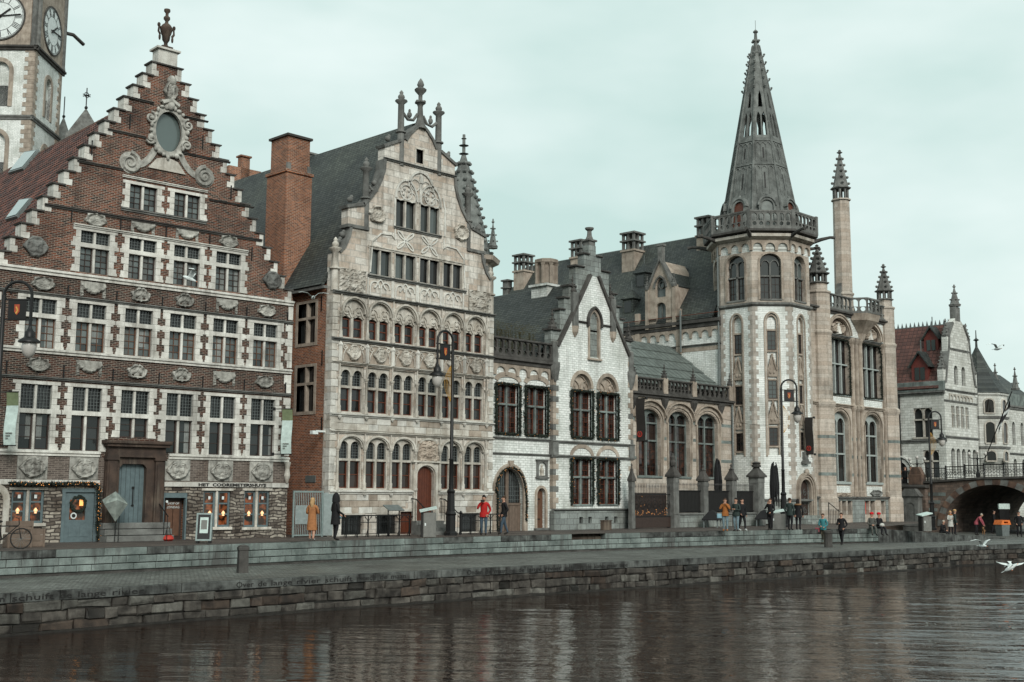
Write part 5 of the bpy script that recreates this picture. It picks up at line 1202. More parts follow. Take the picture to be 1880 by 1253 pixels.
        g = G().tube([tuple(d*r0+Vector((0, 0, 19.6))), tuple(d*(r0+.6)+Vector((0, 0, 19.75))), tuple(d*(r0+1.2)+Vector((0, 0, 19.85))), tuple(d*(r0+1.55)+Vector((0, 0, 19.8)))], .1, 6, rs=[.16, .13, .1, .12]); ob('gargoyle', g, 'stone_dark', T)
    ob('deck', G().lathe([(AP/math.cos(R(22.5))+.5, 20.0), (AP/math.cos(R(22.5))+.5, 20.06)], n=8, ph=R(22.5)), 'stone_dark', T)
    # spire
    def rad(z): return 2.12+(23.5-z)*.1695
    def sface(pts, k, d0=0.0):
        n = Vector((math.cos(R(k)), math.sin(R(k)))); t_ = Vector((-n.y, n.x)); o = []
        for x, y, z in pts: a_ = rad(z)-y; o.append((n.x*a_+t_.x*x, n.y*a_+t_.y*x, z))
        return o
    tn = math.tan(R(22.5))
    for k in range(0, 360, 45):
        def hw(z): return rad(z)*tn
        g = G(); g.add(sface([(-hw(20.05), 0, 20.05), (hw(20.05), 0, 20.05), (hw(27.2), 0, 27.2), (-hw(27.2), 0, 27.2)], k), [(0, 1, 2, 3)])
        sp = ob('spire_face', g, 'stone_spire', T); g = G(); g.add(sface([(-hw(31.1), 0, 31.1), (hw(31.1), 0, 31.1), (.03, 0, 34.6), (-.03, 0, 34.6)], k), [(0, 1, 2, 3)]); ob('spire_tip', g, 'stone_spire', sp)
        # open lancet stage
        q = G(); x0, x1 = hw(27.2), hw(31.1); loop = [(-x0, 27.2), (x0, 27.2), (x1, 31.1), (-x1, 31.1)]
        b0 = (hw(27.3)-.12)*.72; hs = [[(-b0, 27.35), (-.05, 27.35), (-.05, 28.9), (-b0*.55, 29.2), (-b0*.93, 28.7)], [(.05, 27.35), (b0, 27.35), (b0*.93, 28.7), (b0*.55, 29.2), (.05, 28.9)], [(-.16, 29.55), (.16, 29.55), (.1, 30.5), (0, 30.85), (-.1, 30.5)]]
        q.wall(loop, hs, 0, .01, .16); q.v = sface(q.v, k); ob('lancet_stage', q, 'stone_spire', sp)
        q = G()
        for z0, z1 in ((22.9, 25.1), (25.35, 26.9)):
            for s in (-1, 0, 1):
                x = s*hw((z0+z1)/2)*.55; q.band([(x-.16, z0), (x-.14, z1-.3)], .045, -.045, .02); q.band(arch_top(x-.16, x+.16, z1-.3, .2, 6, 'point'), .05, -.05, .02)
            q.box(-hw(z1)*.95, hw(z1)*.95, -.06, .02, z1, z1+.06)
        q.v = sface(q.v, k); ob('blind_tracery', q, 'stone_spire', sp)
        for za_, zb_ in ((23.3, 24.5), (25.6, 26.4)): q = G().box(-.045, .045, -.012, .02, za_, zb_); q.v = sface(q.v, k); ob('slit', q, 'ink', sp)
        a = R(k+22.5); c2 = 1/math.cos(R(22.5)); e = lambda z, o=0: (math.cos(a)*(rad(z)*c2+o), math.sin(a)*(rad(z)*c2+o), z)
        ob('rib', G().tube([e(z) for z in (20.05, 24, 27.2, 31.1, 34.5)], .07, 6, rs=[.1, .09, .085, .07, .04]), 'stone_spire', T)
        for i, z in enumerate((31.0, 31.7, 32.35, 33.0, 33.6)):
            g = G().tube([e(z, -.02), e(z+.06, .12), e(z+.2, .2)], .06, 5, rs=[.05, .06, .07]); g.ball(e(z+.18, .18), .09, .09, .07, 6, 4); ob('crocket', g, 'stone_spire', T)
        if k % 90 == 45 or k in (180, 270):
            n = Vector((math.cos(R(k)), math.sin(R(k)))); q = G().wall(arched(-.6, .6, 20.1, 21.95, .6, 10), [arched(-.42, .42, 20.15, 21.95, .42, 10)], -.25, .8); q.band(arch_top(-.62, .62, 21.95, .66, 12), .12, -.34, .1); q.ball((0, -.2, 22.7), .1, .1, .16, 6, 5)
            q.v = sface(q.v, k); dm = ob('spire_dormer', q, 'stone_spire', T); q = G().prism(arched(-.42, .42, 20.15, 21.95, .42, 10), -.12, -.1); q.v = sface(q.v, k); ob('louvre', q, 'wood_red' if k != 225 else 'copper', dm)
    g = G().lathe([(.3, 34.2), (.42, 34.35), (.42, 34.42), (.16, 34.5), (.13, 35.1), (.16, 35.25), (.13, 35.4), (.1, 35.9), (.2, 36.0), (.14, 36.1), (.02, 36.2)], n=8)
    for q in range(4): t_ = PI/2*q; g.ball((.24*math.cos(t_), .24*math.sin(t_), 35.3), .13, .13, .1, 6, 4)
    g.tube([(0, 0, 36.1), (0, 0, 36.9)], .015, 4); ob('spire_finial', moved(g, 0, 0, -.45), 'stone_spire', T)
    # entrance
    g = G(); 
    for off, y0 in ((.02, -.02), (.16, -.10), (.30, -.16)): g.band([(-.75-off, .5), (-.75-off, 2.3)]+arc(0, 2.3, .75+off, 180, 0, 14, .75+off*1.1)+[(.75+off, .5)], .13, y0-.1, .1)
    g.ball((0, -.2, 3.5), .2, .15, .22, 8, 6)
    dw = ob('doorway', oct_face(g, 270), 'stone_tan', T); ob('door', oct_face(G().prism(arched(-.75, .75, .55, 2.3, .75, 12), .22, .26), 270), 'wood_dark', dw, label='dark arched door with curling ironwork')
    g = G()
    for s in (-1, 1):
        for z in (.9, 1.5, 2.1): g.tube([(x, .2, zz) for x, zz in spiral(s*.35, z, .26, .05, 90, 1.3*s, 14)], .018, 4)
    ob('ironwork', oct_face(g, 270), 'iron_grey', dw)
    ob('wall_shrine', oct_face(G().box(-.4, .4, -.3, 0, 4.05, 4.2).prism([(-.3, 4.2), (.3, 4.2), (0, 4.6)], -.25, 0).box(-.22, .22, -.2, 0, 4.2, 4.85), 270), 'stone_grey', T)
    g = G()
    for i in range(3): g.box(-.9, 1.3, -.3*(3-i)-.15, -.1, i*.2-.02, i*.2+.18)
    ob('entrance_step', oct_face(g, 270), 'grey_ashlar', T)
    g = G()
    for q in range(6): g.tube([(1.2+.22*q, -1.2, -.0+.0), (1.2+.22*q, -1.2, 1.0+.0)], .018, 5)
    g.tube([(1.0, -1.2, 1.45), (2.4, -1.2, .85)], .03, 6); g.tube([(1.0, -1.2, 0), (1.0, -1.2, 1.45)], .03, 6); ob('railing', oct_face(g, 270), 'iron', T)
    ob('downpipe', G().tube([(-AP-.08, 1.42, z) for z in (1, 10, 19.2)], .07, 6), 'lead', T)
    return T
TW = tower()
banner('dark_banner', 'narrow black banner with red emblem on the octagonal tower above its door', TC+Vector((.0, -AP-.75, 7.15)), R(90), .6, 2.45, ['banner_dark'])
# ---------------------------------------------------------------- wing with slate roof behind the hall
FW_ = Frame(69.1, 46, 90)
def wing():
    T = thing('slate_roof_wing', 'long white brick wing with steep slate roof, stone dormer and chimneys behind the hall', 'building', (69.1, 46, 0), 0)
    Y0, Y1, XR, ZE, ZR = 2.0, 25.3, 5.4, 14.2, 21.55
    ob('wall', side(G().box(1.3, Y1, 0, .4, 6, ZE), 0), 'white_brick', T)
    for i, (a, b) in enumerate(((1.4, 4.75), (5.15, 8.5), (8.9, 12.3))): ob('corbel_frieze', side(frieze(a, b, 4 if i else 4, 12.95, 13.65, .12), 0), 'stone_tan', T)
    for y in (4.95, 8.7): ob('pilaster', side(G().box(y-.2, y+.2, -.14, .1, 11.9, 15.2, .02), 0), 'stone_tan', T)
    ob('string_course', side(moulding(course_pr(12.35, 12.5, .14), 1.3, Y1), 0), 'stone_grey', T); ob('tan_course', side(G().box(1.3, 12, -.02, .1, 12.0, 12.3), 0), 'stone_tan', T); ob('gutter', side(moulding(course_pr(13.7, 14.25, .3), 1.3, Y1), 0), 'stone_dark', T)
    ob('guard_rail', side(G().tube([(1.4, -.25, 14.62), (12, -.25, 14.62)], .035, 5), 0), 'wood_red', T); ob('guard_rail', side(G().tube([(1.4, -.25, 14.5), (12, -.25, 14.5)], .02, 4), 0), 'iron', T)
    ob('downpipe', side(G().tube([(4.6, -.3, 12), (4.6, -.3, 15)], .07, 6), 0), 'lead', T)
    pts = [(XR, Y0, ZR), (XR, Y1, ZR), (-.1, Y1+.6, ZE), (-.1, Y0, ZE)]; ob('roof', G().slab(pts[::-1], .15), 'slate', T)
    ob('roof', G().slab([(XR, Y0, ZR), (XR, Y1, ZR), (12, Y1, 15), (12, -1.5, 15)], .15), 'slate', T); ob('ridge', G().tube([(XR, Y0, ZR+.04), (XR, Y1, ZR+.04)], .13, 6), 'lead', T)
    ob('roof', G().slab([(XR, Y0, ZR), (12, -1.5, 15), (2, -1.5, 15)], .15), 'slate', T)
    # stone dormer
    a, b = 5.3, 7.55; m_ = (a+b)/2; pl = [(a, 13.9), (b, 13.9), (b, 16.9), (m_+.45, 18.2), (m_, 18.9), (m_-.45, 18.2), (a, 16.9)]
    hs = [arched(m_-.45, m_+.45, 14.1, 15.4, .4, 10), arched(m_-.45, m_+.45, 16.2, 16.9, .75, 10, 'point')]
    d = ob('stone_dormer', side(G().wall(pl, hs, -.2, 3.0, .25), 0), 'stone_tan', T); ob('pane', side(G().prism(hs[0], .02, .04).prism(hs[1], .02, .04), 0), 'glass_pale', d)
    g = G().band(arch_top(m_-.55, m_+.55, 16.9, .85, 10, 'point'), .12, -.3, -.15); g.band([(a-.05, 16.85), (m_-.45, 18.25), (m_, 19.0), (m_+.45, 18.25), (b+.05, 16.85)], .14, -.34, .2); g.band([(m_, 14.1), (m_, 15.8)], .06, -.05, .0); g.band(arc(m_, 17.1, .25, 0, 360, 12), .06, -.1, 0, True)
    ob('dormer_moulding', side(g, 0), 'stone_grey', d); ob('dormer_finial', side(G().box(m_-.2, m_+.2, -.25, .1, 18.8, 20.0).box(m_-.28, m_+.28, -.3, .15, 20.0, 20.15), 0), 'stone_grey', d)
    for y in (a-.1, b+.1): ob('dormer_pinnacle', side(moved(pinnacle(.16, 0, .8, 2, False, 6), y, -.2, 16.9), 0), 'stone_grey', d); ob('dormer_pier', side(G().box(y-.15, y+.15, -.28, .1, 13.9, 17), 0), 'stone_tan', d)
    ob('dormer_roof', G().prism([(0, 0)], 0, 0) if False else G().slab([(-.1, a, 16.9), (-.1, m_, 18.7), (3.2, m_, 18.7), (2.1, a, 16.9)], .1).slab([(-.1, m_, 18.7), (-.1, b, 16.9), (2.1, b, 16.9), (3.2, m_, 18.7)], .1), 'slate', d)
    # two small slate dormers
    for px, py, sc in ((1178, 512, 1.0), (1155, 560, .9)):
        p0 = Vector((69.1-.1, 0, ZE)); nl = Vector((-(ZR-ZE), 0, XR+.1)).normalized(); q = ray_plane(px, py+18, p0, nl)-Vector((69.1, 46, 0))
        g = G().box(q.x-.15, q.x+1.5, q.y-.5, q.y+.5, q.z, q.z+1.15); dm = ob('small_dormer', g, 'slate', T); ob('pane', G().box(q.x-.17, q.x-.15, q.y-.33, q.y+.33, q.z+.15, q.z+1.0), 'glass_dark', dm)
        ob('dormer_cap', G().lathe([(.85, q.z+1.15), (.9, q.z+1.2), (.05, q.z+2.0)], q.x+.35, q.y, 4, PI/4), 'slate', dm); ob('spike', G().tube([(q.x+.35, q.y, q.z+1.9), (q.x+.35, q.y, q.z+2.6)], .03, 4), 'lead', dm)
    # chimneys: square shafts with open arcaded caps
    for px, pyb, pyt, wd in ((1153, 505, 423, 1.25), (1057, 498, 438, 1.15), (952, 538, 464, 1.2), (1290, 465, 394, 1.1), (927, 537, 512, .6)):
        nl = Vector((-(ZR-ZE), 0, XR+.1)).normalized(); q = ray_plane(px, pyb, Vector((69, 0, ZE)), nl); dep = (q-EYEP).dot(FW); ht = (pyb-pyt)*dep/F_PX; q -= Vector((69.1, 46, 0)); w_ = wd/2
        x = q.x+w_; zt = q.z+ht; c = ob('chimney', G().box(x-w_, x+w_, q.y-w_, q.y+w_, q.z-1.5, zt-1.6).box(x-w_-.1, x+w_+.1, q.y-w_-.1, q.y+w_+.1, zt-1.65, zt-1.5), 'stone_tan', T)
        g = G()
        for sx in (-1, 0, 1):
            for sy in (-1, 0, 1):
                if sx or sy: g.box(x+sx*(w_-.1)-.09, x+sx*(w_-.1)+.09, q.y+sy*(w_-.1)-.09, q.y+sy*(w_-.1)+.09, zt-1.5, zt-.2)
        g.box(x-w_-.12, x+w_+.12, q.y-w_-.12, q.y+w_+.12, zt-.85, zt-.72).box(x-w_-.12, x+w_+.12, q.y-w_-.12, q.y+w_+.12, zt-.22, zt-.08); ob('chimney_cap', g, 'stone_grey', c)
    ob('end_gable', G().prism([(0, 6), (11.8, 6), (11.8, 15), (XR, ZR-.1), (0, ZE)], Y1-.3, Y1), 'grey_ashlar', T)
    return T
WG = wing()
# ---------------------------------------------------------------- post facade
FP = Frame(73.5, 43.3, 0)
def post():
    T = thing('post_facade', 'tall tan and white stone facade with balcony, corner pinnacles and large mullioned windows', 'building', FP.o, 0)
    U0, U1 = .0, 12.75; up = [(3.35, 6.05), (8.05, 10.85)]; lo = [(3.35, 5.6), (8.05, 10.4)]
    holes = [[(a, 9.15), (b, 9.15), (b, 13.3), (a, 13.3)] for a, b in up]+[arched(a-.05, b-.0, 13.55, 13.6, 1.15, 14) for a, b in up]+[arched(a, b, 2.9, 7.1, .85, 14) for a, b in lo]
    bs = [(3.6, 4.15), (4.4, 4.95), (5.2, 5.75), (7.75, 8.35), (8.55, 9.2), (10.2, 10.75)]; holes += [[(a, .55), (b, .55), (b, 1.55), (a, 1.55)] for a, b in bs]
    w1 = [h for h in holes if h[0][1] > 8]; w2 = [h for h in holes if h[0][1] < 8]
    ob('wall', G().wall([(U0, 8.35), (U1, 8.35), (U1, 15.2), (U0, 15.2)], w1, 0, .5, .45), 'tan_ashlar', T); ob('wall', G().wall([(U0, -.3), (U1, -.3), (U1, 8.35), (U0, 8.35)], w2, 0, .5, .45), 'tan_ashlar', T)
    ob('body', G().box(U0, U1-.05, .5, 8, -.3, 15.1), 'white_brick', T)
    def course(z0, z1, d, mat, a=U0, b=U1, nm='string_course'): return ob(nm, moulding(course_pr(z0, z1, d), a, b), mat, T)
    course(15.0, 15.3, .3, 'stone_dark', nm='cornice'); course(8.3, 8.5, .2, 'stone_tan'); course(13.36, 13.52, .16, 'stone_grey', 3.1, U1); course(1.65, 1.85, .16, 'stone_grey')
    ob('white_panel', G().wall([(3.05, 13.55), (11.3, 13.55), (11.3, 14.98), (3.05, 14.98)], [arched(a-.2, b+.15, 13.551, 13.6, 1.28, 14) for a, b in up], -.02, .05), 'white_brick', T)
    for a, b in up:
        ob('white_panel', G().box(a, b, -.02, .1, 8.5, 9.0), 'white_brick', T)
        p = cross_window(T, a, b, 9.15, 13.3, 11.4, .38, sm='paint_stonegrey', fm='wood_dark', gm='glass_dark', nx=1, nz=(2, 2), mul=2, d0=.15, nm='window')
        ty = ob('tympanum', G().prism(arched(a-.05, b, 13.56, 13.6, 1.13, 14), .2, .22), 'stone_brown', T, label='carved tympanum with seated figure'); m_ = (a+b)/2
        ob('seated_figure', moved(relief(2.2, 1.0, .22, a*3, 30, 18, 'shell'), m_, .19, 14.05), 'stone_tan', ty); ob('figure', G().lathe([(.3, 13.6), (.22, 13.9), (.18, 14.15), (.07, 14.22)], m_, .1, 8).ball((m_, .08, 14.35), .13, .12, .16, 8, 6), 'stone_white', ty)
        g = G(); g.band(arch_top(a-.15, b+.1, 13.6, 1.25, 16), .14, -.1, .1); g.band(arch_top(a-.32, b+.27, 13.6, 1.42, 16), .1, -.16, .05); ob('arch_moulding', g, 'stone_tan', T)
        garland_frame(p, [(a+.1, .0, 13.2), (b-.1, .0, 13.2), (b+.05, -.02, 12.6), (b+.02, -.02, 9.2), (a, -.05, 9.12)], .13, int(a*7), lights=0)
    for a, b in lo:
        m_ = (a+b)/2; hw = (b-a)/2; g = G(); ls = [(a+.1, m_-.06), (m_+.06, b-.1)]; hs = []
        for x0, x1 in ls: hs += [[(x0, 2.95), (x1, 2.95), (x1, 4.85), (x0, 4.85)], [(x0, 4.97), (x1, 4.97), (x1, 6.3), (x0, 6.3)], arched(x0, x1, 6.42, 7.0, .5, 8, 'point')]
        g.wall(arched(a, b, 2.9, 7.1, .85, 14), hs, .28, .12); g.box(a-.1, b+.1, -.1, .3, 2.72, 2.9, .02); p = ob('window', g, 'paint_stonegrey', T)
        for x0, x1 in ls:
            light(p, x0, x1, 2.95, 4.85, .42, 1, 2, .03, .02, 'wood_dark', 'glass_dark'); light(p, x0, x1, 4.97, 6.3, .42, 1, 2, .03, .02, 'wood_dark', 'glass_dark'); light(p, x0, x1, 6.42, 7.45, .42, 1, 1, .03, .02, 'wood_dark', 'glass_dark', rise=.5)
        g = G()
        for off, y0 in ((.1, -.05), (.26, -.1)): g.band([(a-off*.4, 2.9), (a-off*.4, 7.1)]+arc(m_, 7.1, hw+off, 180, 0, 16, .85+off)+[(b+off*.4, 2.9)], .11, y0, .1)
        ob('arch_moulding', g, 'stone_tan', T); ob('white_panel', G().box(a, b, -.02, .1, 1.9, 2.6), 'white_brick', T)
    for a, b in bs: w_ = ob('basement_window', G().box(a-.06, b+.06, -.05, .1, 1.55, 1.65), 'stone_teal', T); ob('pane', G().box(a, b, .3, .31, .55, 1.55), 'glass_dark', w_)
    ob('red_display', G().box(7.8, 8.25, .2, .22, .6, 1.5), 'red_ink', T); ob('relief_tablet', moved(relief(2.2, .3, .1, 3.7, 26, 10, 'panel'), 4.6, -.02, 1.98), 'stone_tan', T); ob('relief_tablet', moved(relief(2.0, .6, .14, 5.9, 26, 12, 'shell'), 9.4, -.02, 2.1), 'stone_grey', T)
    for a, b in zip([.0, 5.85, 10.85], [3.5, 7.65, 11.4]): ob('base_facing', G().box(a, b, -.03, .05, -.3, 1.65), 'grey_ashlar', T)
    # pale bands
    for z in (3.3, 4.6, 5.9): 
        for a, b in ((5.75, 7.9), (10.6, 11.3)): ob('pale_course', G().box(a, b, -.006, .05, z, z+.22), 'stone_teal', T)
    ob('pale_course', G().box(U0, U1, -.004, .05, -.3, 1.65), 'grey_ashlar', T) if False else None
    # shafts between the bays
    for x in (6.35, 6.95, 7.55, 11.15): ob('shaft', G().lathe([(.2, 1.85), (.2, 2.2), (.14, 2.3), (.14, 8.0), (.24, 8.25), (.24, 8.4), (.15, 8.55), (.15, 13.0), (.26, 13.3), (.26, 13.45)], x, -.05, 8), 'stone_tan', T)
    # left polygonal buttress and right corner buttress with pinnacles
    for x, r, nm in ((2.1, .92, 'buttress'), (12.1, .78, 'buttress')):
        g = G().lathe([(r*1.12, -.3), (r*1.12, 1.7), (r, 1.85), (r, 8.0), (r*1.12, 8.3), (r*1.12, 8.45), (r*.92, 8.6), (r*.92, 13.2), (r*1.02, 13.4), (r*1.02, 13.5), (r*.88, 13.6), (r*.88, 16.2), (r*.98, 16.3), (r*.98, 16.4), (r*.72, 16.5), (r*.72, 17.1)], x, .15, 8, PI/8); ob(nm, g, 'tan_ashlar', T)
        ob('pinnacle', moved(pinnacle(r*.7, 0, 2.1, 4, True), x, .15, 17.0), 'stone_grey', T)
        for q in (3.3, 4.6, 5.9): ob('pale_course', G().lathe([(r+.008, q), (r+.008, q+.22)], x, .15, 8, PI/8, cap=False), 'stone_teal', T)
    ob('drip_panel', G().box(11.25, 11.32, -.6, .1, 1.8, 8.0), 'stone_grey', T) if False else None
    balustrade(T, 2.95, 6.3, -.05, 15.3, 16.45, 6, 'stone_grey'); balustrade(T, 9.35, 11.6, -.05, 15.3, 16.45, 5, 'stone_grey')
    # balcony on a corbel
    bp = [(6.3, -.1), (6.9, -1.1), (8.75, -1.1), (9.35, -.1)]
    g = G(); prof = [(13.4, .18), (13.9, .3), (14.4, .62), (14.8, .95), (15.05, 1.0), (15.3, 1.06)]; cx_ = 7.83
    for (za, sa), (zb, sb) in zip(prof, prof[1:]):
        A_ = [(cx_+(x-cx_)*sa, .0+(y)*sa, za) for x, y in bp]; B_ = [(cx_+(x-cx_)*sb, .0+y*sb, zb) for x, y in bp]; g.add(A_+B_, [(i, i+1, i+5, i+4) for i in range(3)])
    g.add([(cx_+(x-cx_)*1.06, y*1.06, 15.3) for x, y in bp], [(0, 1, 2, 3)]); bc = ob('balcony', g, 'stone_tan', T)
    for (xa, ya), (xb, yb) in zip(bp, bp[1:]):
        l = math.hypot(xb-xa, yb-ya); a = math.atan2(yb-ya, xb-xa); n = max(2, round(l/.62)); me = baluster_mesh(l/n, .95, .12, 'stone_grey')
        for i in range(n): t_ = (i+.5)/n; ob('baluster', me, None, bc, (xa+(xb-xa)*t_, ya+(yb-ya)*t_, 15.4), (0, 0, a))
        q = G().box(-.05, l+.05, -.09, .09, 0, .12); ob('rail', moved(q, xa, ya, 16.33, a), 'stone_grey', bc); ob('rail', moved(q, xa, ya, 15.3, a), 'stone_grey', bc)
    # tall chimney turret behind the balustrade
    u, z = FP.uz(1549, 543, 2.6); yy = 2.6; zt = FP.uz(1548, 372, 2.6)[1]
    g = G().lathe([(.74, 14.8), (.72, zt-1.6-6), (.8, zt-6-1.5), (.8, zt-6-1.4), (.68, zt-6-1.3), (.64, zt), (.76, zt+.05), (.76, zt+.15)], u, yy, 8, PI/8); ct = ob('chimney_turret', g, 'tan_ashlar', T, label='tall slender octagonal stone turret with crocketed spirelet')
    ob('turret_pinnacle', moved(pinnacle(.60, 0, 3.1, 5, True), u, yy, zt+.05), 'stone_grey', ct)
    ob('turret_buttress', G().prism([(u-2.0, 15.0), (u-.6, 15.0), (u-.6, 18.4), (u-1.0, 17.2)], yy-.2, yy+.2).prism([(u+2.3, 15.0), (u+.6, 15.0), (u+.6, 19.0), (u+1.0, 17.0)], yy-.2, yy+.2), 'stone_grey', ct)
    ob('roof', G().slab([(0, .6, 15.05), (U1-.1, .6, 15.05), (U1-.1, 8, 15.1), (0, 8, 15.1)], .1), 'slate', T)
    return T
PO = post()
# ================================================================ river, quay, terrace
ZL, ZW = -.85, -2.0
def struct(o): o['kind'] = 'structure'; return o
WALL = [on_z(x, y, 0) for x, y in ((-260, 1022), (0, 1012.5), (300, 1003), (560, 994.3), (850, 986), (1060, 980.6), (1240, 976.8), (1480, 972.2), (1612, 970.6))]
EDGE = [on_z(x, y, ZL) for x, y in ((-320, 1109), (0, 1090), (300, 1073.0), (600, 1056.8), (900, 1042.0), (1240, 1026.4), (1500, 1014.8), (1742, 1004.2))]
EDGE2 = [on_z(1746, 1003.2, ZL)+Vector((.3, .5, 0)), on_z(1880, 998.6, ZL)]
EDGE2.append(EDGE2[1]+(EDGE2[1]-EDGE2[0])*3)
def flat(name, pts, z, mat):
    g = G(); n = len(pts); g.add([(p[0], p[1], z) for p in pts], [tuple(range(n))]); me = g.mesh(name, mat)
    bm = bmesh.new(); bm.from_mesh(me); bmesh.ops.triangulate(bm, faces=bm.faces)
    for f in bm.faces:
        if f.normal.z < 0: f.normal_flip()
    bm.to_mesh(me); bm.free(); return struct(ob(name, me))
def river():
    """water sheet; the reach before the quay carries real ripples, stronger where a gust ruffles it"""
    g = G(); g.add([(-900, -600, ZW-.14), (1500, -600, ZW-.14), (1500, 60, ZW-.14), (-900, 60, ZW-.14)], [(0, 1, 2, 3)])
    x0, x1, y0, y1, st = -4.0, 94.0, 3.0, 35.5, .15; nx, ny = int((x1-x0)/st), int((y1-y0)/st); b = len(g.v); nn = noise.noise; ca, sa = math.cos(YAW-.12), math.sin(YAW-.12)
    for j in range(ny+1):
        y = y0+st*j
        for i in range(nx+1):
            x = x0+st*i; s = x*ca+y*sa; t_ = x*sa-y*ca; d = math.hypot(x-37, y-12)
            am = .0065+.048*max(0, min(1, (23-d)/15))*(.55+.9*max(0, nn((s*.16, t_*.08, 7))+.35))
            h = am*(nn((s*1.25, t_*.30, 0))+.45*nn((s*2.6, t_*.8, 3)))+.016*nn((s*.42, t_*.13, 9)); g.v.append((x, y, ZW+h))
    w_ = nx+1; g.f += [(b+j*w_+i, b+j*w_+i+1, b+(j+1)*w_+i+1, b+(j+1)*w_+i) for j in range(ny) for i in range(nx)]; g.m += [0]*(nx*ny)
    me = bpy.data.meshes.new('river'); me.from_pydata(g.v, [], g.f); me.materials.append(MATS['river']); me.polygons.foreach_set('use_smooth', [True]*len(me.polygons)); return struct(ob('river', me))
river()
flat('ground', [(-1500, 48), (2500, 48), (2500, 2500), (-1500, 2500)], -.12, 'cobble_high')
RAMP = [WALL[-1], on_z(1747, 981.5, -.42), on_z(1848, 988, -.80)]
flat('terrace_pavement', [(p.x, p.y) for p in WALL]+[(RAMP[0].x+1.5, WALL[-1].y+1.2), (86, 40.5), (90, 60), (0, 60), (0, 44)], 0, 'cobble_high')
e2 = [(p.x, p.y) for p in EDGE2]
flat('quay_pavement', [(p.x, p.y+.05) for p in EDGE]+e2+[(130, 48), (60, 50), (0, 46)]+[(p.x, p.y+.4) for p in WALL[:1]], ZL, 'cobble_low')
def lerp_path(path, d):
    for a, b in zip(path, path[1:]):
        l = (b-a).length
        if d <= l: return a+(b-a)*(d/l), (b-a).normalized()
        d -= l
    return path[-1].copy(), (path[-1]-path[-2]).normalized()
def plen(path): return sum((b-a).length for a, b in zip(path, path[1:]))
def courses(T, path, zs, rng, name, mats, seed, depth, jit=.01, gap=.008, skip=None, stuff_after=None, ch=.015, lean=0.0):
    """stones laid along a path, one object each; front face towards the river"""
    rnd = random.Random(seed); tot = plen(path)
    for ci, (z0, z1) in enumerate(zs):
        d = -rnd.random()*rng[0]
        while d < tot:
            l = rnd.uniform(*rng); a = max(0, d); b = min(tot, d+l); d += l
            if b-a < .08: continue
            if skip and skip(a, b, ci): continue
            p, t_ = lerp_path(path, (a+b)/2); hd = math.atan2(t_.y, t_.x); h = (b-a)/2; j = rnd.uniform(-jit, jit)
            g = G().box(-h+gap, h-gap, -j-.0, depth, z0+gap, z1-gap, ch)
            if lean: g.v = [(x+rnd.uniform(-1, 1)*lean, y+rnd.uniform(-1, 1)*lean*.6, z+rnd.uniform(-1, 1)*lean) for x, y, z in g.v]
            ob(name, g, mats[rnd.randrange(len(mats))], T, (p.x, p.y, 0), (0, 0, hd))
TWL = thing('terrace_wall', 'low wall of grey-green stone blocks with long cap stones along the upper terrace', 'wall')
gapa = (WALL[5]-WALL[4]).length*0
def dist_at(path, px, py, z):
    q = on_z(px, py, z); best = 0; d = 0
    for a, b in zip(path, path[1:]):
        l = (b-a).length; t_ = (q-a).dot(b-a)/l/l
        if 0 <= t_ <= 1: best = d+t_*l
        d += l
    return best
g0, g1 = dist_at(WALL, 1063, 980.5, 0), dist_at(WALL, 1112, 979.4, 0)
courses(TWL, WALL, [(-.27, .0)], (1.1, 2.4), 'cap_stone', ['stone_teal', 'stone_teal', 'stone_fascia'], 3, .5, .006, skip=lambda a, b, c: g0 < (a+b)/2 < g1)
courses(TWL, WALL, [(-.53, -.28), (-.76, -.54)], (.45, .9), 'wall_block', ['stone_teal'], 4, .4, .008)
for a, b in zip(WALL, WALL[1:]):
    d = b-a; ob('core', moved(G().box(0, d.length, .05, .5, -.9, -.28), a.x, a.y, 0, math.atan2(d.y, d.x)), 'stone_dark', TWL)
# kerb wall of the ramp
for (a, b) in zip(RAMP, RAMP[1:]):
    g = G(); d = (b-a); n = Vector((-d.y, d.x, 0)).normalized()*.4
    g.add([(a.x, a.y, ZL-.1), (b.x, b.y, ZL-.1), (b.x, b.y, b.z), (a.x, a.y, a.z), (a.x+n.x, a.y+n.y, ZL-.1), (b.x+n.x, b.y+n.y, ZL-.1), (b.x+n.x, b.y+n.y, b.z), (a.x+n.x, a.y+n.y, a.z)], [(0, 1, 2, 3), (3, 2, 6, 7), (4, 7, 6, 5), (0, 3, 7, 4), (1, 5, 6, 2)]); ob('ramp_kerb', g, 'stone_fascia', TWL)
g = G(); a, b, c = RAMP; g.add([(a.x+.2, a.y+.35, -.004), (b.x, b.y+.35, b.z-.25), (c.x, c.y+.35, ZL+.01), (c.x+3, c.y+7, ZL+.01), (b.x+2, b.y+8, -.4), (a.x+2, a.y+6, -.004)], [(0, 1, 4, 5), (1, 2, 3, 4)]); struct(ob('ramp', g, 'cobble_low'))
QW = thing('quay_wall', 'dark wet quay wall of rough stones with lettered coping above the river', 'wall')
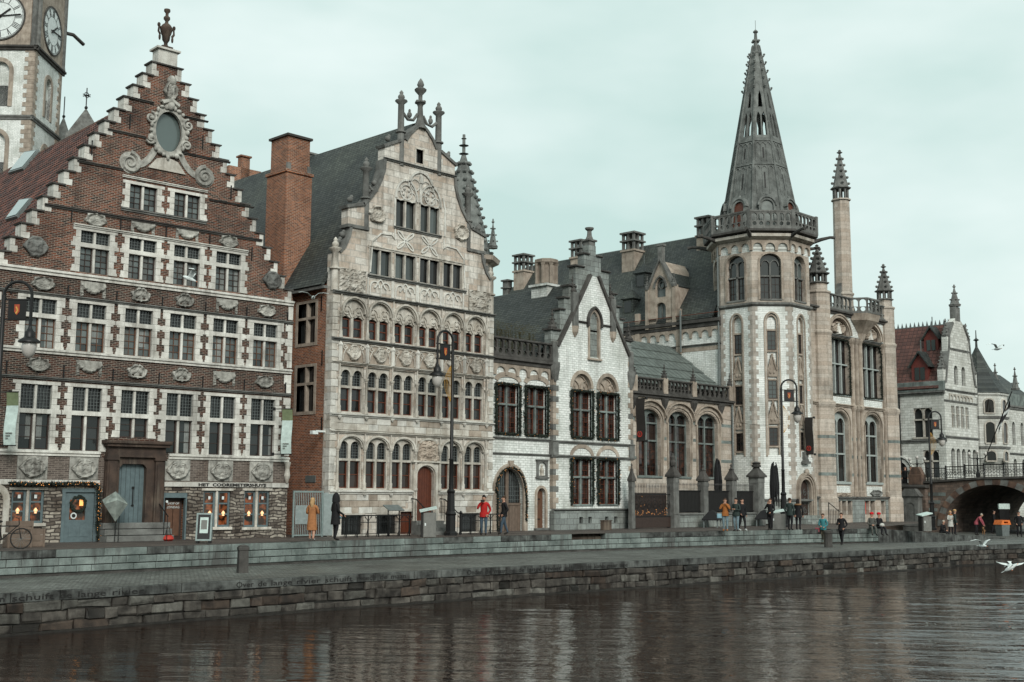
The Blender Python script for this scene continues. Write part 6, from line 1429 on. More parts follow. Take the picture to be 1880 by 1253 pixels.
for path, sd in ((EDGE, 11), (EDGE2, 12)):
    courses(QW, path, [(-1.14, ZL)], (1.3, 2.4), 'coping_stone', ['stone_fascia'], sd, .6, .006)
    courses(QW, path, [(-1.40, -1.14), (-1.71, -1.40), (-1.97, -1.71)], (.38, 1.1), 'quay_stone', ['stone_quay']*8+['stone_quay_pale']*2+['stone_quay_rust', 'stone_wet'], sd+5, .5, .06, .014, ch=.035, lean=.035)
    for a, b in zip(path, path[1:]):
        d = b-a; ob('core', moved(G().box(0, d.length, .10, .7, -2.6, -.95), a.x, a.y, 0, math.atan2(d.y, d.x)), 'stone_wet', QW)
        ob('footing', moved(G().box(0, d.length, -.08, .1, -2.6, -1.93), a.x, a.y, 0, math.atan2(d.y, d.x)), 'stone_wet', QW)
for s, xa, xb in (('Onder de maan schuift de lange rivier', -150, 265), ('Over de lange rivier schuift moede de maan', 433, 747), ('Onder de maan op de lange rivier schuift de kano naar zee', 860, 1152)):
    def pe(x): 
        y = 1090-x*.0566 if x < 300 else (1073-(x-300)*.054 if x < 600 else 1056.8-(x-600)*.0478); q = on_z(x, y, ZL); return lerp_path(EDGE, dist_at(EDGE, x, y, ZL))[0]
    A_, B_ = pe(xa), pe(xb); d = B_-A_; m_ = (A_+B_)/2; hd = math.atan2(d.y, d.x); n = Vector((d.y, -d.x, 0)).normalized()
    # follow the slight bend: cut the line in words
    words = s.split(' '); tot = len(s); pos = 0
    for wd in words:
        t0, t1 = pos/tot, (pos+len(wd))/tot; pos += len(wd)+1; La = dist_at(EDGE, *(lambda q: q)(( xa, 1090-xa*.0566 if xa < 300 else (1073-(xa-300)*.054 if xa < 600 else 1056.8-(xa-600)*.0478))), ZL)
        l0 = La+d.length*t0; l1 = La+d.length*t1; p0, _ = lerp_path(EDGE, l0); p1, _ = lerp_path(EDGE, l1); dd = p1-p0; nn = Vector((dd.y, -dd.x, 0)).normalized(); mm = (p0+p1)/2+nn*.012
        text('carved_lettering', [wd], .24, 'ink', QW, (mm.x, mm.y, -1.075), width=(p1-p0).length*.97, ext=.004, rot=(PI/2, 0, math.atan2(dd.y, dd.x)))
# weeds on the quay wall foot
for i, (px, py, label) in enumerate(((1300, 1058, 'straggly dead weed hanging from the quay wall below the walkers'), (1365, 1055, 'small tuft of brown weed on the wet quay wall'))):
    q = on_z(px, py-26, ZL); rnd = random.Random(i); g = G(); L_ = lerp_path(EDGE, dist_at(EDGE, px, 1026.4-(px-1240)*.0446, ZL))[0]
    for k in range(160):
        a = L_+Vector((rnd.gauss(0, .4), -.06-abs(rnd.gauss(0, .06)), -1.3-rnd.random()*.55)); b = a+Vector((rnd.gauss(0, .1), -rnd.random()*.12, -rnd.random()*.25+.05)); g.add([a, a+Vector((.012, 0, .012)), b], [(0, 1, 2)])
    tag(ob('quay_weed', g, 'plant'), label, 'plant')
# ================================================================ bridge
BX = 90.0
def bridge():
    T = thing('stone_bridge', 'brown stone arched bridge with ornate iron railing and lamps crossing the quay', 'bridge', (BX, 40, 0), R(90)) 
    # local x runs along +Y (away from the river), local y runs towards -X ... turned so the face looks upstream
    def bf(g): q = G(); q.v = [(x, -y, z) for x, y, z in g.v]; q.f = list(g.f); q.m = list(g.m); return q
    def deck(u): return 3.28-.006*(u+4.9)**2 if u < 6 else 2.55
    ac, hs, sp, rise = -2.55, 3.95, -.35, 3.15; a2 = -15.5; h2 = 6.5
    prof = [(x, deck(x)) for x in [6, 5, 4, 3, 2, 0, -2, -5, -8, -12, -16, -20, -24]]
    a1 = arched(ac-hs, ac+hs, -2.6, sp, rise, 22); aa2 = arched(a2-h2, a2+h2, -2.6, -.6, 3.1, 22)
    ob('face', bf(G().wall([(-24, -2.61)]+[(6, -2.61)]+prof, [a1, aa2], 0, .3, 14)), 'bridge_brick', T)
    for i in range(22):
        b0, b1 = 180*i/22, 180*(i+1)/22; q = arc(ac, sp, hs, b0, b1, 2, rise); r_ = arc(ac, sp, hs+.48, b0, b1, 2, rise+.45)
        ob('voussoir', bf(G().prism(q+r_[::-1], -.07-(.02 if i % 2 else 0), .2)), 'stone_terr' if i % 2 else 'stone_grey', T)
    for k, z in enumerate((.15, .75, 1.35, 1.95)):
        u0 = ac+hs*math.sqrt(max(0, 1-((z-sp)/(rise+.5))**2))+.65; ob('pale_course', bf(G().box(u0, max(u0+.4, 2.55), -.03, .1, z, z+.26)), 'stone_teal', T)
    g = G(); 
    for a, b in zip(prof, prof[1:]): g.add([(a[0], -.18, a[1]), (b[0], -.18, b[1]), (b[0], -.18, b[1]+.16), (a[0], -.18, a[1]+.16), (a[0], .3, a[1]+.16), (b[0], .3, b[1]+.16), (a[0], .1, a[1]-.12), (b[0], .1, b[1]-.12)], [(0, 1, 2, 3), (3, 2, 5, 4), (6, 7, 1, 0)])
    ob('cornice', bf(g), 'stone_dark', T)
    dk = G()
    for a, b in zip(prof, prof[1:]): dk.add([(a[0], 0, a[1]+.02), (b[0], 0, b[1]+.02), (b[0], 14, b[1]+.02), (a[0], 14, a[1]+.02)], [(0, 1, 2, 3)])
    ob('roadway', bf(dk), 'cobble_high', T)
    # railing in panels
    u = 2.6; k = 0
    while u > -23:
        z = deck(u-.75)+.16; g = G(); x0, x1 = u-1.5, u
        g.box(x0, x1, .02, .08, z+.88, z+.95).box(x0, x1, .03, .07, z+.08, z+.12).box(x0, x1, .03, .07, z+.70, z+.73)
        for i in range(7): x = x0+(i+.5)*1.5/7; g.box(x-.012, x+.012, .035, .06, z, z+.9)
        for i in range(5):
            c = x0+(i+.5)*.3; g.band(arc(c, z+.40, .13, 0, 360, 8), .03, .04, .06, True); g.band([(c-.13, z+.14), (c+.13, z+.66)], .02, .04, .06); g.band([(c+.13, z+.14), (c-.13, z+.66)], .02, .045, .055)
        g.box(x1-.04, x1+.04, .0, .1, z-.1, z+1.02); ob('railing_panel', bf(g), 'iron', T); u -= 1.5
    # abutment with stone pillar and its cap
    ob('abutment', bf(G().box(2.6, 6.6, -.5, 13, -2.6, 2.55)), 'bridge_brick', T); ob('abutment_cap', bf(G().box(2.45, 6.7, -.7, .4, 2.55, 2.8, .05)), 'stone_dark', T)
    ob('monument', bf(G().box(2.85, 4.25, -1.1, -.4, -.9, 1.9, .04).prism([(2.7, 1.9), (4.4, 1.9), (3.95, 2.5), (3.15, 2.5)], -1.2, -.4).wall([(2.9, -.4), (4.2, -.4), (4.2, 1.7), (2.9, 1.7)], [arched(3.2, 3.9, -.1, 1.1, .3)], -1.14, .03)), 'stone_grey', T, label='grey stone wayside pillar with framed panel')
    ob('pedestal', bf(G().box(2.9, 4.0, -.4, .4, 2.8, 3.6, .03).prism([(2.9, 3.6), (4.0, 3.6), (3.7, 4.2), (3.2, 4.2)], -.3, .3)), 'stone_terr', T)
    return T, bf, deck
brick('bridge_brick', (.21, .155, .125), (.11, .085, .07), (.10, .085, .075), .5, .2, .012, patch=(.5, .46, .42), pamt=.7, sc=.8, dirt=.4)
brick('far_ashlar', (.68, .69, .645), (.50, .50, .46), (.27, .28, .26), .6, .24, .012, patch=(.7, .7, .67), pamt=.7, bump=.2, sc=.6, dirt=.35, dirtc=(.13, .125, .11))
BR, bf_, deck_ = bridge()
def bridge_lamp(u, label):
    z = deck_(u)+.16; T = thing('bridge_lamp', label, 'lamp', (BX, 40+u, z), 0, 'lamps on the bridge')
    ob('post', G().lathe([(.16, 0), (.16, .3), (.08, .4), (.06, 1.3), (.10, 1.4), (.05, 1.5), (.05, 1.75)], n=8), 'iron', T)
    for s in (-1, 0, 1):
        if s: ob('arm', G().tube([(0, 0, 1.45), (0, s*.35, 1.4), (0, s*.6, 1.5), (0, s*.62, 1.62)], .03, 5), 'iron', T)
        ob('globe', G().ball((0, s*.62, 1.78 if s else 1.92), .13, .13, .15, 8, 6), 'milk_glass', T, smooth=True)
    return T
bridge_lamp(3.4, 'three-armed iron globe lamp on the pedestal beside the bridge end'); bridge_lamp(-1.45, 'three-armed iron globe lamp rising from the bridge railing above the arch')
# ================================================================ corner building beyond the bridge
def right_building():
    o = Vector((105, 47.8, 0)); T = thing('gabled_corner_building', 'pale stone corner building with red tiled roof, red dormers and stepped gable beyond the bridge', 'building', o, 0)
    F0 = Frame(105, 47.8, 0); F9 = Frame(105, 47.8, 90)
    W_, EA, AP_ = 7.0, 11.5, 18.3; C = W_/2
    hs = [[(1.4+i*1.0, 8.2), (2.1+i*1.0, 8.2), (2.1+i*1.0, 10.2), (1.4+i*1.0, 10.2)] for i in range(4)]+[arched(1.0+i*1.15, 1.8+i*1.15, 4.0, 5.9, .4, 8) for i in range(5)]+[arched(2.3, 3.1, 12.2, 13.6, .4, 8), arched(3.9, 4.7, 12.2, 13.6, .4, 8)]
    gl = [(0, -1), (W_, -1), (W_, 12.3), (W_-.3, 12.3), (W_-.9, 14.6), (W_-1.2, 15.4), (W_-1.4, 16.8), (W_-2.3, 18.0), (C+.5, 18.5), (C-.5, 18.5), (2.3, 18.0), (1.4, 16.8), (1.2, 15.4), (.9, 14.6), (.3, 12.3), (0, 12.3)]
    ob('gable_wall', G().wall(gl, hs, 0, .5, .3), 'far_ashlar', T); ob('gable_glass', G().box(.5, W_-.5, .28, .3, 3.5, 14), 'glass_dark', T)
    for z, d in ((11.5, .15), (15.4, .12), (7.2, .15), (10.5, .1)): ob('string_course', moulding(course_pr(z, z+.2, d), 0 if z < 12 else 1.2, W_ if z < 12 else W_-1.2), 'stone_grey', T)
    for i in range(4): ob('mullion', G().box(1.4+i*1.0, 2.1+i*1.0, .05, .2, 9.4, 9.5).box(1.72+i, 1.78+i, .05, .2, 8.2, 10.2), 'stone_pale', T)
    ob('frieze', frieze(1.0, 6.0, 7, 10.75, 11.3, .08), 'stone_pale', T)
    for s in (0, 1):
        mx = lambda x: x if not s else W_-x
        ob('coping', G().band([(mx(x), z) for x, z in gl[-1:-7:-1]], .22, -.15, .6), 'stone_grey', T)
        for x, z in ((.15, 12.3), (1.3, 15.4)): ob('pinnacle', moved(pinnacle(.3, 1.2, 1.5, 3, False, 6), mx(x), .2, z), 'stone_grey', T); ob('pinnacle_shaft', G().box(mx(x)-.28, mx(x)+.28, -.05, .5, z-1.0, z+1.2), 'far_ashlar', T)
    ob('gable_finial', merge(G().box(C-.5, C+.5, -.05, .5, 18.3, 19.6), moved(pinnacle(.42, 1.3, 1.9, 2, False, 8), C, .2, 18.4)), 'stone_grey', T)
    # left wall with windows and entrance arch
    L = 13.0
    wl = [(1.2, 3.0, 7.3, 10.0), (5.6, 7.2, 7.3, 10.0), (.7, 2.2, 3.6, 6.1)]; wh = [[(a, c), (b, c), (b, d), (a, d)] for a, b, c, d in wl]; dh = arched(3.6, 5.6, .5, 4.2, 1.0, 12)
    ob('side_wall', side(G().wall([(.51, -1), (L, -1), (L, EA), (.51, EA)], wh+[dh], 0, .4, .3), 0), 'far_ashlar', T)
    for a, b, c, d in wl:
        m_ = (a+b)/2; p = ob('side_window', side(G().box(m_-.08, m_+.08, .08, .3, c, d).box(a, b, .08, .3, c+(d-c)*.6-.07, c+(d-c)*.6+.07).box(a-.15, b+.15, -.1, .2, c-.15, c).band(arch_top(a, m_-.05, d-.5, .5, 8), .1, .05, .2).band(arch_top(m_+.05, b, d-.5, .5, 8), .1, .05, .2), 0), 'stone_pale', T); ob('pane', side(G().box(a, b, .26, .28, c, d), 0), 'glass_dark', p)
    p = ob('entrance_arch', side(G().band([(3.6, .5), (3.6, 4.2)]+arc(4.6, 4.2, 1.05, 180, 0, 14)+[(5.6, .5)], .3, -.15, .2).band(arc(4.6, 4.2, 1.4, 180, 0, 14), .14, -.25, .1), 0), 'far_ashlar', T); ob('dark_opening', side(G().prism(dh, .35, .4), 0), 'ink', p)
    for z, d in ((EA-.3, .3), (6.8, .15)): ob('string_course', side(moulding(course_pr(z, z+.3, d), -.1, L), 0), 'stone_grey', T)
    ob('parapet', side(G().box(-.1, 4.5, -.2, .1, EA, EA+.9, .03), 0), 'stone_teal', T); ob('parapet', side(G().box(4.8, 5.6, -.3, .2, EA-1.8, EA+3.0).box(4.7, 6.4, -.32, .2, EA+1.2, EA+1.7), 0), 'far_ashlar', T)
    ob('parapet_pinnacle', side(moved(pinnacle(.26, 0, 2.0, 2, False, 6), 5.2, 0, EA+3.0), 0), 'stone_grey', T)
    ob('corner_statue', side(G().lathe([(.3, 8.6), (.4, 9.2), (.3, 10), (.2, 10.4)], 6.3, -.4, 8).ball((6.3, -.4, 10.7), .2, .2, .25, 8, 6).lathe([(.1, 7.4), (.5, 8.4), (.5, 8.6)], 6.3, -.4, 8), 0), 'stone_pale', T); ob('downpipe', side(G().tube([(4.3, -.15, 1), (4.3, -.15, EA)], .08, 6), 0), 'iron', T)
    RZ = 17.95
    ob('roof', G().slab([(C, .4, RZ), (-.2, .4, EA+.2), (-.2, L, EA+.2), (C, L, RZ)], .15), 'pantile_far', T); ob('roof', G().slab([(C, .4, RZ), (C, L, RZ), (W_+.2, L, EA), (W_+.2, .4, EA)], .15), 'pantile_far', T)
    ob('back', G().prism([(0, -1), (W_, -1), (W_, EA), (C, RZ-.1), (0, EA)], L-.2, L), 'far_ashlar', T)
    g = G().tube([(C, .5, RZ+.05), (C, L, RZ+.05)], .12, 6); ob('ridge', g, 'lead', T)
    for i in range(26): ob('ridge_crest', G().prism([(-.12, 0), (.12, 0), (.05, .3), (0, .5), (-.05, .3)], -.02, .02), 'lead', T, (C, .9+i*.42, RZ+.12), (0, 0, PI/2)) if i == 0 else ob('ridge_crest', bpy.data.objects['ridge_crest'].data, None, T, (C, .9+i*.42, RZ+.12), (0, 0, PI/2))
    for y, t_, s in ((2.3, .12, 1.15), (1.9, .58, 1.0)):
        x = -.2+(C+.2)*t_; z = EA+.2+(RZ-EA-.2)*t_; d = ob('roof_dormer', side(G().prism([(y-.7*s, z), (y+.7*s, z), (y+.7*s, z+1.3*s), (y, z+2.3*s), (y-.7*s, z+1.3*s)], 0, 1.6), x-.1), 'dormer_red', T)
        ob('dormer_window', side(G().box(y-.42*s, y-.05, -.05, .02, z+.15, z+1.15*s).box(y+.05, y+.42*s, -.05, .02, z+.15, z+1.15*s), x-.1), 'glass_pale', d)
        for q in (-1, 1): ob('dormer_roof', side(G().prism([(y, z+2.5*s), (y, z+2.32*s), (y+q*.85*s, z+1.15*s), (y+q*.98*s, z+1.15*s)], -.25, 2.0), x-.1), 'slate', d)
        ob('spike', side(G().tube([(y, .3, z+2.4*s), (y, .3, z+3.4*s)], .05, 4), x), 'lead', d)
    # octagonal oriel turret with pointed roof, flag
    tx, ty_, tr_ = 11.0, 1.5, 2.6
    ob('turret', G().lathe([(tr_*.7, 4.5), (tr_, 5.6), (tr_, 11.6), (tr_+.15, 11.7), (tr_+.15, 11.9)], tx, ty_, 8, PI/8), 'far_ashlar', T); ob('turret_roof', G().lathe([(tr_+.25, 11.9), (tr_*.8, 12.9), (tr_*.42, 14.6), (.12, 16.6), (.1, 17.2), (.3, 17.3), (.06, 17.5), (.04, 18.3)], tx, ty_, 8, PI/8), 'slate', T)
    ob('turret_body', G().lathe([(tr_*.7, -1), (tr_*.7, 4.5)], tx, ty_, 8, PI/8), 'far_ashlar', T)
    for k in (180, 225, 270, 315):
        n = Vector((math.cos(R(k)), math.sin(R(k)))); t_ = Vector((-n.y, n.x)); ap = tr_*math.cos(PI/8)
        for z0, z1 in ((9.9, 11.2), (7.0, 9.0), (5.3, 6.2)):
            if z1 < 7 and k == 180: continue
            q = G().prism(arched(-.42, .42, z0, z1-.3, .35, 8), -.02, .05); q.v = [(tx+n.x*(ap-y)+t_.x*x, ty_+n.y*(ap-y)+t_.y*x, z) for x, y, z in q.v]; wn = ob('turret_window', q, 'glass_brown', T)
            q = G().band([(-.5, z0), (-.5, z1-.3)]+arch_top(-.5, .5, z1-.3, .42, 8)[::-1]+[(.5, z0), (-.5, z0)], .14, -.1, .02); q.v = [(tx+n.x*(ap-y)+t_.x*x, ty_+n.y*(ap-y)+t_.y*x, z) for x, y, z in q.v]; ob('frame', q, 'stone_pale', wn)
    for z in (6.5, 9.4): ob('turret_course', G().lathe([(tr_+.1, z), (tr_+.14, z+.2), (tr_, z+.25)], tx, ty_, 8, PI/8), 'stone_grey', T)
    x0, x1 = 7.0, 30
    hs = [arched(14.5+i*2.2, 15.3+i*2.2, 7.2, 9.2, .4, 8) for i in range(6)]+[arched(14.5+i*2.2, 15.3+i*2.2, 3.2, 5.4, .4, 8) for i in range(6)]
    ob('range_wall', G().wall([(x0, -1), (x1, -1), (x1, 11.2), (x0, 11.2)], hs, 1.5, .4, .3), 'far_ashlar', T); ob('range_glass', G().box(14, x1-.2, 1.78, 1.8, 2.5, 10.5), 'glass_dark', T); ob('range_course', moulding(course_pr(10.9, 11.3, .25), x0, x1), 'stone_grey', T, (0, 1.5, 0)); ob('range_course', moulding(course_pr(6.2, 6.4, .15), x0, x1), 'stone_grey', T, (0, 1.5, 0))
    ob('range_parapet', G().box(13.5, x1, 1.45, 1.8, 11.3, 12.5), 'stone_teal', T); ob('range_roof', G().slab([(x0, 1.8, 11.4), (x1, 1.8, 11.4), (x1, 7, 15.6), (x0, 7, 15.6)], .2), 'slate', T)
    for x in (15.5, 20.5): ob('range_pinnacle', moved(pinnacle(.35, 1.0, 2.2, 2, False, 6), x, 1.6, 12.0), 'stone_grey', T)
    return T
paint('dormer_red', (.15, .032, .024), .7)
m = MATS['pantile'].copy(); m.name = 'pantile_far'; MATS['pantile_far'] = m
for nd in m.node_tree.nodes:
    if nd.type == 'TEX_BRICK': nd.inputs['Brick Width'].default_value = .42; nd.inputs['Row Height'].default_value = .36; nd.inputs['Color1'].default_value = (.12, .048, .036, 1); nd.inputs['Color2'].default_value = (.075, .03, .024, 1); nd.inputs['Mortar'].default_value = (.05, .02, .016, 1); nd.inputs['Mortar Size'].default_value = .05
RB = right_building()
# flag on the corner building
g = G(); n = 8
fl = thing('slanted_flag', 'dark and white flag drooping from a slanted pole on the corner building', 'flag', (113.2, 46.5, 7.6), 0)
ob('pole', G().tube([(0, 1.2, -2.0), (0, -1.6, 4.2)], .05, 5), 'iron', fl)
for i in range(n):
    for j in range(4):
        x0, x1 = i/n, (i+1)/n; f = lambda s, t_: (.0+.25*math.sin(s*5+t_), -1.4+1.1*s+.1*t_, 3.7-2.6*s-1.0*t_*.9)
        g.add([f(x0, j/4), f(x1, j/4), f(x1, (j+1)/4), f(x0, (j+1)/4)], [(0, 1, 2, 3)], 1 if (i+j) % 4 == 0 else 0)
ob('cloth', g, ['black_cloth', 'white_paint'], fl)
# ================================================================ clock tower and far roofs behind
def at_depth(px, py, d): r_ = ray(px, py); return EYEP+r_*(d/F_PX)
def clock_tower():
    c = at_depth(64, 110, 115); T = thing('clock_tower', 'tall white stone clock tower with white dials rising behind the brick gable', 'tower', (c.x, c.y, 0), R(45))
    # local: x runs along the face that turns away, y runs back along the other; corner at origin; left face looks along -x
    Wd = 7.0; z1, z2, z3 = at_depth(62, 221, 115).z, at_depth(62, 88, 115).z, 58; zk = at_depth(8, 28, 115).z
    def mir(g): q = G(); q.v = [(Wd-x, y, z) for x, y, z in g.v]; q.f = list(g.f); q.m = list(g.m); return q
    for nm, fn in (('left', lambda g: side(mir(g), 0)), ('right', lambda g: g)):
        hs = [arched(2.75, 4.65, a, b, .95, 10) for a, b in ((z1-7.4, z1-2.4), (z1+1.1, z2-2.3))] if nm == 'left' else [arched(3.0, 4.4, a, b, .7, 10) for a, b in ((z1-7.4, z1-2.6), (z1+1.0, z2-2.5))]
        ob('wall', fn(G().wall([(0, 15), (Wd, 15), (Wd, z2), (0, z2)], hs, 0, .5, .5)), 'white_brick', T); ob('clock_stage', fn(G().box(0, Wd, -.06, .5, z2, z3)), 'stone_tan', T)
        for h in hs:
            x0, x1 = h[0][0], h[1][0]; zb = h[0][1]; zt = h[2][1]; p = ob('belfry_window', fn(G().band([(x0-.2, zb), (x0-.2, zt)]+arc((x0+x1)/2, zt, (x1-x0)/2+.2, 180, 0, 12)+[(x1+.2, zb)], .4, -.08, .3)), 'stone_tan', T)
            ob('pane', fn(G().box(x0, x1, .4, .45, zb, zb+(zt-zb)*.62)), 'glass_dark', p); ob('infill', fn(G().prism(arched(x0, x1, zb+(zt-zb)*.62, zt, .9, 10), .35, .4)), 'white_brick', p)
        for z, d in ((z1-.2, .2), (z2-.2, .35)): ob('string_course', fn(moulding(course_pr(z, z+.45, d), -d, Wd+d)), 'stone_dark' if z > 40 else 'stone_grey', T)
        for e in (0, Wd):
            z = 20; j = 0
            while z < z2-.3:
                wd = .95 if j % 2 else .6; ob('quoin', fn(G().box(*sorted((e, e+(wd if e == 0 else -wd))), -.05, .3, z+.01, z+.44)), 'stone_tan', T); z += .45; j += 1
        # dial
        cx_, cz = Wd/2, zk; rr = 2.3; d = ob('clock_dial', fn(G().prism(arc(cx_, cz, rr, 0, 355, 40), -.2, -.1)), 'white_paint', T, label='round white clock dial with black Roman numerals')
        g = G(); g.band(arc(cx_, cz, rr+.06, 0, 360, 40), .16, -.26, -.1, True); ob('rim', fn(g), 'stone_dark', d)
        g = G(); g.band(arc(cx_, cz, rr*.62, 0, 360, 40), .04, -.215, -.2, True); g.band(arc(cx_, cz, rr*.95, 0, 360, 40), .04, -.215, -.2, True); ob('ring', fn(g), 'ink', d)
        for hnum in range(12):
            rom = ['XII', 'I', 'II', 'III', 'IIII', 'V', 'VI', 'VII', 'VIII', 'IX', 'X', 'XI'][hnum]; a = PI/2-2*PI*hnum/12; g = G(); wtot = sum({'X': .3, 'V': .28, 'I': .14}[q] for q in rom); x = -wtot/2
            for q in rom:
                wq = {'X': .3, 'V': .28, 'I': .14}[q]
                segs = {'I': [((wq/2, -.32), (wq/2, .32))], 'V': [((.03, .32), (wq/2, -.32)), ((wq-.03, .32), (wq/2, -.32))], 'X': [((.03, .32), (wq-.03, -.32)), ((wq-.03, .32), (.03, -.32))]}[q]
                for s0, s1 in segs:
                    pts = []
                    for lx, lz in (s0, s1): X = x+lx; b_ = rr*.78+lz; pts.append((cx_+math.cos(a)*b_+math.sin(a)*X, cz+math.sin(a)*b_-math.cos(a)*X))
                    g.band(pts, .06, -.22, -.2)
                x += wq
            ob('numeral', fn(g), 'ink', d)
        sgn = -1 if nm == 'left' else 1
        for ang, ln, wd in ((38, 1.25, .15), (6, 2.0, .10)):
            a = R(ang); g = G().band([(cx_-math.cos(a)*.5, cz-math.sin(a)*.5), (cx_+math.cos(a)*ln, cz+math.sin(a)*ln)], wd, -.3, -.25); g.prism(arc(cx_, cz, .16, 0, 340, 10), -.31, -.24); ob('hand', fn(g), 'ink', d)
        ob('clock_panel', fn(G().wall([(.5, zk-2.9), (Wd-.5, zk-2.9), (Wd-.5, zk+2.9), (.5, zk+2.9)], [arc(cx_, cz, rr+.15, 0, 350, 35)], -.16, .1)), 'stone_tan', T)
        for e in (.2, Wd-.2): ob('stage_shaft', fn(G().lathe([(.32, z2+.2), (.26, z2+.6), (.26, 57)], e, -.1, 8)), 'stone_grey', T)
    # left dial reads mirrored unless turned: the side face runs away from the camera's right
    q = G().tube([(Wd-.4, .3, zk+1.2), (Wd+1.2, -.5, zk+1.5), (Wd+2.6, -1.1, zk+1.0)], .2, 6); ob('gargoyle', q, 'stone_dark', T)
    ob('core', G().box(.4, Wd-.02, .5, Wd, 15, z3), 'white_brick', T)
    return T
CT = clock_tower()
def far_spire(px, pa, pb, hw, d, label, cross=True, n=4):
    a = at_depth(px, pa, d); zb = at_depth(px, pb, d).z; r_ = hw*d/F_PX; T = thing('pointed_roof', label, 'roof', (a.x, a.y, 0), R(20))
    ob('roof_slope', G().lathe([(r_*1.3, zb-6), (r_, zb), (.05, a.z)], n=n), 'stone_grey', T); ob('body', G().lathe([(r_*1.2, 0), (r_*1.2, zb-6)], n=n), 'white_brick', T)
    h = d*.018; g = G().tube([(0, 0, a.z-.2), (0, 0, a.z+h)], .06, 5).ball((0, 0, a.z+.1), .18, .18, .18, 6, 5)
    if cross: g.box(-.5, .5, -.04, .04, a.z+h*.62, a.z+h*.62+.08).box(-.04, .04, -.5, .5, a.z+h*.62, a.z+h*.62+.08); g.band(arc(0, a.z+h*.66, .28, 0, 360, 10), .06, -.03, .03, True)
    ob('finial', g, 'iron', T); return T
far_spire(158, 200, 262, 46, 122, 'grey pyramid roof with iron cross behind the brick gable'); far_spire(117, 216, 262, 17, 128, 'slim grey pointed turret roof beside the clock tower', False, 8)
def church_spire():
    d = 84; a = at_depth(852, 240, d); T = thing('crocketed_spire', 'dark crocketed stone spire rising behind the curved gable', 'spire', (a.x, a.y, 0), R(10)); zt = a.z; zb = at_depth(870, 480, d).z; rb = 2.05
    rr = lambda z: .1+(rb-.1)*((zt-1.6-z)/(zt-1.6-zb))**.92 if z < zt-1.7 else .12
    zs = [zb+(zt-1.7-zb)*i/8 for i in range(9)]; ob('spire_shell', G().lathe([(rr(z), z) for z in zs]+[(.1, zt-.3)], n=8), 'stone_spire', T); ob('base', G().lathe([(rb*1.05, 0), (rb*1.05, zb-.6), (rb*1.25, zb-.4), (rb*1.3, zb-.1), (rb, zb)], n=8), 'tan_ashlar', T)
    for k in range(8):
        a_ = 2*PI*k/8
        for i in range(11):
            z = zb+.4+(zt-2.2-zb)*i/11; r_ = rr(z)+.08; ob('crocket', G().ball((r_*math.cos(a_), r_*math.sin(a_), z), .17, .17, .13, 5, 4), 'stone_spire', T)
    for z in (zt-1.7, zt-1.1, zt-.6): ob('finial_ring', G().lathe([(.1, z-.05), (.36 if z < zt-1 else .2, z), (.1, z+.08)], n=8), 'stone_spire', T)
    for k in range(4):
        a_ = PI/2*k+PI/8; ob('pinnacle', moved(pinnacle(.28, 1.0, 1.9, 3, False, 6), (rb+.1)*math.cos(a_), (rb+.1)*math.sin(a_), zb-.4), 'stone_spire', T)
    return T
church_spire()
# ================================================================ street furniture
def place(px, py, z=0.0): return on_z(px, py, z)
def heading_to_cam(p): return math.atan2(EYEP.y-p.y, EYEP.x-p.x)
# ---- lamp posts
def shield_panel(T, x0, x1, z0, z1):
    p = ob('emblem_panel', G().box(x0, x1, -.02, .02, z0, z1), 'iron', T); cx_ = (x0+x1)/2; h = z1-z0
    q = [(cx_-.11, z1-.08), (cx_+.11, z1-.08), (cx_+.11, z0+.22), (cx_, z0+.06), (cx_-.11, z0+.22)]
    for s in (-1, 1): ob('shield', G().prism([(cx_+(x-cx_)*.8, z0+h*.5+(z-z0-h*.5)*.75) for x, z in q], s*.028-.004, s*.028+.004), 'lamp_red', p); ob('charge', G().band([(cx_-.03, z0+.18), (cx_+.03, z0+.3), (cx_-.03, z0+.42)], .05, s*.034-.003, s*.034+.003), 'gold', p)
def street_lamp(pos, h, sx, label, orn=True):
    T = thing('street_lamp', label, 'street lamp', pos, R(-45) if sx > 0 else PI, 'arched street lamps along the quay'); w_ = .95; r = w_/2; zs = h-r
    ob('base', G().lathe([(.30, 0), (.30, .12), (.22, .2), (.22, .9), (.26, .98), (.19, 1.1), (.16, 1.9), (.2, 2.0), (.13, 2.1)], n=8), 'iron', T, smooth=False)
    ob('post', G().lathe([(.11, 2.0), (.10, 3.4), (.13, 3.45), (.085, 3.5), (.07, zs)], n=10), 'iron', T, smooth=True)
    ob('arch', G().tube([(0, 0, zs-.05)]+[(r-r*math.cos(R(a)), 0, zs+r*math.sin(R(a))) for a in range(0, 181, 15)]+[(w_, 0, zs-1.15)], .055, 8), 'iron', T)
    ob('crossbar', G().tube([(-.08, 0, zs-.15), (w_+.08, 0, zs-.15)], .028, 6), 'iron', T); ob('crossbar', G().tube([(-.08, 0, zs-.85), (w_+.08, 0, zs-.85)], .028, 6), 'iron', T); shield_panel(T, .17, w_-.17, zs-.82, zs-.18)
    z = zs-1.15; l = ob('lantern', G().lathe([(.04, z+.12), (.08, z), (.12, z-.08), (.17, z-.12), (.18, z-.3), (.36, z-.42), (.37, z-.48), (.2, z-.5)], w_, 0, 12), 'iron', T, smooth=True)
    ob('globe', G().lathe([(.22, z-.5), (.25, z-.62), (.2, z-.85), (.09, z-1.0), (.01, z-1.03)], w_, 0, 12), 'milk_glass', l, smooth=True)
    if orn:
        g = G(); zc = zs-2.1
        for k in range(5): g.tube([(.1+.5*(k/5)*math.sin(t_*PI), 0, zc+1.0-1.7*t_) for t_ in [i/10 for i in range(11)]], .010, 4)
        ob('wire_ornament', g, 'gold', T)
    return T
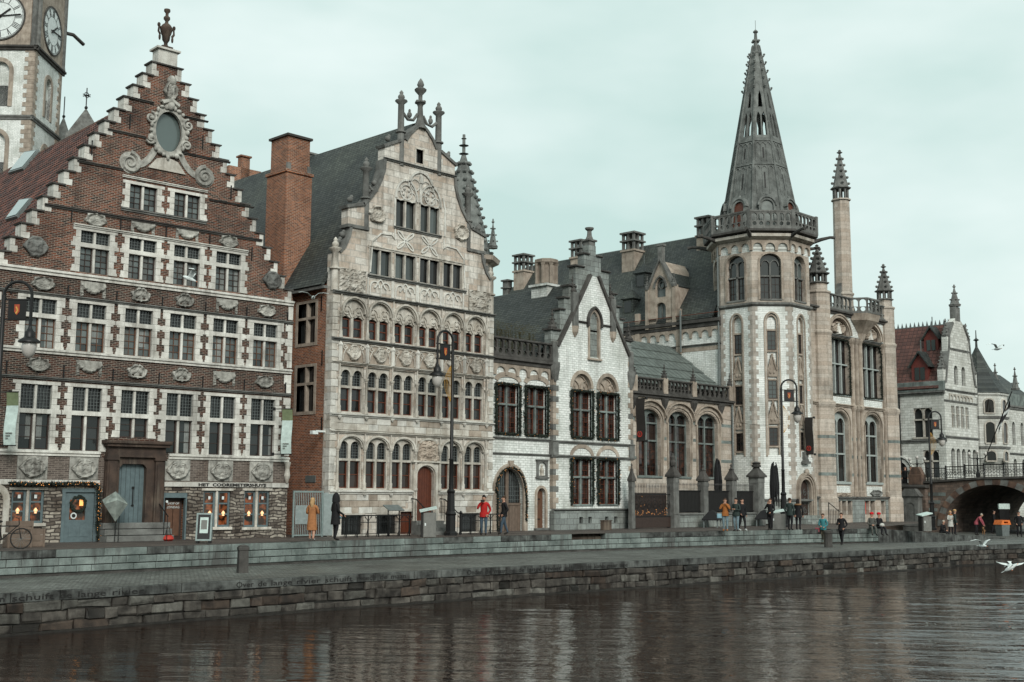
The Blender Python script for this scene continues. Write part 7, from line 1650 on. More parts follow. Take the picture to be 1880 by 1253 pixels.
p0 = at_depth(-2, 700, 40.5); street_lamp((p0.x, p0.y, 0), 1.9+(902-517)*40.5/F_PX, 1, 'black arched lamp post with red shield before the brick gable house', False)
p1 = place(827, 983.5); d1 = (p1-EYEP).dot(FW); street_lamp(p1, 1.9+(906.5-606)*d1/F_PX, -1, 'tall black arched lamp post standing before the stone guild house')
p2 = at_depth(1436, 800, 73); street_lamp((p2.x, p2.y, 0), 1.9+(910-698)*73/F_PX, 1, 'tall black arched lamp post standing before the octagonal tower')
p3 = at_depth(1706, 800, 90.5); street_lamp((p3.x, p3.y, -.6), 2.5+(912-757)*90.5/F_PX, 1, 'black arched lamp post standing in front of the bridge arch')
# ---- grey service gate between the two left houses
gt = thing('metal_gate', 'grey-green metal bar gate with perforated panels closing the alley', 'gate', (30.25, 42.75, 0), R(-6))
ob('frame', G().box(0, .07, -.03, .03, 0, 1.98).box(1.42, 1.49, -.03, .03, 0, 1.98).box(.07, 1.42, -.03, .03, 1.9, 1.98).box(.07, 1.42, -.03, .03, .05, .11), 'gate_grey', gt)
for i in range(15): ob('bar', G().box(-.012, .012, -.012, .012, .11, 1.9), 'steel_mesh', gt, (.14+i*.088, 0, 0)) if i == 0 else ob('bar', [c for c in bpy.data.objects if c.parent == gt and c.name.startswith('bar')][0].data, None, gt, (.14+i*.088, 0, 0))
mp_ = ob('mesh_panel', G().box(.1, .78, -.06, -.045, .55, 1.35), 'steel_mesh', gt); hg = G()
for i in range(11):
    for j in range(13): hg.box(.13+i*.058, .155+i*.058, -.064, -.06, .58+j*.058, .605+j*.058)
q = ob('perforation', hg, 'iron_grey', mp_); q['kind'] = 'stuff'
ob('side_panel', G().box(1.5, 1.98, -.03, -.02, .05, 1.9), 'steel_mesh', gt)
# ---- small things before the brick house
fr = thing('sandwich_board', 'small grey-green framed sandwich board before the shop window', 'sign', place(374, 998), R(-40)); 
for s in (1, -1):
    def tl(g, s=s): q = G(); q.v = [(x, s*(.02+(.98-z)*.14)-y*s, z) for x, y, z in g.v]; q.f = list(g.f); q.m = list(g.m); return q
    ob('panel', tl(G().wall([(-.29, .1), (.29, .1), (.29, 1.12), (-.29, 1.12)], [[(-.23, .16), (.23, .16), (.23, 1.06), (-.23, 1.06)]], -.03, .03)), 'gate_grey', fr); ob('board', tl(G().box(-.24, .24, -.012, .0, .15, 1.07)), 'iron', fr)
    if s < 0 or True: po = ob('poster', tl(G().box(-.15, .15, -.018, -.012, .38, .96)), 'banner_white', fr); ob('picture', tl(G().box(-.11, .11, -.022, -.018, .52, .86)), 'kiosk_grey', po)
ob('foot', G().box(-.26, -.18, -.2, .2, 0, .1).box(.18, .26, -.2, .2, 0, .1), 'iron', fr)
bg_ = thing('red_bag', 'red cloth bag on the ground by the open shop door', 'bag', place(308, 993.5), 0); ob('pouch', G().lathe([(.17, 0), (.23, .07), (.2, .16), (.13, .22)], n=10), 'red_ink', bg_, smooth=True); ob('strap', G().tube([(-.12, 0, .2), (-.05, 0, .5), (0, 0, .55), (.05, 0, .5), (.12, 0, .2)], .012, 5), 'ink', bg_)
def banner_px(px0, px1, py0, py1, Fr, w, mats, label, txt=True):
    a, z1 = Fr.uz(px0, py0, w); b, z0 = Fr.uz(px1, py1, w); p = Fr.o+Fr.u*a+Fr.n*w
    T = banner('white_banner', label, (p.x, p.y, z1), Fr.a-R(52), .45, z1-z0, mats, .35); return T
for x0, x1, y0, y1, lb in ((12, 33, 721, 818, 'white vertical banner with green head on the brick house beside its first window'), (518, 538, 752, 834, 'white vertical banner with green head at the brick house corner by the alley')):
    B_ = banner_px(x0, x1, y0, y1, FA, -.75, ['banner_white', 'banner_green'], lb)
    hh = FA.uz(x0, y0, -.75)[1]-FA.uz(x0, y1, -.75)[1]
    for i in range(3): ob('print_line', G().box(.10, .36-.08*i, -.075, -.07, -hh*.78-.09*i, -hh*.78-.09*i+.035), 'kiosk_grey', B_)
# faceted foil lantern hanging at the portal rail
ft = thing('foil_lantern', 'large faceted silver foil lantern tied to the portal railing', 'lantern', Vector((0, 0, 0)), 0)
u, z = FA.uz(211, 928, -1.1); pc = FA.o+FA.u*u+FA.n*-1.1; ft.location = (pc.x, pc.y, z); rnd = random.Random(2); g = G(); pts = []
for k in range(6): a = 2*PI*k/6+.3; pts.append((.52*math.cos(a), .4*math.sin(a), .12+.08*(-1)**k))
g.add(pts+[(0, 0, .52), (.05, 0, -.62)], [(i, (i+1) % 6, 6) for i in range(6)]+[((i+1) % 6, i, 7) for i in range(6)]); ob('facet', g, 'mirror_foil', ft); ob('cord', G().tube([(.05, 0, -.6), (.05, 0, -1.35)], .015, 5), 'iron', ft)
# garland with lights over the left shop
gl = thing('lit_garland', 'evergreen garland with warm lights draped over the left shop window and door', 'garland', FA.o, FA.a)
pp_ = [FA.uz(x, y, -.2) for x, y in ((18, 887), (60, 889), (110, 888), (172, 887), (182, 893), (181, 930), (180, 960), (181, 993))]; garland_frame(gl, [(u, -.2, z) for u, z in pp_], .13, 77, lights=80, nm='rope')
# wooden crates and a dark parked cycle at the left edge
def crate(px, py, w_, h_, d_, label, mat='wood_weather', z=0.0):
    p = place(px, py); T = thing('wooden_crate', label, 'crate', (p.x, p.y, z), R(-4))
    n = max(2, int(h_/.16))
    for i in range(n): ob('slat', G().box(-w_/2, w_/2, 0, .025, h_*i/n+.008, h_*(i+1)/n-.008), mat, T); ob('slat', G().box(-w_/2, w_/2, d_, d_+.025, h_*i/n+.008, h_*(i+1)/n-.008), mat, T); ob('slat', G().box(-w_/2-.02, -w_/2, 0, d_, h_*i/n+.008, h_*(i+1)/n-.008), mat, T)
    for s in (-1, 1): ob('corner_post', G().box(s*(w_/2-.03)-.03, s*(w_/2-.03)+.03, -.02, .03, 0, h_), mat, T)
    ob('bottom', G().box(-w_/2, w_/2, 0, d_, .02, .04), mat, T); return T
crate(36, 1006, .8, .45, .45, 'long weathered wooden crate under the left shop window'); crate(68, 1005, .5, .62, .45, 'tall weathered wooden crate with rope handle beside the shop door wall'); crate(38, 1004, .78, .4, .4, 'weathered wooden crate stacked on top of another by the left shop', z=.47)
bp_ = place(8, 1009); bk = thing('parked_bicycle', 'dark bicycle with pannier bags standing at the shop wall', 'bicycle', bp_, R(-10))
for x in (-.5, .5):
    wh = ob('wheel', G().tube([(x+.33*math.cos(a), 0, .34+.33*math.sin(a)) for a in [2*PI*i/18 for i in range(18)]], .022, 6, True), 'ink', bk); sp_ = G()
    for k in range(8): a = PI*k/8; sp_.tube([(x-.31*math.cos(a), 0, .34-.31*math.sin(a)), (x+.31*math.cos(a), 0, .34+.31*math.sin(a))], .004, 3)
    ob('spokes', sp_, 'iron_grey', wh)
ob('frame', G().tube([(-.5, 0, .34), (-.1, 0, .32), (.4, 0, .78), (.5, 0, .34)], .02, 6).tube([(-.1, 0, .32), (-.22, 0, .85)], .02, 6).tube([(-.2, 0, .75), (.38, 0, .75)], .02, 6), 'iron', bk); ob('saddle', G().ball((-.23, 0, .9), .14, .07, .05, 8, 6), 'ink', bk); ob('handlebar', G().tube([(.42, 0, .78), (.4, 0, 1.0), (.36, -.25, 1.02)], .016, 6).tube([(.4, 0, 1.0), (.36, .25, 1.02)], .016, 6), 'iron', bk)
for s in (-1, 1): ob('pannier', G().box(-.75, -.35, s*.12-.06, s*.12+.06, .4, .75, .02), 'black_cloth', bk)
# ---- railings and stairs before the guild house
YR = 41.2; FRr = Frame(0, YR, 0)
def iron_rail(x0, x1, label):
    T = thing('iron_railing', label, 'railing', (x0, YR, 0), 0, 'iron railings before the guild house'); l = x1-x0
    ob('rail', G().box(0, l, -.02, .02, .9, .95), 'iron', T); ob('rail', G().box(0, l, -.015, .015, .62, .65), 'iron', T); ob('rail', G().box(0, l, -.015, .015, .12, .15), 'iron', T); n = max(2, round(l/.62)); me = None
    for i in range(n+1):
        x = l*i/n
        if me is None:
            g = G().box(-.022, .022, -.022, .022, 0, .92)
            for s in (-1, 1): g.tube([(0, 0, .66), (s*.06, 0, .74), (s*.16, 0, .86), (s*.2, 0, .88)], .014, 5); g.tube([(qx, 0, qz) for qx, qz in spiral(s*.16, .84, .05, .01, 0, 1.1*s, 8)], .010, 4)
            g.tube([(0, 0, .4), (-.05, 0, .2), (-.12, 0, .02)], .016, 5); me = g.mesh('baluster', 'iron')
        ob('baluster', me, None, T, (x, 0, 0))
    return T
xs = [FRr.uz(x, 960)[0] for x in (636, 752, 846, 918)]
iron_rail(xs[0], xs[1], 'low black iron railing with scrolled brackets along the basement windows'); iron_rail(xs[2], xs[3], 'low black iron railing between the stair and the arched gateway')
stt = thing('door_stair', 'short stone stair with black iron handrails up to the arched red door', 'stair', (32+5.65, 42.6, 0), 0)
for i in range(4): ob('step', G().box(-.85, .85, -1.3+.3*i, -.02, i*.155, (i+1)*.155), 'stone_grey', stt)
for s in (-1, 1):
    hr = ob('handrail', G().tube([(s*.9, -1.5, .95), (s*.9, -1.3, 1.0), (s*.9, -.4, 1.62), (s*.9, -.05, 1.65)], .028, 6).lathe([(.06, 0), (.06, .95), (.09, 1.0), (.02, 1.1)], s*.9, -1.5, 8), 'iron', stt)
    for k in range(6): y = -1.3+.23*k; ob('bar', G().tube([(s*.9, y, .0+.14*k), (s*.9, y, 1.0+.155*k)], .013, 5), 'iron', hr)
# lectern sign, kiosks
def kiosk(px, py, label, w_=.62, h_=1.0, hd=-38, zz=0.0):
    T = thing('information_pillar', label, 'information pillar', place(px, py, zz), R(hd), 'information pillars on the terrace'); ob('body', G().box(-w_/2, w_/2, -.2, .2, .0, h_-.08, .02), 'kiosk_grey', T); ob('dark_side', G().box(-w_/2-.09, -w_/2-.003, -.16, .2, 0, h_-.05), 'ink', T)
    g = G(); g.slab([(-w_/2-.16, -.3, h_-.02), (w_/2+.02, -.3, h_+.14), (w_/2+.02, .3, h_+.2), (-w_/2-.16, .3, h_+.04)], .06); ob('display_top', g, 'banner_white', T); ob('plate', G().box(-w_/2+.06, -w_/2+.12, -.215, -.2, .5, .62), 'white_paint', T)
kiosk(788, 986.8, 'grey information pillar with slanted pale top beside the door stair', .56, 1.15); kiosk(1428, 972.5, 'grey information pillar with slanted pale top beside the tower lamp post', .8, .95); kiosk(1700, 976, 'slim grey information pillar before the bridge pillar', .55, .95, -30, -.15)
lt = thing('lectern_sign', 'dark slanted reading board on two legs behind the iron railing', 'sign', place(722, 984.5), R(-5)); ob('board', G().slab([(-.42, -.25, 1.15), (.42, -.25, 1.15), (.42, .25, 1.38), (-.42, .25, 1.38)], .04), 'iron_grey', lt)
for s in (-1, 1): ob('leg', G().box(s*.3-.02, s*.3+.02, -.02, .02, 0, 1.25), 'iron', lt)
# bollards
for px, py, lb, sc, z in ((445, 1052, 'square dark stone bollard standing alone on the lower quay', 1.0, ZL), (1521, 1005, 'dark bollard with ringed top beside the walker in the teal jacket', .95, ZL)):
    T = thing('quay_bollard', lb, 'bollard', place(px, py, z), R(-20)); g = G().lathe([(.24*sc, 0), (.22*sc, .75*sc), (.25*sc, .78*sc), (.25*sc, .86*sc), (.2*sc, .9*sc)], n=4 if px < 500 else 10, ph=PI/4); ob('body', g, 'stone_dark', T); ob('cap', G().lathe([(.23*sc, .901*sc), (.1*sc, .95*sc), (.02, .96*sc)], n=4 if px < 500 else 10, ph=PI/4), 'stone_dark', T)
bx_ = place(1113, 974); tag(ob('low_box', G().box(-.3, .3, -.15, .15, 0, .5, .03).box(-.32, .32, -.17, .17, .5, .54), 'stone_brown', None, bx_), 'small brown box standing before the grey plinth vents', 'box')
# steps in the gap of the terrace wall
pa, _ = lerp_path(WALL, (g0+g1)/2); sp2 = thing('terrace_steps', 'short flight of dark stone steps through the gap in the terrace wall', 'steps', (pa.x, pa.y, 0), math.atan2(_.y, _.x))
for i in range(2): ob('step', G().box(-(g1-g0)/2-.4, (g1-g0)/2+.4, .35+.35*i, 1.6, -.28+.14*i, -.14+.14*i-.003), 'stone_brown', sp2)
# ---- fence with pillars before the hall
FY = 42.3; FF = Frame(0, FY, 0); pil = []
for i, (x0, x1, yt, big) in enumerate(((1154, 1166, 851, 0), (1225, 1247, 832, 1), (1282, 1301, 853, 0), (1334, 1353, 852, 0), (1376, 1404, 848, 2))):
    a, b = FF.uz(x0, 930)[0], FF.uz(x1, 930)[0]; zt = FF.uz((x0+x1)/2, yt)[1]; w_ = (x1-x0)*(Vector((a, FY, 0)).dot(FW))/F_PX/1.36; c = (a+b)/2; pil.append((c, w_)); zc = zt-(1.15 if big == 1 else .75)
    lb = ['slim weathered stone gate pillar at the white house corner', 'large stone gate pillar with tall carved finial', 'square stone fence pillar with pointed cap beside the closed parasol', 'round-capped stone fence pillar between the iron panels', 'massive soot-dark fence pillar with carved top by the tower'][i]
    T = thing('fence_pillar', lb, 'pillar', (c, FY, 0), 0, 'stone pillars of the forecourt fence'); h = w_/2
    ob('shaft', G().box(-h*1.08, h*1.08, -h*1.08, h*1.08, 0, .75, .02).box(-h, h, -h, h, .75, zc-.25, .03).box(-h*1.05, h*1.05, -h*1.05, h*1.05, zc-.6, zc-.25, .02), 'stone_grey', T); ob('cap', G().lathe([(h*1.9, zc-.25), (h*1.9, zc-.14), (h*1.2, zc+.1), (h*.62, zc+.32), (h*.55, zc+.38), (h*.8, zc+.42)], n=4, ph=PI/4), 'stone_dark', T)
    if big == 1: g = G().lathe([(h*.7, zc+.4), (h*.75, zc+.6), (h*.5, zc+.75), (h*.6, zc+.9), (h*.35, zc+1.0), (h*.3, zc+1.1), (.02, zt)], n=8)
    elif big == 2: g = G().lathe([(h*.8, zc+.4), (h*.9, zc+.5), (h*.6, zc+.58), (h*.85, zc+.66), (.1, zt)], n=8)
    else: g = G().lathe([(h*.55, zc+.38), (h*.2, zc+.55), (h*.35, zc+.66), (.02, zt)], n=8)
    ob('finial', g, 'stone_dark', T)
for i in range(1, 4):
    a, b = pil[i][0]+pil[i][1]*.55, pil[i+1][0]-pil[i+1][1]*.55; T = thing('iron_fence', ['black iron fence panel on low stone wall beside the large gate pillar', 'black iron fence panel on low stone wall behind the man in the orange vest', 'black iron fence panel on low stone wall next to the massive dark pillar'][i-1], 'fence', (a, FY, 0), 0, 'iron fence panels of the forecourt'); l = b-a
    ob('low_wall', G().box(0, l, -.18, .18, 0, .72, .02), 'grey_ashlar', T); ob('coping', G().box(0, l, -.24, .24, .72, .84, .03), 'stone_grey', T); ob('backing', G().box(.03, l-.03, .05, .06, .86, 2.15), 'ink', T); ob('rail', G().box(0, l, -.02, .02, 2.12, 2.17), 'iron', T); ob('rail', G().box(0, l, -.02, .02, .92, .96), 'iron', T); n = int(l/.13); me = G().lathe([(.013, .85), (.013, 2.45), (.03, 2.5), (.002, 2.64)], n=4).mesh('bar', 'iron')
    for k in range(n): ob('bar', me, None, T, (l*(k+.5)/n, 0, 0))
a, b = pil[0][0]+.12, pil[1][0]-.3; T = thing('iron_gate', 'dark ornamental iron gate with string lights before the arched hall', 'gate', (a, FY, 0)); l = b-a
ob('kick_plate', G().box(0, l, -.03, .03, .05, .62), 'wood_dark', T); ob('rail', G().box(0, l, -.025, .025, .62, .68).box(0, l, -.025, .025, 1.9, 1.95), 'iron', T); me = G().lathe([(.014, .05), (.014, 2.3), (.03, 2.36), (.002, 2.55)], n=4).mesh('bar', 'iron')
for k in range(int(l/.14)): ob('bar', me, None, T, (l*(k+.5)/int(l/.14), 0, 0))
g = G()
for k in range(6):
    for s in (-1, 1): g.tube([(l*(k+.5)/6+qx, -.02, qz) for qx, qz in spiral(0, 1.3, .3, .05, 90, 1.2*s, 14)], .012, 4)
ob('scrollwork', g, 'iron', T); ob('backing', G().box(.02, l-.02, .25, .26, .1, 2.0), 'wood_dark', T); lg = G(); rnd = random.Random(8)
for k in range(46): lg.ball((rnd.uniform(.1, l*.9), -.06, .75+abs(rnd.gauss(0, .28))), .013, .013, .013, 4, 3)
q = ob('fairy_lights', lg, 'bulb', T); q['kind'] = 'stuff'
# closed black parasols and covered tables
for px, pyt, w_, lb in ((1317, 842, 24, 'closed black parasol behind the forecourt fence near the hall'), (1420, 848, 22, 'closed black parasol behind the fence in front of the tower')):
    F4 = Frame(0, 43.6 if px < 1400 else 41.9, 0); u, z = F4.uz(px, pyt); T = thing('closed_parasol', lb, 'parasol', (u, F4.o.y, 0), 0, 'closed parasols of the forecourt'); rnd = random.Random(px); g = G()
    for k in range(10):
        a = 2*PI*k/10+rnd.uniform(-.2, .2); r_ = rnd.uniform(.16, .27); zt_ = z-rnd.uniform(0, .35); g.tube([(r_*.55*math.cos(a), r_*.55*math.sin(a), zt_), (r_*.8*math.cos(a), r_*.8*math.sin(a), zt_-.4), (r_*math.cos(a+.2), r_*math.sin(a+.2), z-1.5), (r_*1.1*math.cos(a), r_*1.1*math.sin(a), z-2.7+rnd.uniform(-.3, .3))], .08, 5, rs=[.03, .065, .085, .03])
    ob('folded_cloth', g, 'black_cloth', T); ob('pole', G().tube([(0, 0, 0), (0, 0, z)], .035, 6), 'iron', T); ob('foot', G().box(-.4, .4, -.4, .4, 0, .1), 'stone_dark', T)
for px, py, lb in ((1308, 970.5, 'black pyramid cover over a small table before the low fence wall'), (1404, 970, 'black pyramid cover over a table behind the information pillar')):
    p = Frame(0, 41.3, 0).uz(px, py); T = thing('covered_table', lb, 'table', (p[0], 41.3, 0), R(20), 'covered tables by the fence'); ob('cover', G().lathe([(.72, .42), (.72, .48), (.30, .9), (.05, 1.02)], n=4, ph=PI/4), 'black_cloth', T)
    for sx in (-1, 1):
        for sy in (-1, 1): ob('leg', G().box(sx*.4-.03, sx*.4+.03, sy*.4-.03, sy*.4+.03, 0, .44), 'iron_grey', T)
# orange-topped litter bin before the arch, sign behind it
p = place(1841, 984.5, ZL); T = thing('litter_bin', 'grey litter bin with bright orange hood before the bridge arch', 'bin', p, R(-25)); ob('body', G().lathe([(.42, 0), (.5, .75), (.5, .8)], n=4, ph=PI/4), 'iron_grey', T); ob('hood', G().wall([(-.45, .8), (.45, .8), (.32, 1.12), (-.32, 1.12)], [[(-.2, .9), (.2, .9), (.16, 1.02), (-.16, 1.02)]], -.38, .76), 'orange_paint', T)
p = place(1848, 981, ZL); T = thing('notice_board', 'dark notice board with pale strip behind the orange bin', 'sign', p, R(-30)); ob('post', G().box(-.05, .05, -.05, .05, 0, 2.3), 'iron', T); ob('panel', G().box(-.55, .3, -.04, .04, .9, 1.85), 'iron', T); ob('strip', G().box(-.6, .35, -.06, .06, 1.85, 2.25), 'banner_white', T)
# overhead cables
def cable(pts, label):
    v = [at_depth(*q) for q in pts]; g = G(); n = 14; L_ = []
    for a, b in zip(v, v[1:]):
        for i in range(n): t_ = i/n; c = a+(b-a)*t_; c.z -= .5*4*t_*(1-t_)*.4; L_.append(tuple(c))
    L_.append(tuple(v[-1])); g.tube(L_, .012, 4); tag(ob('overhead_cable', g, 'iron'), label, 'cable', 'cables strung across the facades')
cable([(0, 580, 44), (536, 692, 54.5)], 'thin dark cable strung across the brick house above its windows'); cable([(545, 640, 56), (905, 695, 66)], 'thin dark cable strung across the stone guild house'); cable([(905, 668, 67), (1340, 772, 80), (1440, 778, 74)], 'thin dark cable running past the white house to the tower lamp')
# ================================================================ people
for nm, c in (('skin', (.48, .27, .19)), ('hair_brown', (.05, .028, .016)), ('hair_blond', (.46, .29, .14)), ('hair_dark', (.015, .011, .009)), ('hair_grey', (.4, .36, .3)), ('coat_tan', (.36, .155, .062)), ('coat_black', (.011, .011, .012)), ('jacket_red', (.42, .018, .016)),
              ('jeans', (.055, .085, .115)), ('jeans_light', (.17, .24, .27)), ('vest_orange', (.36, .13, .035)), ('jacket_teal', (.045, .20, .22)), ('coat_green', (.028, .042, .038)), ('coat_grey', (.09, .092, .082)), ('hat_red', (.55, .012, .018)), ('coat_white', (.5, .5, .46)), ('plaid_pink', (.34, .08, .10)), ('trousers_black', (.012, .012, .014)), ('trousers_khaki', (.10, .085, .06)), ('shoe_dark', (.02, .017, .015)), ('shoe_white', (.6, .62, .6)), ('fur_tan', (.25, .14, .07)), ('map_blue', (.25, .42, .5))):
    paint(nm, c, .8, 0, .25, .0, .35, 9)
def person(pos, facing, h, label, top, legs, hair, pose='stand', arms=('down', 'down'), shoe='shoe_dark', coat=0.0, hood=False, hat=None, long_hair=False, lean=0.0, group=None, extra=None, step=.18, name='person'):
    """one continuous body mesh: skinned joint chains, coloured by bone; hair, coat skirt and held things are children"""
    s = h/1.75; T = thing(name, label, 'person', pos, facing, group)      # local -y is forward
    P, E, Rr, lab = [], [], [], []
    def j(x, y, z, r, par=None, tag_=None):
        P.append((x*s, y*s, z*s)); Rr.append(r*s); k = len(P)-1
        if par is not None: E.append((par, k)); lab.append((par, k, tag_))
        return k
    sit = pose == 'sit'; bz = .46 if sit else 0.0; hipz = .92 if not sit else .10
    lx = lean
    pel = j(0, 0, hipz, .135); wst = j(0, -.03*lx, hipz+.16, .125, pel, 'top'); che = j(0, -.28*lx, hipz+.38-.06*abs(lx), .155, wst, 'top'); shb = j(0, -.42*lx, hipz+.50-.12*abs(lx), .11, che, 'top'); nk = j(0, -.47*lx-.01, hipz+.58-.14*abs(lx), .058, shb, 'skin'); hd0 = j(0, -.52*lx-.02, hipz+.64-.16*abs(lx), .075, nk, 'skin'); hd1 = j(0, -.56*lx-.02, hipz+.73-.18*abs(lx), .10, hd0, 'skin'); hd2 = j(0, -.57*lx-.01, hipz+.80-.2*abs(lx), .07, hd1, 'skin')
    for sx in (-1, 1):
        if sit:
            hp = j(sx*.09, -.05, hipz-.01, .10, pel, 'legs'); kn = j(sx*.11, -.44, hipz-.02, .072, hp, 'legs'); an = j(sx*.11, -.40-.16*(sx > 0), hipz-.42, .05, kn, 'legs'); ft = j(sx*.11, -.60-.16*(sx > 0), hipz-.47, .042, an, 'shoe')
        else:
            dy = step*sx if pose == 'walk' else .02*sx; hp = j(sx*.095, 0, hipz-.06, .105, pel, 'legs'); kn = j(sx*.10, -dy*.55-.03, .50, .07, hp, 'legs'); an = j(sx*.10, dy*-.9+(.06 if dy < 0 else 0), .10, .045, kn, 'legs'); ft = j(sx*.105, dy*-.9-.15, .045, .042, an, 'shoe')
        kind = arms[0 if sx < 0 else 1]; sz = hipz+.47-.1*abs(lx); sy = -.38*lx
        sh = j(sx*.19, sy, sz, .068, shb, 'top')
        tgt = {'down': ((sx*.25, sy+.02, sz-.28), (sx*.25, sy-.06, sz-.53)), 'pocket': ((sx*.29, sy+.09, sz-.26), (sx*.19, sy-.10, sz-.46)), 'face': ((sx*.27, sy-.14, sz-.22), (sx*.06, sy-.20, sz+.08)), 'phone': ((sx*.25, sy-.06, sz-.27), (sx*.08, sy-.27, sz-.22)), 'hold': ((sx*.26, sy+.02, sz-.27), (sx*.16, sy-.26, sz-.40)), 'reach': ((sx*.2, sy-.14, sz-.26), (sx*.14, sy-.26, sz-.52)), 'lap': ((sx*.24, sy-.05, sz-.27), (sx*.06, sy-.24, sz-.34))}[kind]
        el = j(*tgt[0], .052, sh, 'top'); wr = j(*tgt[1], .036, el, 'top'); d = (Vector(tgt[1])-Vector(tgt[0])).normalized(); hnd = Vector(tgt[1])+d*.075; j(hnd.x, hnd.y, hnd.z, .034, wr, 'skin')
    me = bpy.data.meshes.new('body'); me.from_pydata(P, E, []); o = bpy.data.objects.new('body', me); COL.objects.link(o)
    md = o.modifiers.new('skin', 'SKIN'); md.use_smooth_shade = True; sl = me.skin_vertices[0].data
    for i, v in enumerate(sl): v.radius = (Rr[i]*(1.25 if i in (wst, che) else 1), Rr[i]*(.85 if i in (wst, che) else 1)) ; v.use_root = i == pel
    sb = o.modifiers.new('sub', 'SUBSURF'); sb.levels = 1; sb.render_levels = 1
    bpy.context.view_layer.update(); dg = bpy.context.evaluated_depsgraph_get(); m2 = bpy.data.meshes.new_from_object(o.evaluated_get(dg)); bpy.data.objects.remove(o)
    mats = [top, legs, 'skin', shoe]; mi = {'top': 0, 'legs': 1, 'skin': 2, 'shoe': 3}; m2.materials.clear()
    # five fingers at each hand, nose and ears, joined into the same mesh
    bm = bmesh.new(); bm.from_mesh(m2)
    segs = [(Vector(P[a]), Vector(P[b]), t_, Rr[b]) for a, b, t_ in lab]
    for f in bm.faces:
        c = f.calc_center_median(); best = 1e9; bt_ = 'top'
        for a, b, t_, r_ in segs:
            ab = b-a; q = max(0, min(1, (c-a).dot(ab)/ab.length_squared)); dd = (c-(a+ab*q)).length-r_*.6
            if dd < best: best = dd; bt_ = t_
        f.material_index = mi[bt_]; f.smooth = True
    def addg(g, mat_i):
        vs = [bm.verts.new(v) for v in g.v]
        for f in g.f:
            try: q = bm.faces.new([vs[i] for i in f]); q.material_index = mat_i; q.smooth = True
            except ValueError: pass
    hands = [k for k in range(len(P)) if Rr[k] == .034*s]
    for hk in hands:
        par = [a for a, b in E if b == hk][0]; d = (Vector(P[hk])-Vector(P[par])).normalized(); sd = d.orthogonal().normalized(); up_ = d.cross(sd); g = G(); c = Vector(P[hk])
        for fi in range(4):
            b0 = c+sd*(fi-1.5)*.017*s; ln = (.06, .07, .068, .052)[fi]*s; g.tube([b0, b0+d*ln*.55, b0+d*ln*.9+up_*.018*s], .009*s, 5)
        b0 = c-d*.03*s+sd*.03*s; g.tube([b0, b0+(sd*.6+d*.6)*.045*s, b0+d*.07*s+sd*.03*s], .010*s, 5); addg(g, 2)
    hc = Vector(P[hd1]); g = G(); g.ball((hc.x, hc.y-.098*s, hc.z-.01*s), .014*s, .022*s, .022*s, 6, 5)
    for sx in (-1, 1): g.ball((hc.x+sx*.093*s, hc.y+.005*s, hc.z-.005*s), .014*s, .024*s, .032*s, 6, 5)
    addg(g, 2); bm.to_mesh(m2); bm.free()
    for q in mats+['ink']: m2.materials.append(MATS[q])
    body = ob('body', m2, None, T)
    g = G()
    for sx in (-1, 1): g.ball((hc.x+sx*.034*s, hc.y-.086*s, hc.z+.015*s), .008*s, .006*s, .006*s, 6, 4)
    g.box(hc.x-.025*s, hc.x+.025*s, hc.y-.094*s, hc.y-.085*s, hc.z-.05*s, hc.z-.042*s); ob('face_features', g, 'hair_dark', T)
    # hair or hood
    g = G(); g.ball((hc.x, hc.y+.030*s, hc.z+.040*s), .096*s, .098*s, .092*s, 12, 8)
    if long_hair: g.tube([(hc.x, hc.y+.05*s, hc.z+.02*s), (hc.x, hc.y+.085*s, hc.z-.12*s), (hc.x, hc.y+.10*s, hc.z-.28*s)], .09*s, 8, rs=[.10*s, .10*s, .05*s])
    ob('hair', g, hair, T, smooth=True)
    if hood: g = G(); g.lathe([(.15*s, hc.z-.19*s), (.15*s, hc.z-.05*s), (.13*s, hc.z+.07*s), (.07*s, hc.z+.16*s), (.01, hc.z+.19*s)], hc.x, hc.y+.015*s, 12); ob('hood', g, top, T, smooth=True)
    if hat: g = G(); g.lathe([(.105*s, hc.z+.03*s), (.13*s, hc.z+.07*s), (.12*s, hc.z+.13*s), (.06*s, hc.z+.165*s), (.01, hc.z+.17*s)], hc.x, hc.y+.01*s, 12); ob('hat', g, hat, T, smooth=True)
    if coat:
        b0 = hipz*s; g = G(); g.lathe([(.21*s, b0-coat*s), (.195*s, b0-coat*.5*s), (.175*s, b0+.05*s), (.165*s, b0+.2*s)], 0, .0, 14, cap=False); g.v = [(x*1.05, y*.85, z) for x, y, z in g.v]; ob('coat_skirt', g, top, T, smooth=True)
    else:
        b0 = hipz*s; g = G(); g.lathe([(.185*s, b0-.10*s), (.19*s, b0-.04*s), (.175*s, b0+.12*s)], 0, -.01*s, 14, cap=False); g.v = [(x*1.05, y*.85, z) for x, y, z in g.v]; ob('jacket_hem', g, top, T, smooth=True)
    if extra: extra(T, s, hipz*s)
    return T
def pp(px, py, z=0.0): return on_z(px, py, z)
def face_at(p, deg=0): return heading_to_cam(p)+PI/2+R(deg)      # local -y points at the camera when deg = 0
def hbag(mat, sx=-1, sc=1.0): return lambda T, s, b: (ob('handbag', G().box(sx*.30-.12, sx*.30+.12, -.2, -.05, b-.22, b+.02, .02), mat, T))
def held(mat): return lambda T, s, b: ob('held_paper', G().slab([(.1, -.35, b-.02), (.5, -.4, b-.18), (.52, -.3, b-.12), (.12, -.22, b+.05)], .05), mat, T)
def scarf(mat): return lambda T, s, b: ob('scarf', G().tube([(.11*math.cos(a)*s, .10*math.sin(a)*s-.01, b+.55*s) for a in [2*PI*i/10 for i in range(10)]], .045*s, 6, True), mat, T)
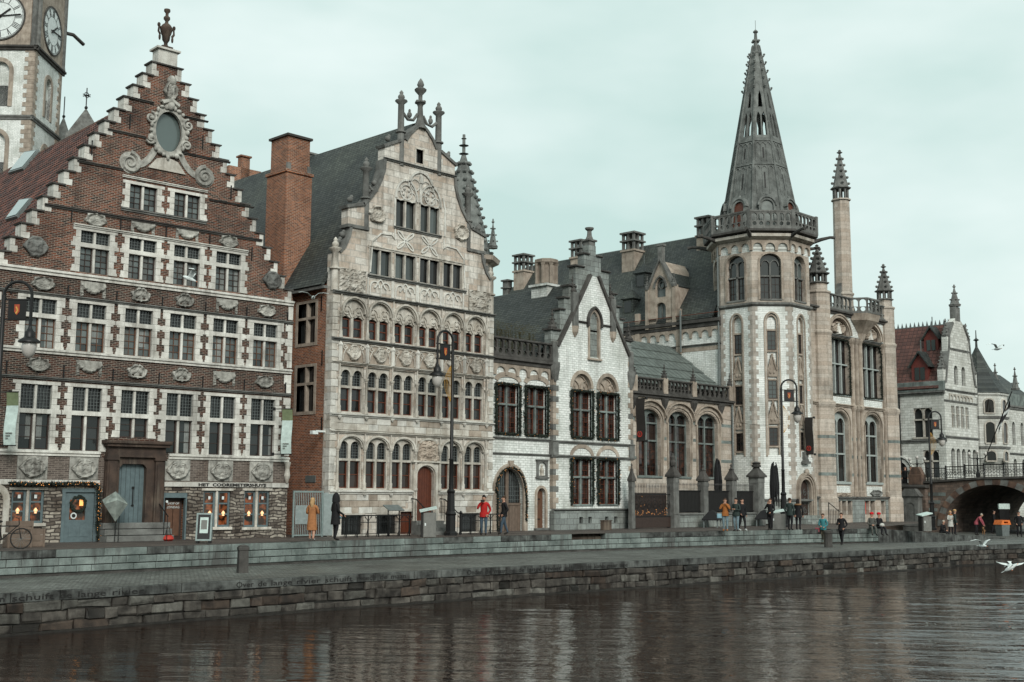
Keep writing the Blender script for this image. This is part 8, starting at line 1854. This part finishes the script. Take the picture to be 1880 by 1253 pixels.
q = pp(572, 993.5); person(q, face_at(q, 165), 1.68, 'woman with long blond hair in a tan coat seen from behind by the alley gate', 'coat_tan', 'skin', 'hair_blond', arms=('phone', 'phone'), coat=.48, long_hair=True, shoe='shoe_white', step=.1, pose='walk')
q = pp(615, 993.5); person(q, face_at(q, 120), 1.82, 'person in a hooded black coat holding a folded pale map', 'coat_black', 'trousers_black', 'hair_dark', arms=('hold', 'hold'), coat=.30, hood=True, extra=held('map_blue'))
q = pp(888, 984); person(q, face_at(q, -10), 1.80, 'man in a bright red puffer jacket raising a camera to his face', 'jacket_red', 'jeans', 'hair_dark', arms=('face', 'pocket'), extra=lambda T, s, b: ob('camera_body', G().box(-.09, .07, -.34, -.2, b+.58, b+.68), 'ink', T))
q = pp(925, 982.5); person(q, face_at(q, -70), 1.78, 'bearded man in a black jacket and jeans walking past the arched gate', 'coat_black', 'jeans', 'hair_brown', pose='walk', arms=('pocket', 'pocket'), step=.2)
q = pp(1332, 976); person(q, face_at(q, -5), 1.72, 'man in an orange padded jacket eating with both hands', 'vest_orange', 'jeans_light', 'hair_brown', arms=('face', 'face'), shoe='vest_orange', extra=hbag('map_blue', -1))
q = pp(1352, 976.5); person(q, face_at(q, -25), 1.74, 'person in a dark green hooded jacket and pale jeans beside the orange jacket', 'coat_green', 'jeans_light', 'hair_dark', arms=('phone', 'phone'))
q = pp(1363, 975.5); person(q, face_at(q, 40), 1.72, 'person in black with white shoes standing close behind the green jacket', 'coat_black', 'trousers_black', 'hair_dark', pose='walk', arms=('pocket', 'down'), shoe='shoe_white', step=.14)
q = pp(1415, 974); person(q, face_at(q, -30), 1.72, 'man in a black jacket eating behind the grey information pillar', 'coat_black', 'trousers_black', 'hair_brown', arms=('face', 'hold'))
q = pp(1451, 974.5); person(q, face_at(q, 150), 1.76, 'man in a dark green jacket facing the tower door', 'coat_green', 'trousers_black', 'hair_brown', arms=('down', 'pocket'))
q = pp(1466, 974); person(q, face_at(q, 170), 1.70, 'woman in a black coat with fur-trimmed hood before the tower door', 'coat_black', 'trousers_black', 'hair_dark', arms=('down', 'down'), coat=.2, long_hair=True, extra=lambda T, s, b: ob('fur_collar', G().tube([(.15*math.cos(a), .12*math.sin(a)+.02, b+.53*s) for a in [2*PI*i/10 for i in range(10)]], .05, 6, True), 'fur_tan', T))
q = pp(1512, 999.5, ZL); person(q, face_at(q, -20), 1.72, 'woman in a teal jacket leaning beside the ringed bollard', 'jacket_teal', 'trousers_khaki', 'hair_brown', pose='walk', arms=('lap', 'hold'), step=.12, shoe='trousers_khaki', extra=hbag('plaid_pink', -1))
q = pp(1546, 1001, ZL); person(q, face_at(q, -20), 1.78, 'man all in black walking on the lower quay looking at a phone', 'coat_black', 'trousers_black', 'hair_brown', pose='walk', arms=('phone', 'pocket'), step=.24, coat=.12, extra=lambda T, s, b: ob('phone', G().box(-.1, -.03, -.4, -.37, b+.2, b+.32), 'ink', T))
q = pp(1601, 971.0, 0.0); q.y -= .0; person(q, face_at(q, 15), 1.7, 'person in a grey coat and red beret sitting on the terrace wall', 'coat_grey', 'coat_grey', 'hair_dark', pose='sit', arms=('lap', 'lap'), hat='hat_red')
q = pp(1614, 971.0, 0.0); person(q, face_at(q, 35), 1.68, 'person in black and red cap with a white bag sitting on the terrace wall', 'coat_black', 'trousers_black', 'hair_dark', pose='sit', arms=('lap', 'hold'), hat='hat_red', extra=lambda T, s, b: ob('white_bag', G().ball((.05, -.22, b+.12), .16, .13, .12, 8, 6), 'coat_white', T))
q = pp(1729, 979, -.5); person(q, face_at(q, 60), 1.65, 'blond person in a dark jacket sitting low by the ramp kerb', 'coat_black', 'trousers_black', 'hair_grey', pose='sit', arms=('lap', 'lap'), lean=.3)
q = pp(1746, 983, -.85); person(q, face_at(q, 30), 1.72, 'person in a white coat with warm scarf by the bridge arch', 'coat_white', 'trousers_black', 'hair_blond', arms=('phone', 'down'), coat=.3, long_hair=True, extra=scarf('vest_orange'))
q = pp(1754, 983, -.85); person(q, face_at(q, 100), 1.78, 'dark-coated person in a beige hat beside the white coat', 'coat_green', 'trousers_black', 'hair_grey', hat='hair_blond')
q = pp(1793, 984, ZL); person(q, face_at(q, 75), 1.68, 'woman in a pink checked jacket bending down to a small dog', 'plaid_pink', 'trousers_black', 'hair_grey', arms=('reach', 'reach'), lean=.75)
q = pp(1872, 987, ZL); person(q, face_at(q, 10), 1.75, 'lone person in black standing on the quay past the orange bin', 'coat_black', 'trousers_black', 'hair_dark', arms=('pocket', 'pocket'), step=.1, pose='walk')
q = pp(1826, 981, ZL); person(q, face_at(q, 90), 1.75, 'shadowed person in dark clothes under the bridge arch', 'coat_black', 'trousers_black', 'hair_dark', pose='walk')
for px, lb, tp, hr in ((1650, 'person in a rust jacket at the foot of the bridge street', 'coat_tan', 'hair_blond'), (1662, 'person in a dark coat before the shadowed archway', 'coat_black', 'hair_dark'), (1672, 'person in a pale coat leaning by the bridge pedestal', 'coat_grey', 'hair_brown')):
    u, z = Frame(BX+1.5, 40, 90).uz(px, 870); person(Vector((BX+1.5, 40+u, 2.55)), R(-90)+PI/2*0+R(px % 40), 1.72, lb, tp, 'trousers_black', hr)
# small tan dog
q = pp(1806, 981.5, ZL); T = thing('small_dog', 'small tan dog standing before the bending woman', 'dog', q, R(200)); g = G()
g.tube([(-.24, 0, .30), (-.1, 0, .30), (.08, 0, .29), (.2, 0, .31), (.28, 0, .38), (.33, 0, .43)], .09, 10, rs=[.07, .095, .10, .09, .065, .06]); g.ball((.37, 0, .46), .085, .065, .07, 10, 7); g.tube([(.4, 0, .45), (.5, 0, .43)], .035, 7)
for sx in (-1, 1):
    g.tube([(.18, sx*.06, .3), (.19, sx*.06, .16), (.18, sx*.06, .02), (.21, sx*.06, .01)], .03, 6, rs=[.05, .03, .024, .026]); g.tube([(-.18, sx*.06, .3), (-.12, sx*.065, .2), (-.22, sx*.06, .12), (-.2, sx*.06, .02), (-.17, sx*.06, .01)], .03, 6, rs=[.065, .045, .026, .022, .026]); g.tube([(.36, sx*.05, .51), (.37, sx*.065, .57)], .03, 5, rs=[.03, .008])
g.tube([(-.26, 0, .33), (-.36, 0, .44), (-.34, 0, .52)], .02, 6); ob('body', g, 'fur_tan', T, smooth=True)
# ================================================================ gulls
def gull(px, py, d, span, dih, yaw, label, bank=0.0):
    p = at_depth(px, py, d); T = thing('flying_gull', label, 'bird', p, yaw, 'gulls over the quay'); T.rotation_euler = (bank, 0, yaw); w_ = span/2
    ob('body', G().lathe([(.01, -.22), (.05, -.16), (.075, -.02), (.07, .08), (.045, .16), (.04, .2), (.01, .26)], n=8), 'feather', T, rot=(PI/2, 0, 0), smooth=True)
    for s in (-1, 1):
        pr = [(0, .0, 0), (.35, dih*.62, .05), (.7, dih*.72, .02), (1.0, dih*.55, -.12)]; g = G(); ch = [.17, .16, .11, .02]; vs = []
        for (t_, z, y), c in zip(pr, ch): vs += [(s*w_*t_, -y-c*.5, z*w_), (s*w_*t_, -y+c*.5, z*w_), (s*w_*t_, -y, z*w_+.018)]
        fs = []
        for i in range(3): a, b = 3*i, 3*i+3; fs += [(a, b, b+2, a+2), (a+2, b+2, b+1, a+1), (a, a+1, b+1, b)]
        g.add(vs, fs); ob('wing', g, 'feather', T)
        ob('wing_tip', G().add([(s*w_*.86, .02, pr[2][1]*w_*.9), (s*w_*1.02, .14, pr[3][1]*w_), (s*w_*.9, .1, pr[2][1]*w_*.88)], [(0, 1, 2)]), 'hair_dark', T)
    ob('tail', G().add([(-.03, .2, 0), (.03, .2, 0), (.07, .34, 0), (-.07, .34, 0), (0, .27, .01)], [(0, 1, 4), (1, 2, 4), (2, 3, 4), (3, 0, 4), (0, 3, 2, 1)]), 'feather', T); ob('bill', G().lathe([(.016, .25), (.004, .31)], n=5), 'orange_paint', T, rot=(PI/2, 0, 0))
gull(575, 547, 46, 1.15, .5, R(150), 'white gull gliding in front of the brick side wall'); gull(347, 512, 40, .95, .9, R(60), 'gull with raised wings passing the brick house windows', R(20)); gull(1831, 641, 60, 1.2, .55, R(-20), 'gull high in the open sky beyond the gabled building')
gull(1804, 1003, 46, .9, .75, R(-30), 'white gull skimming low over the river with wings raised'); gull(1856, 1040, 42, .95, .35, R(-60), 'white gull banking over the river', R(28)); gull(1855, 1043, 41, .85, .3, R(30), 'second white gull crossing just over the water', R(-30))
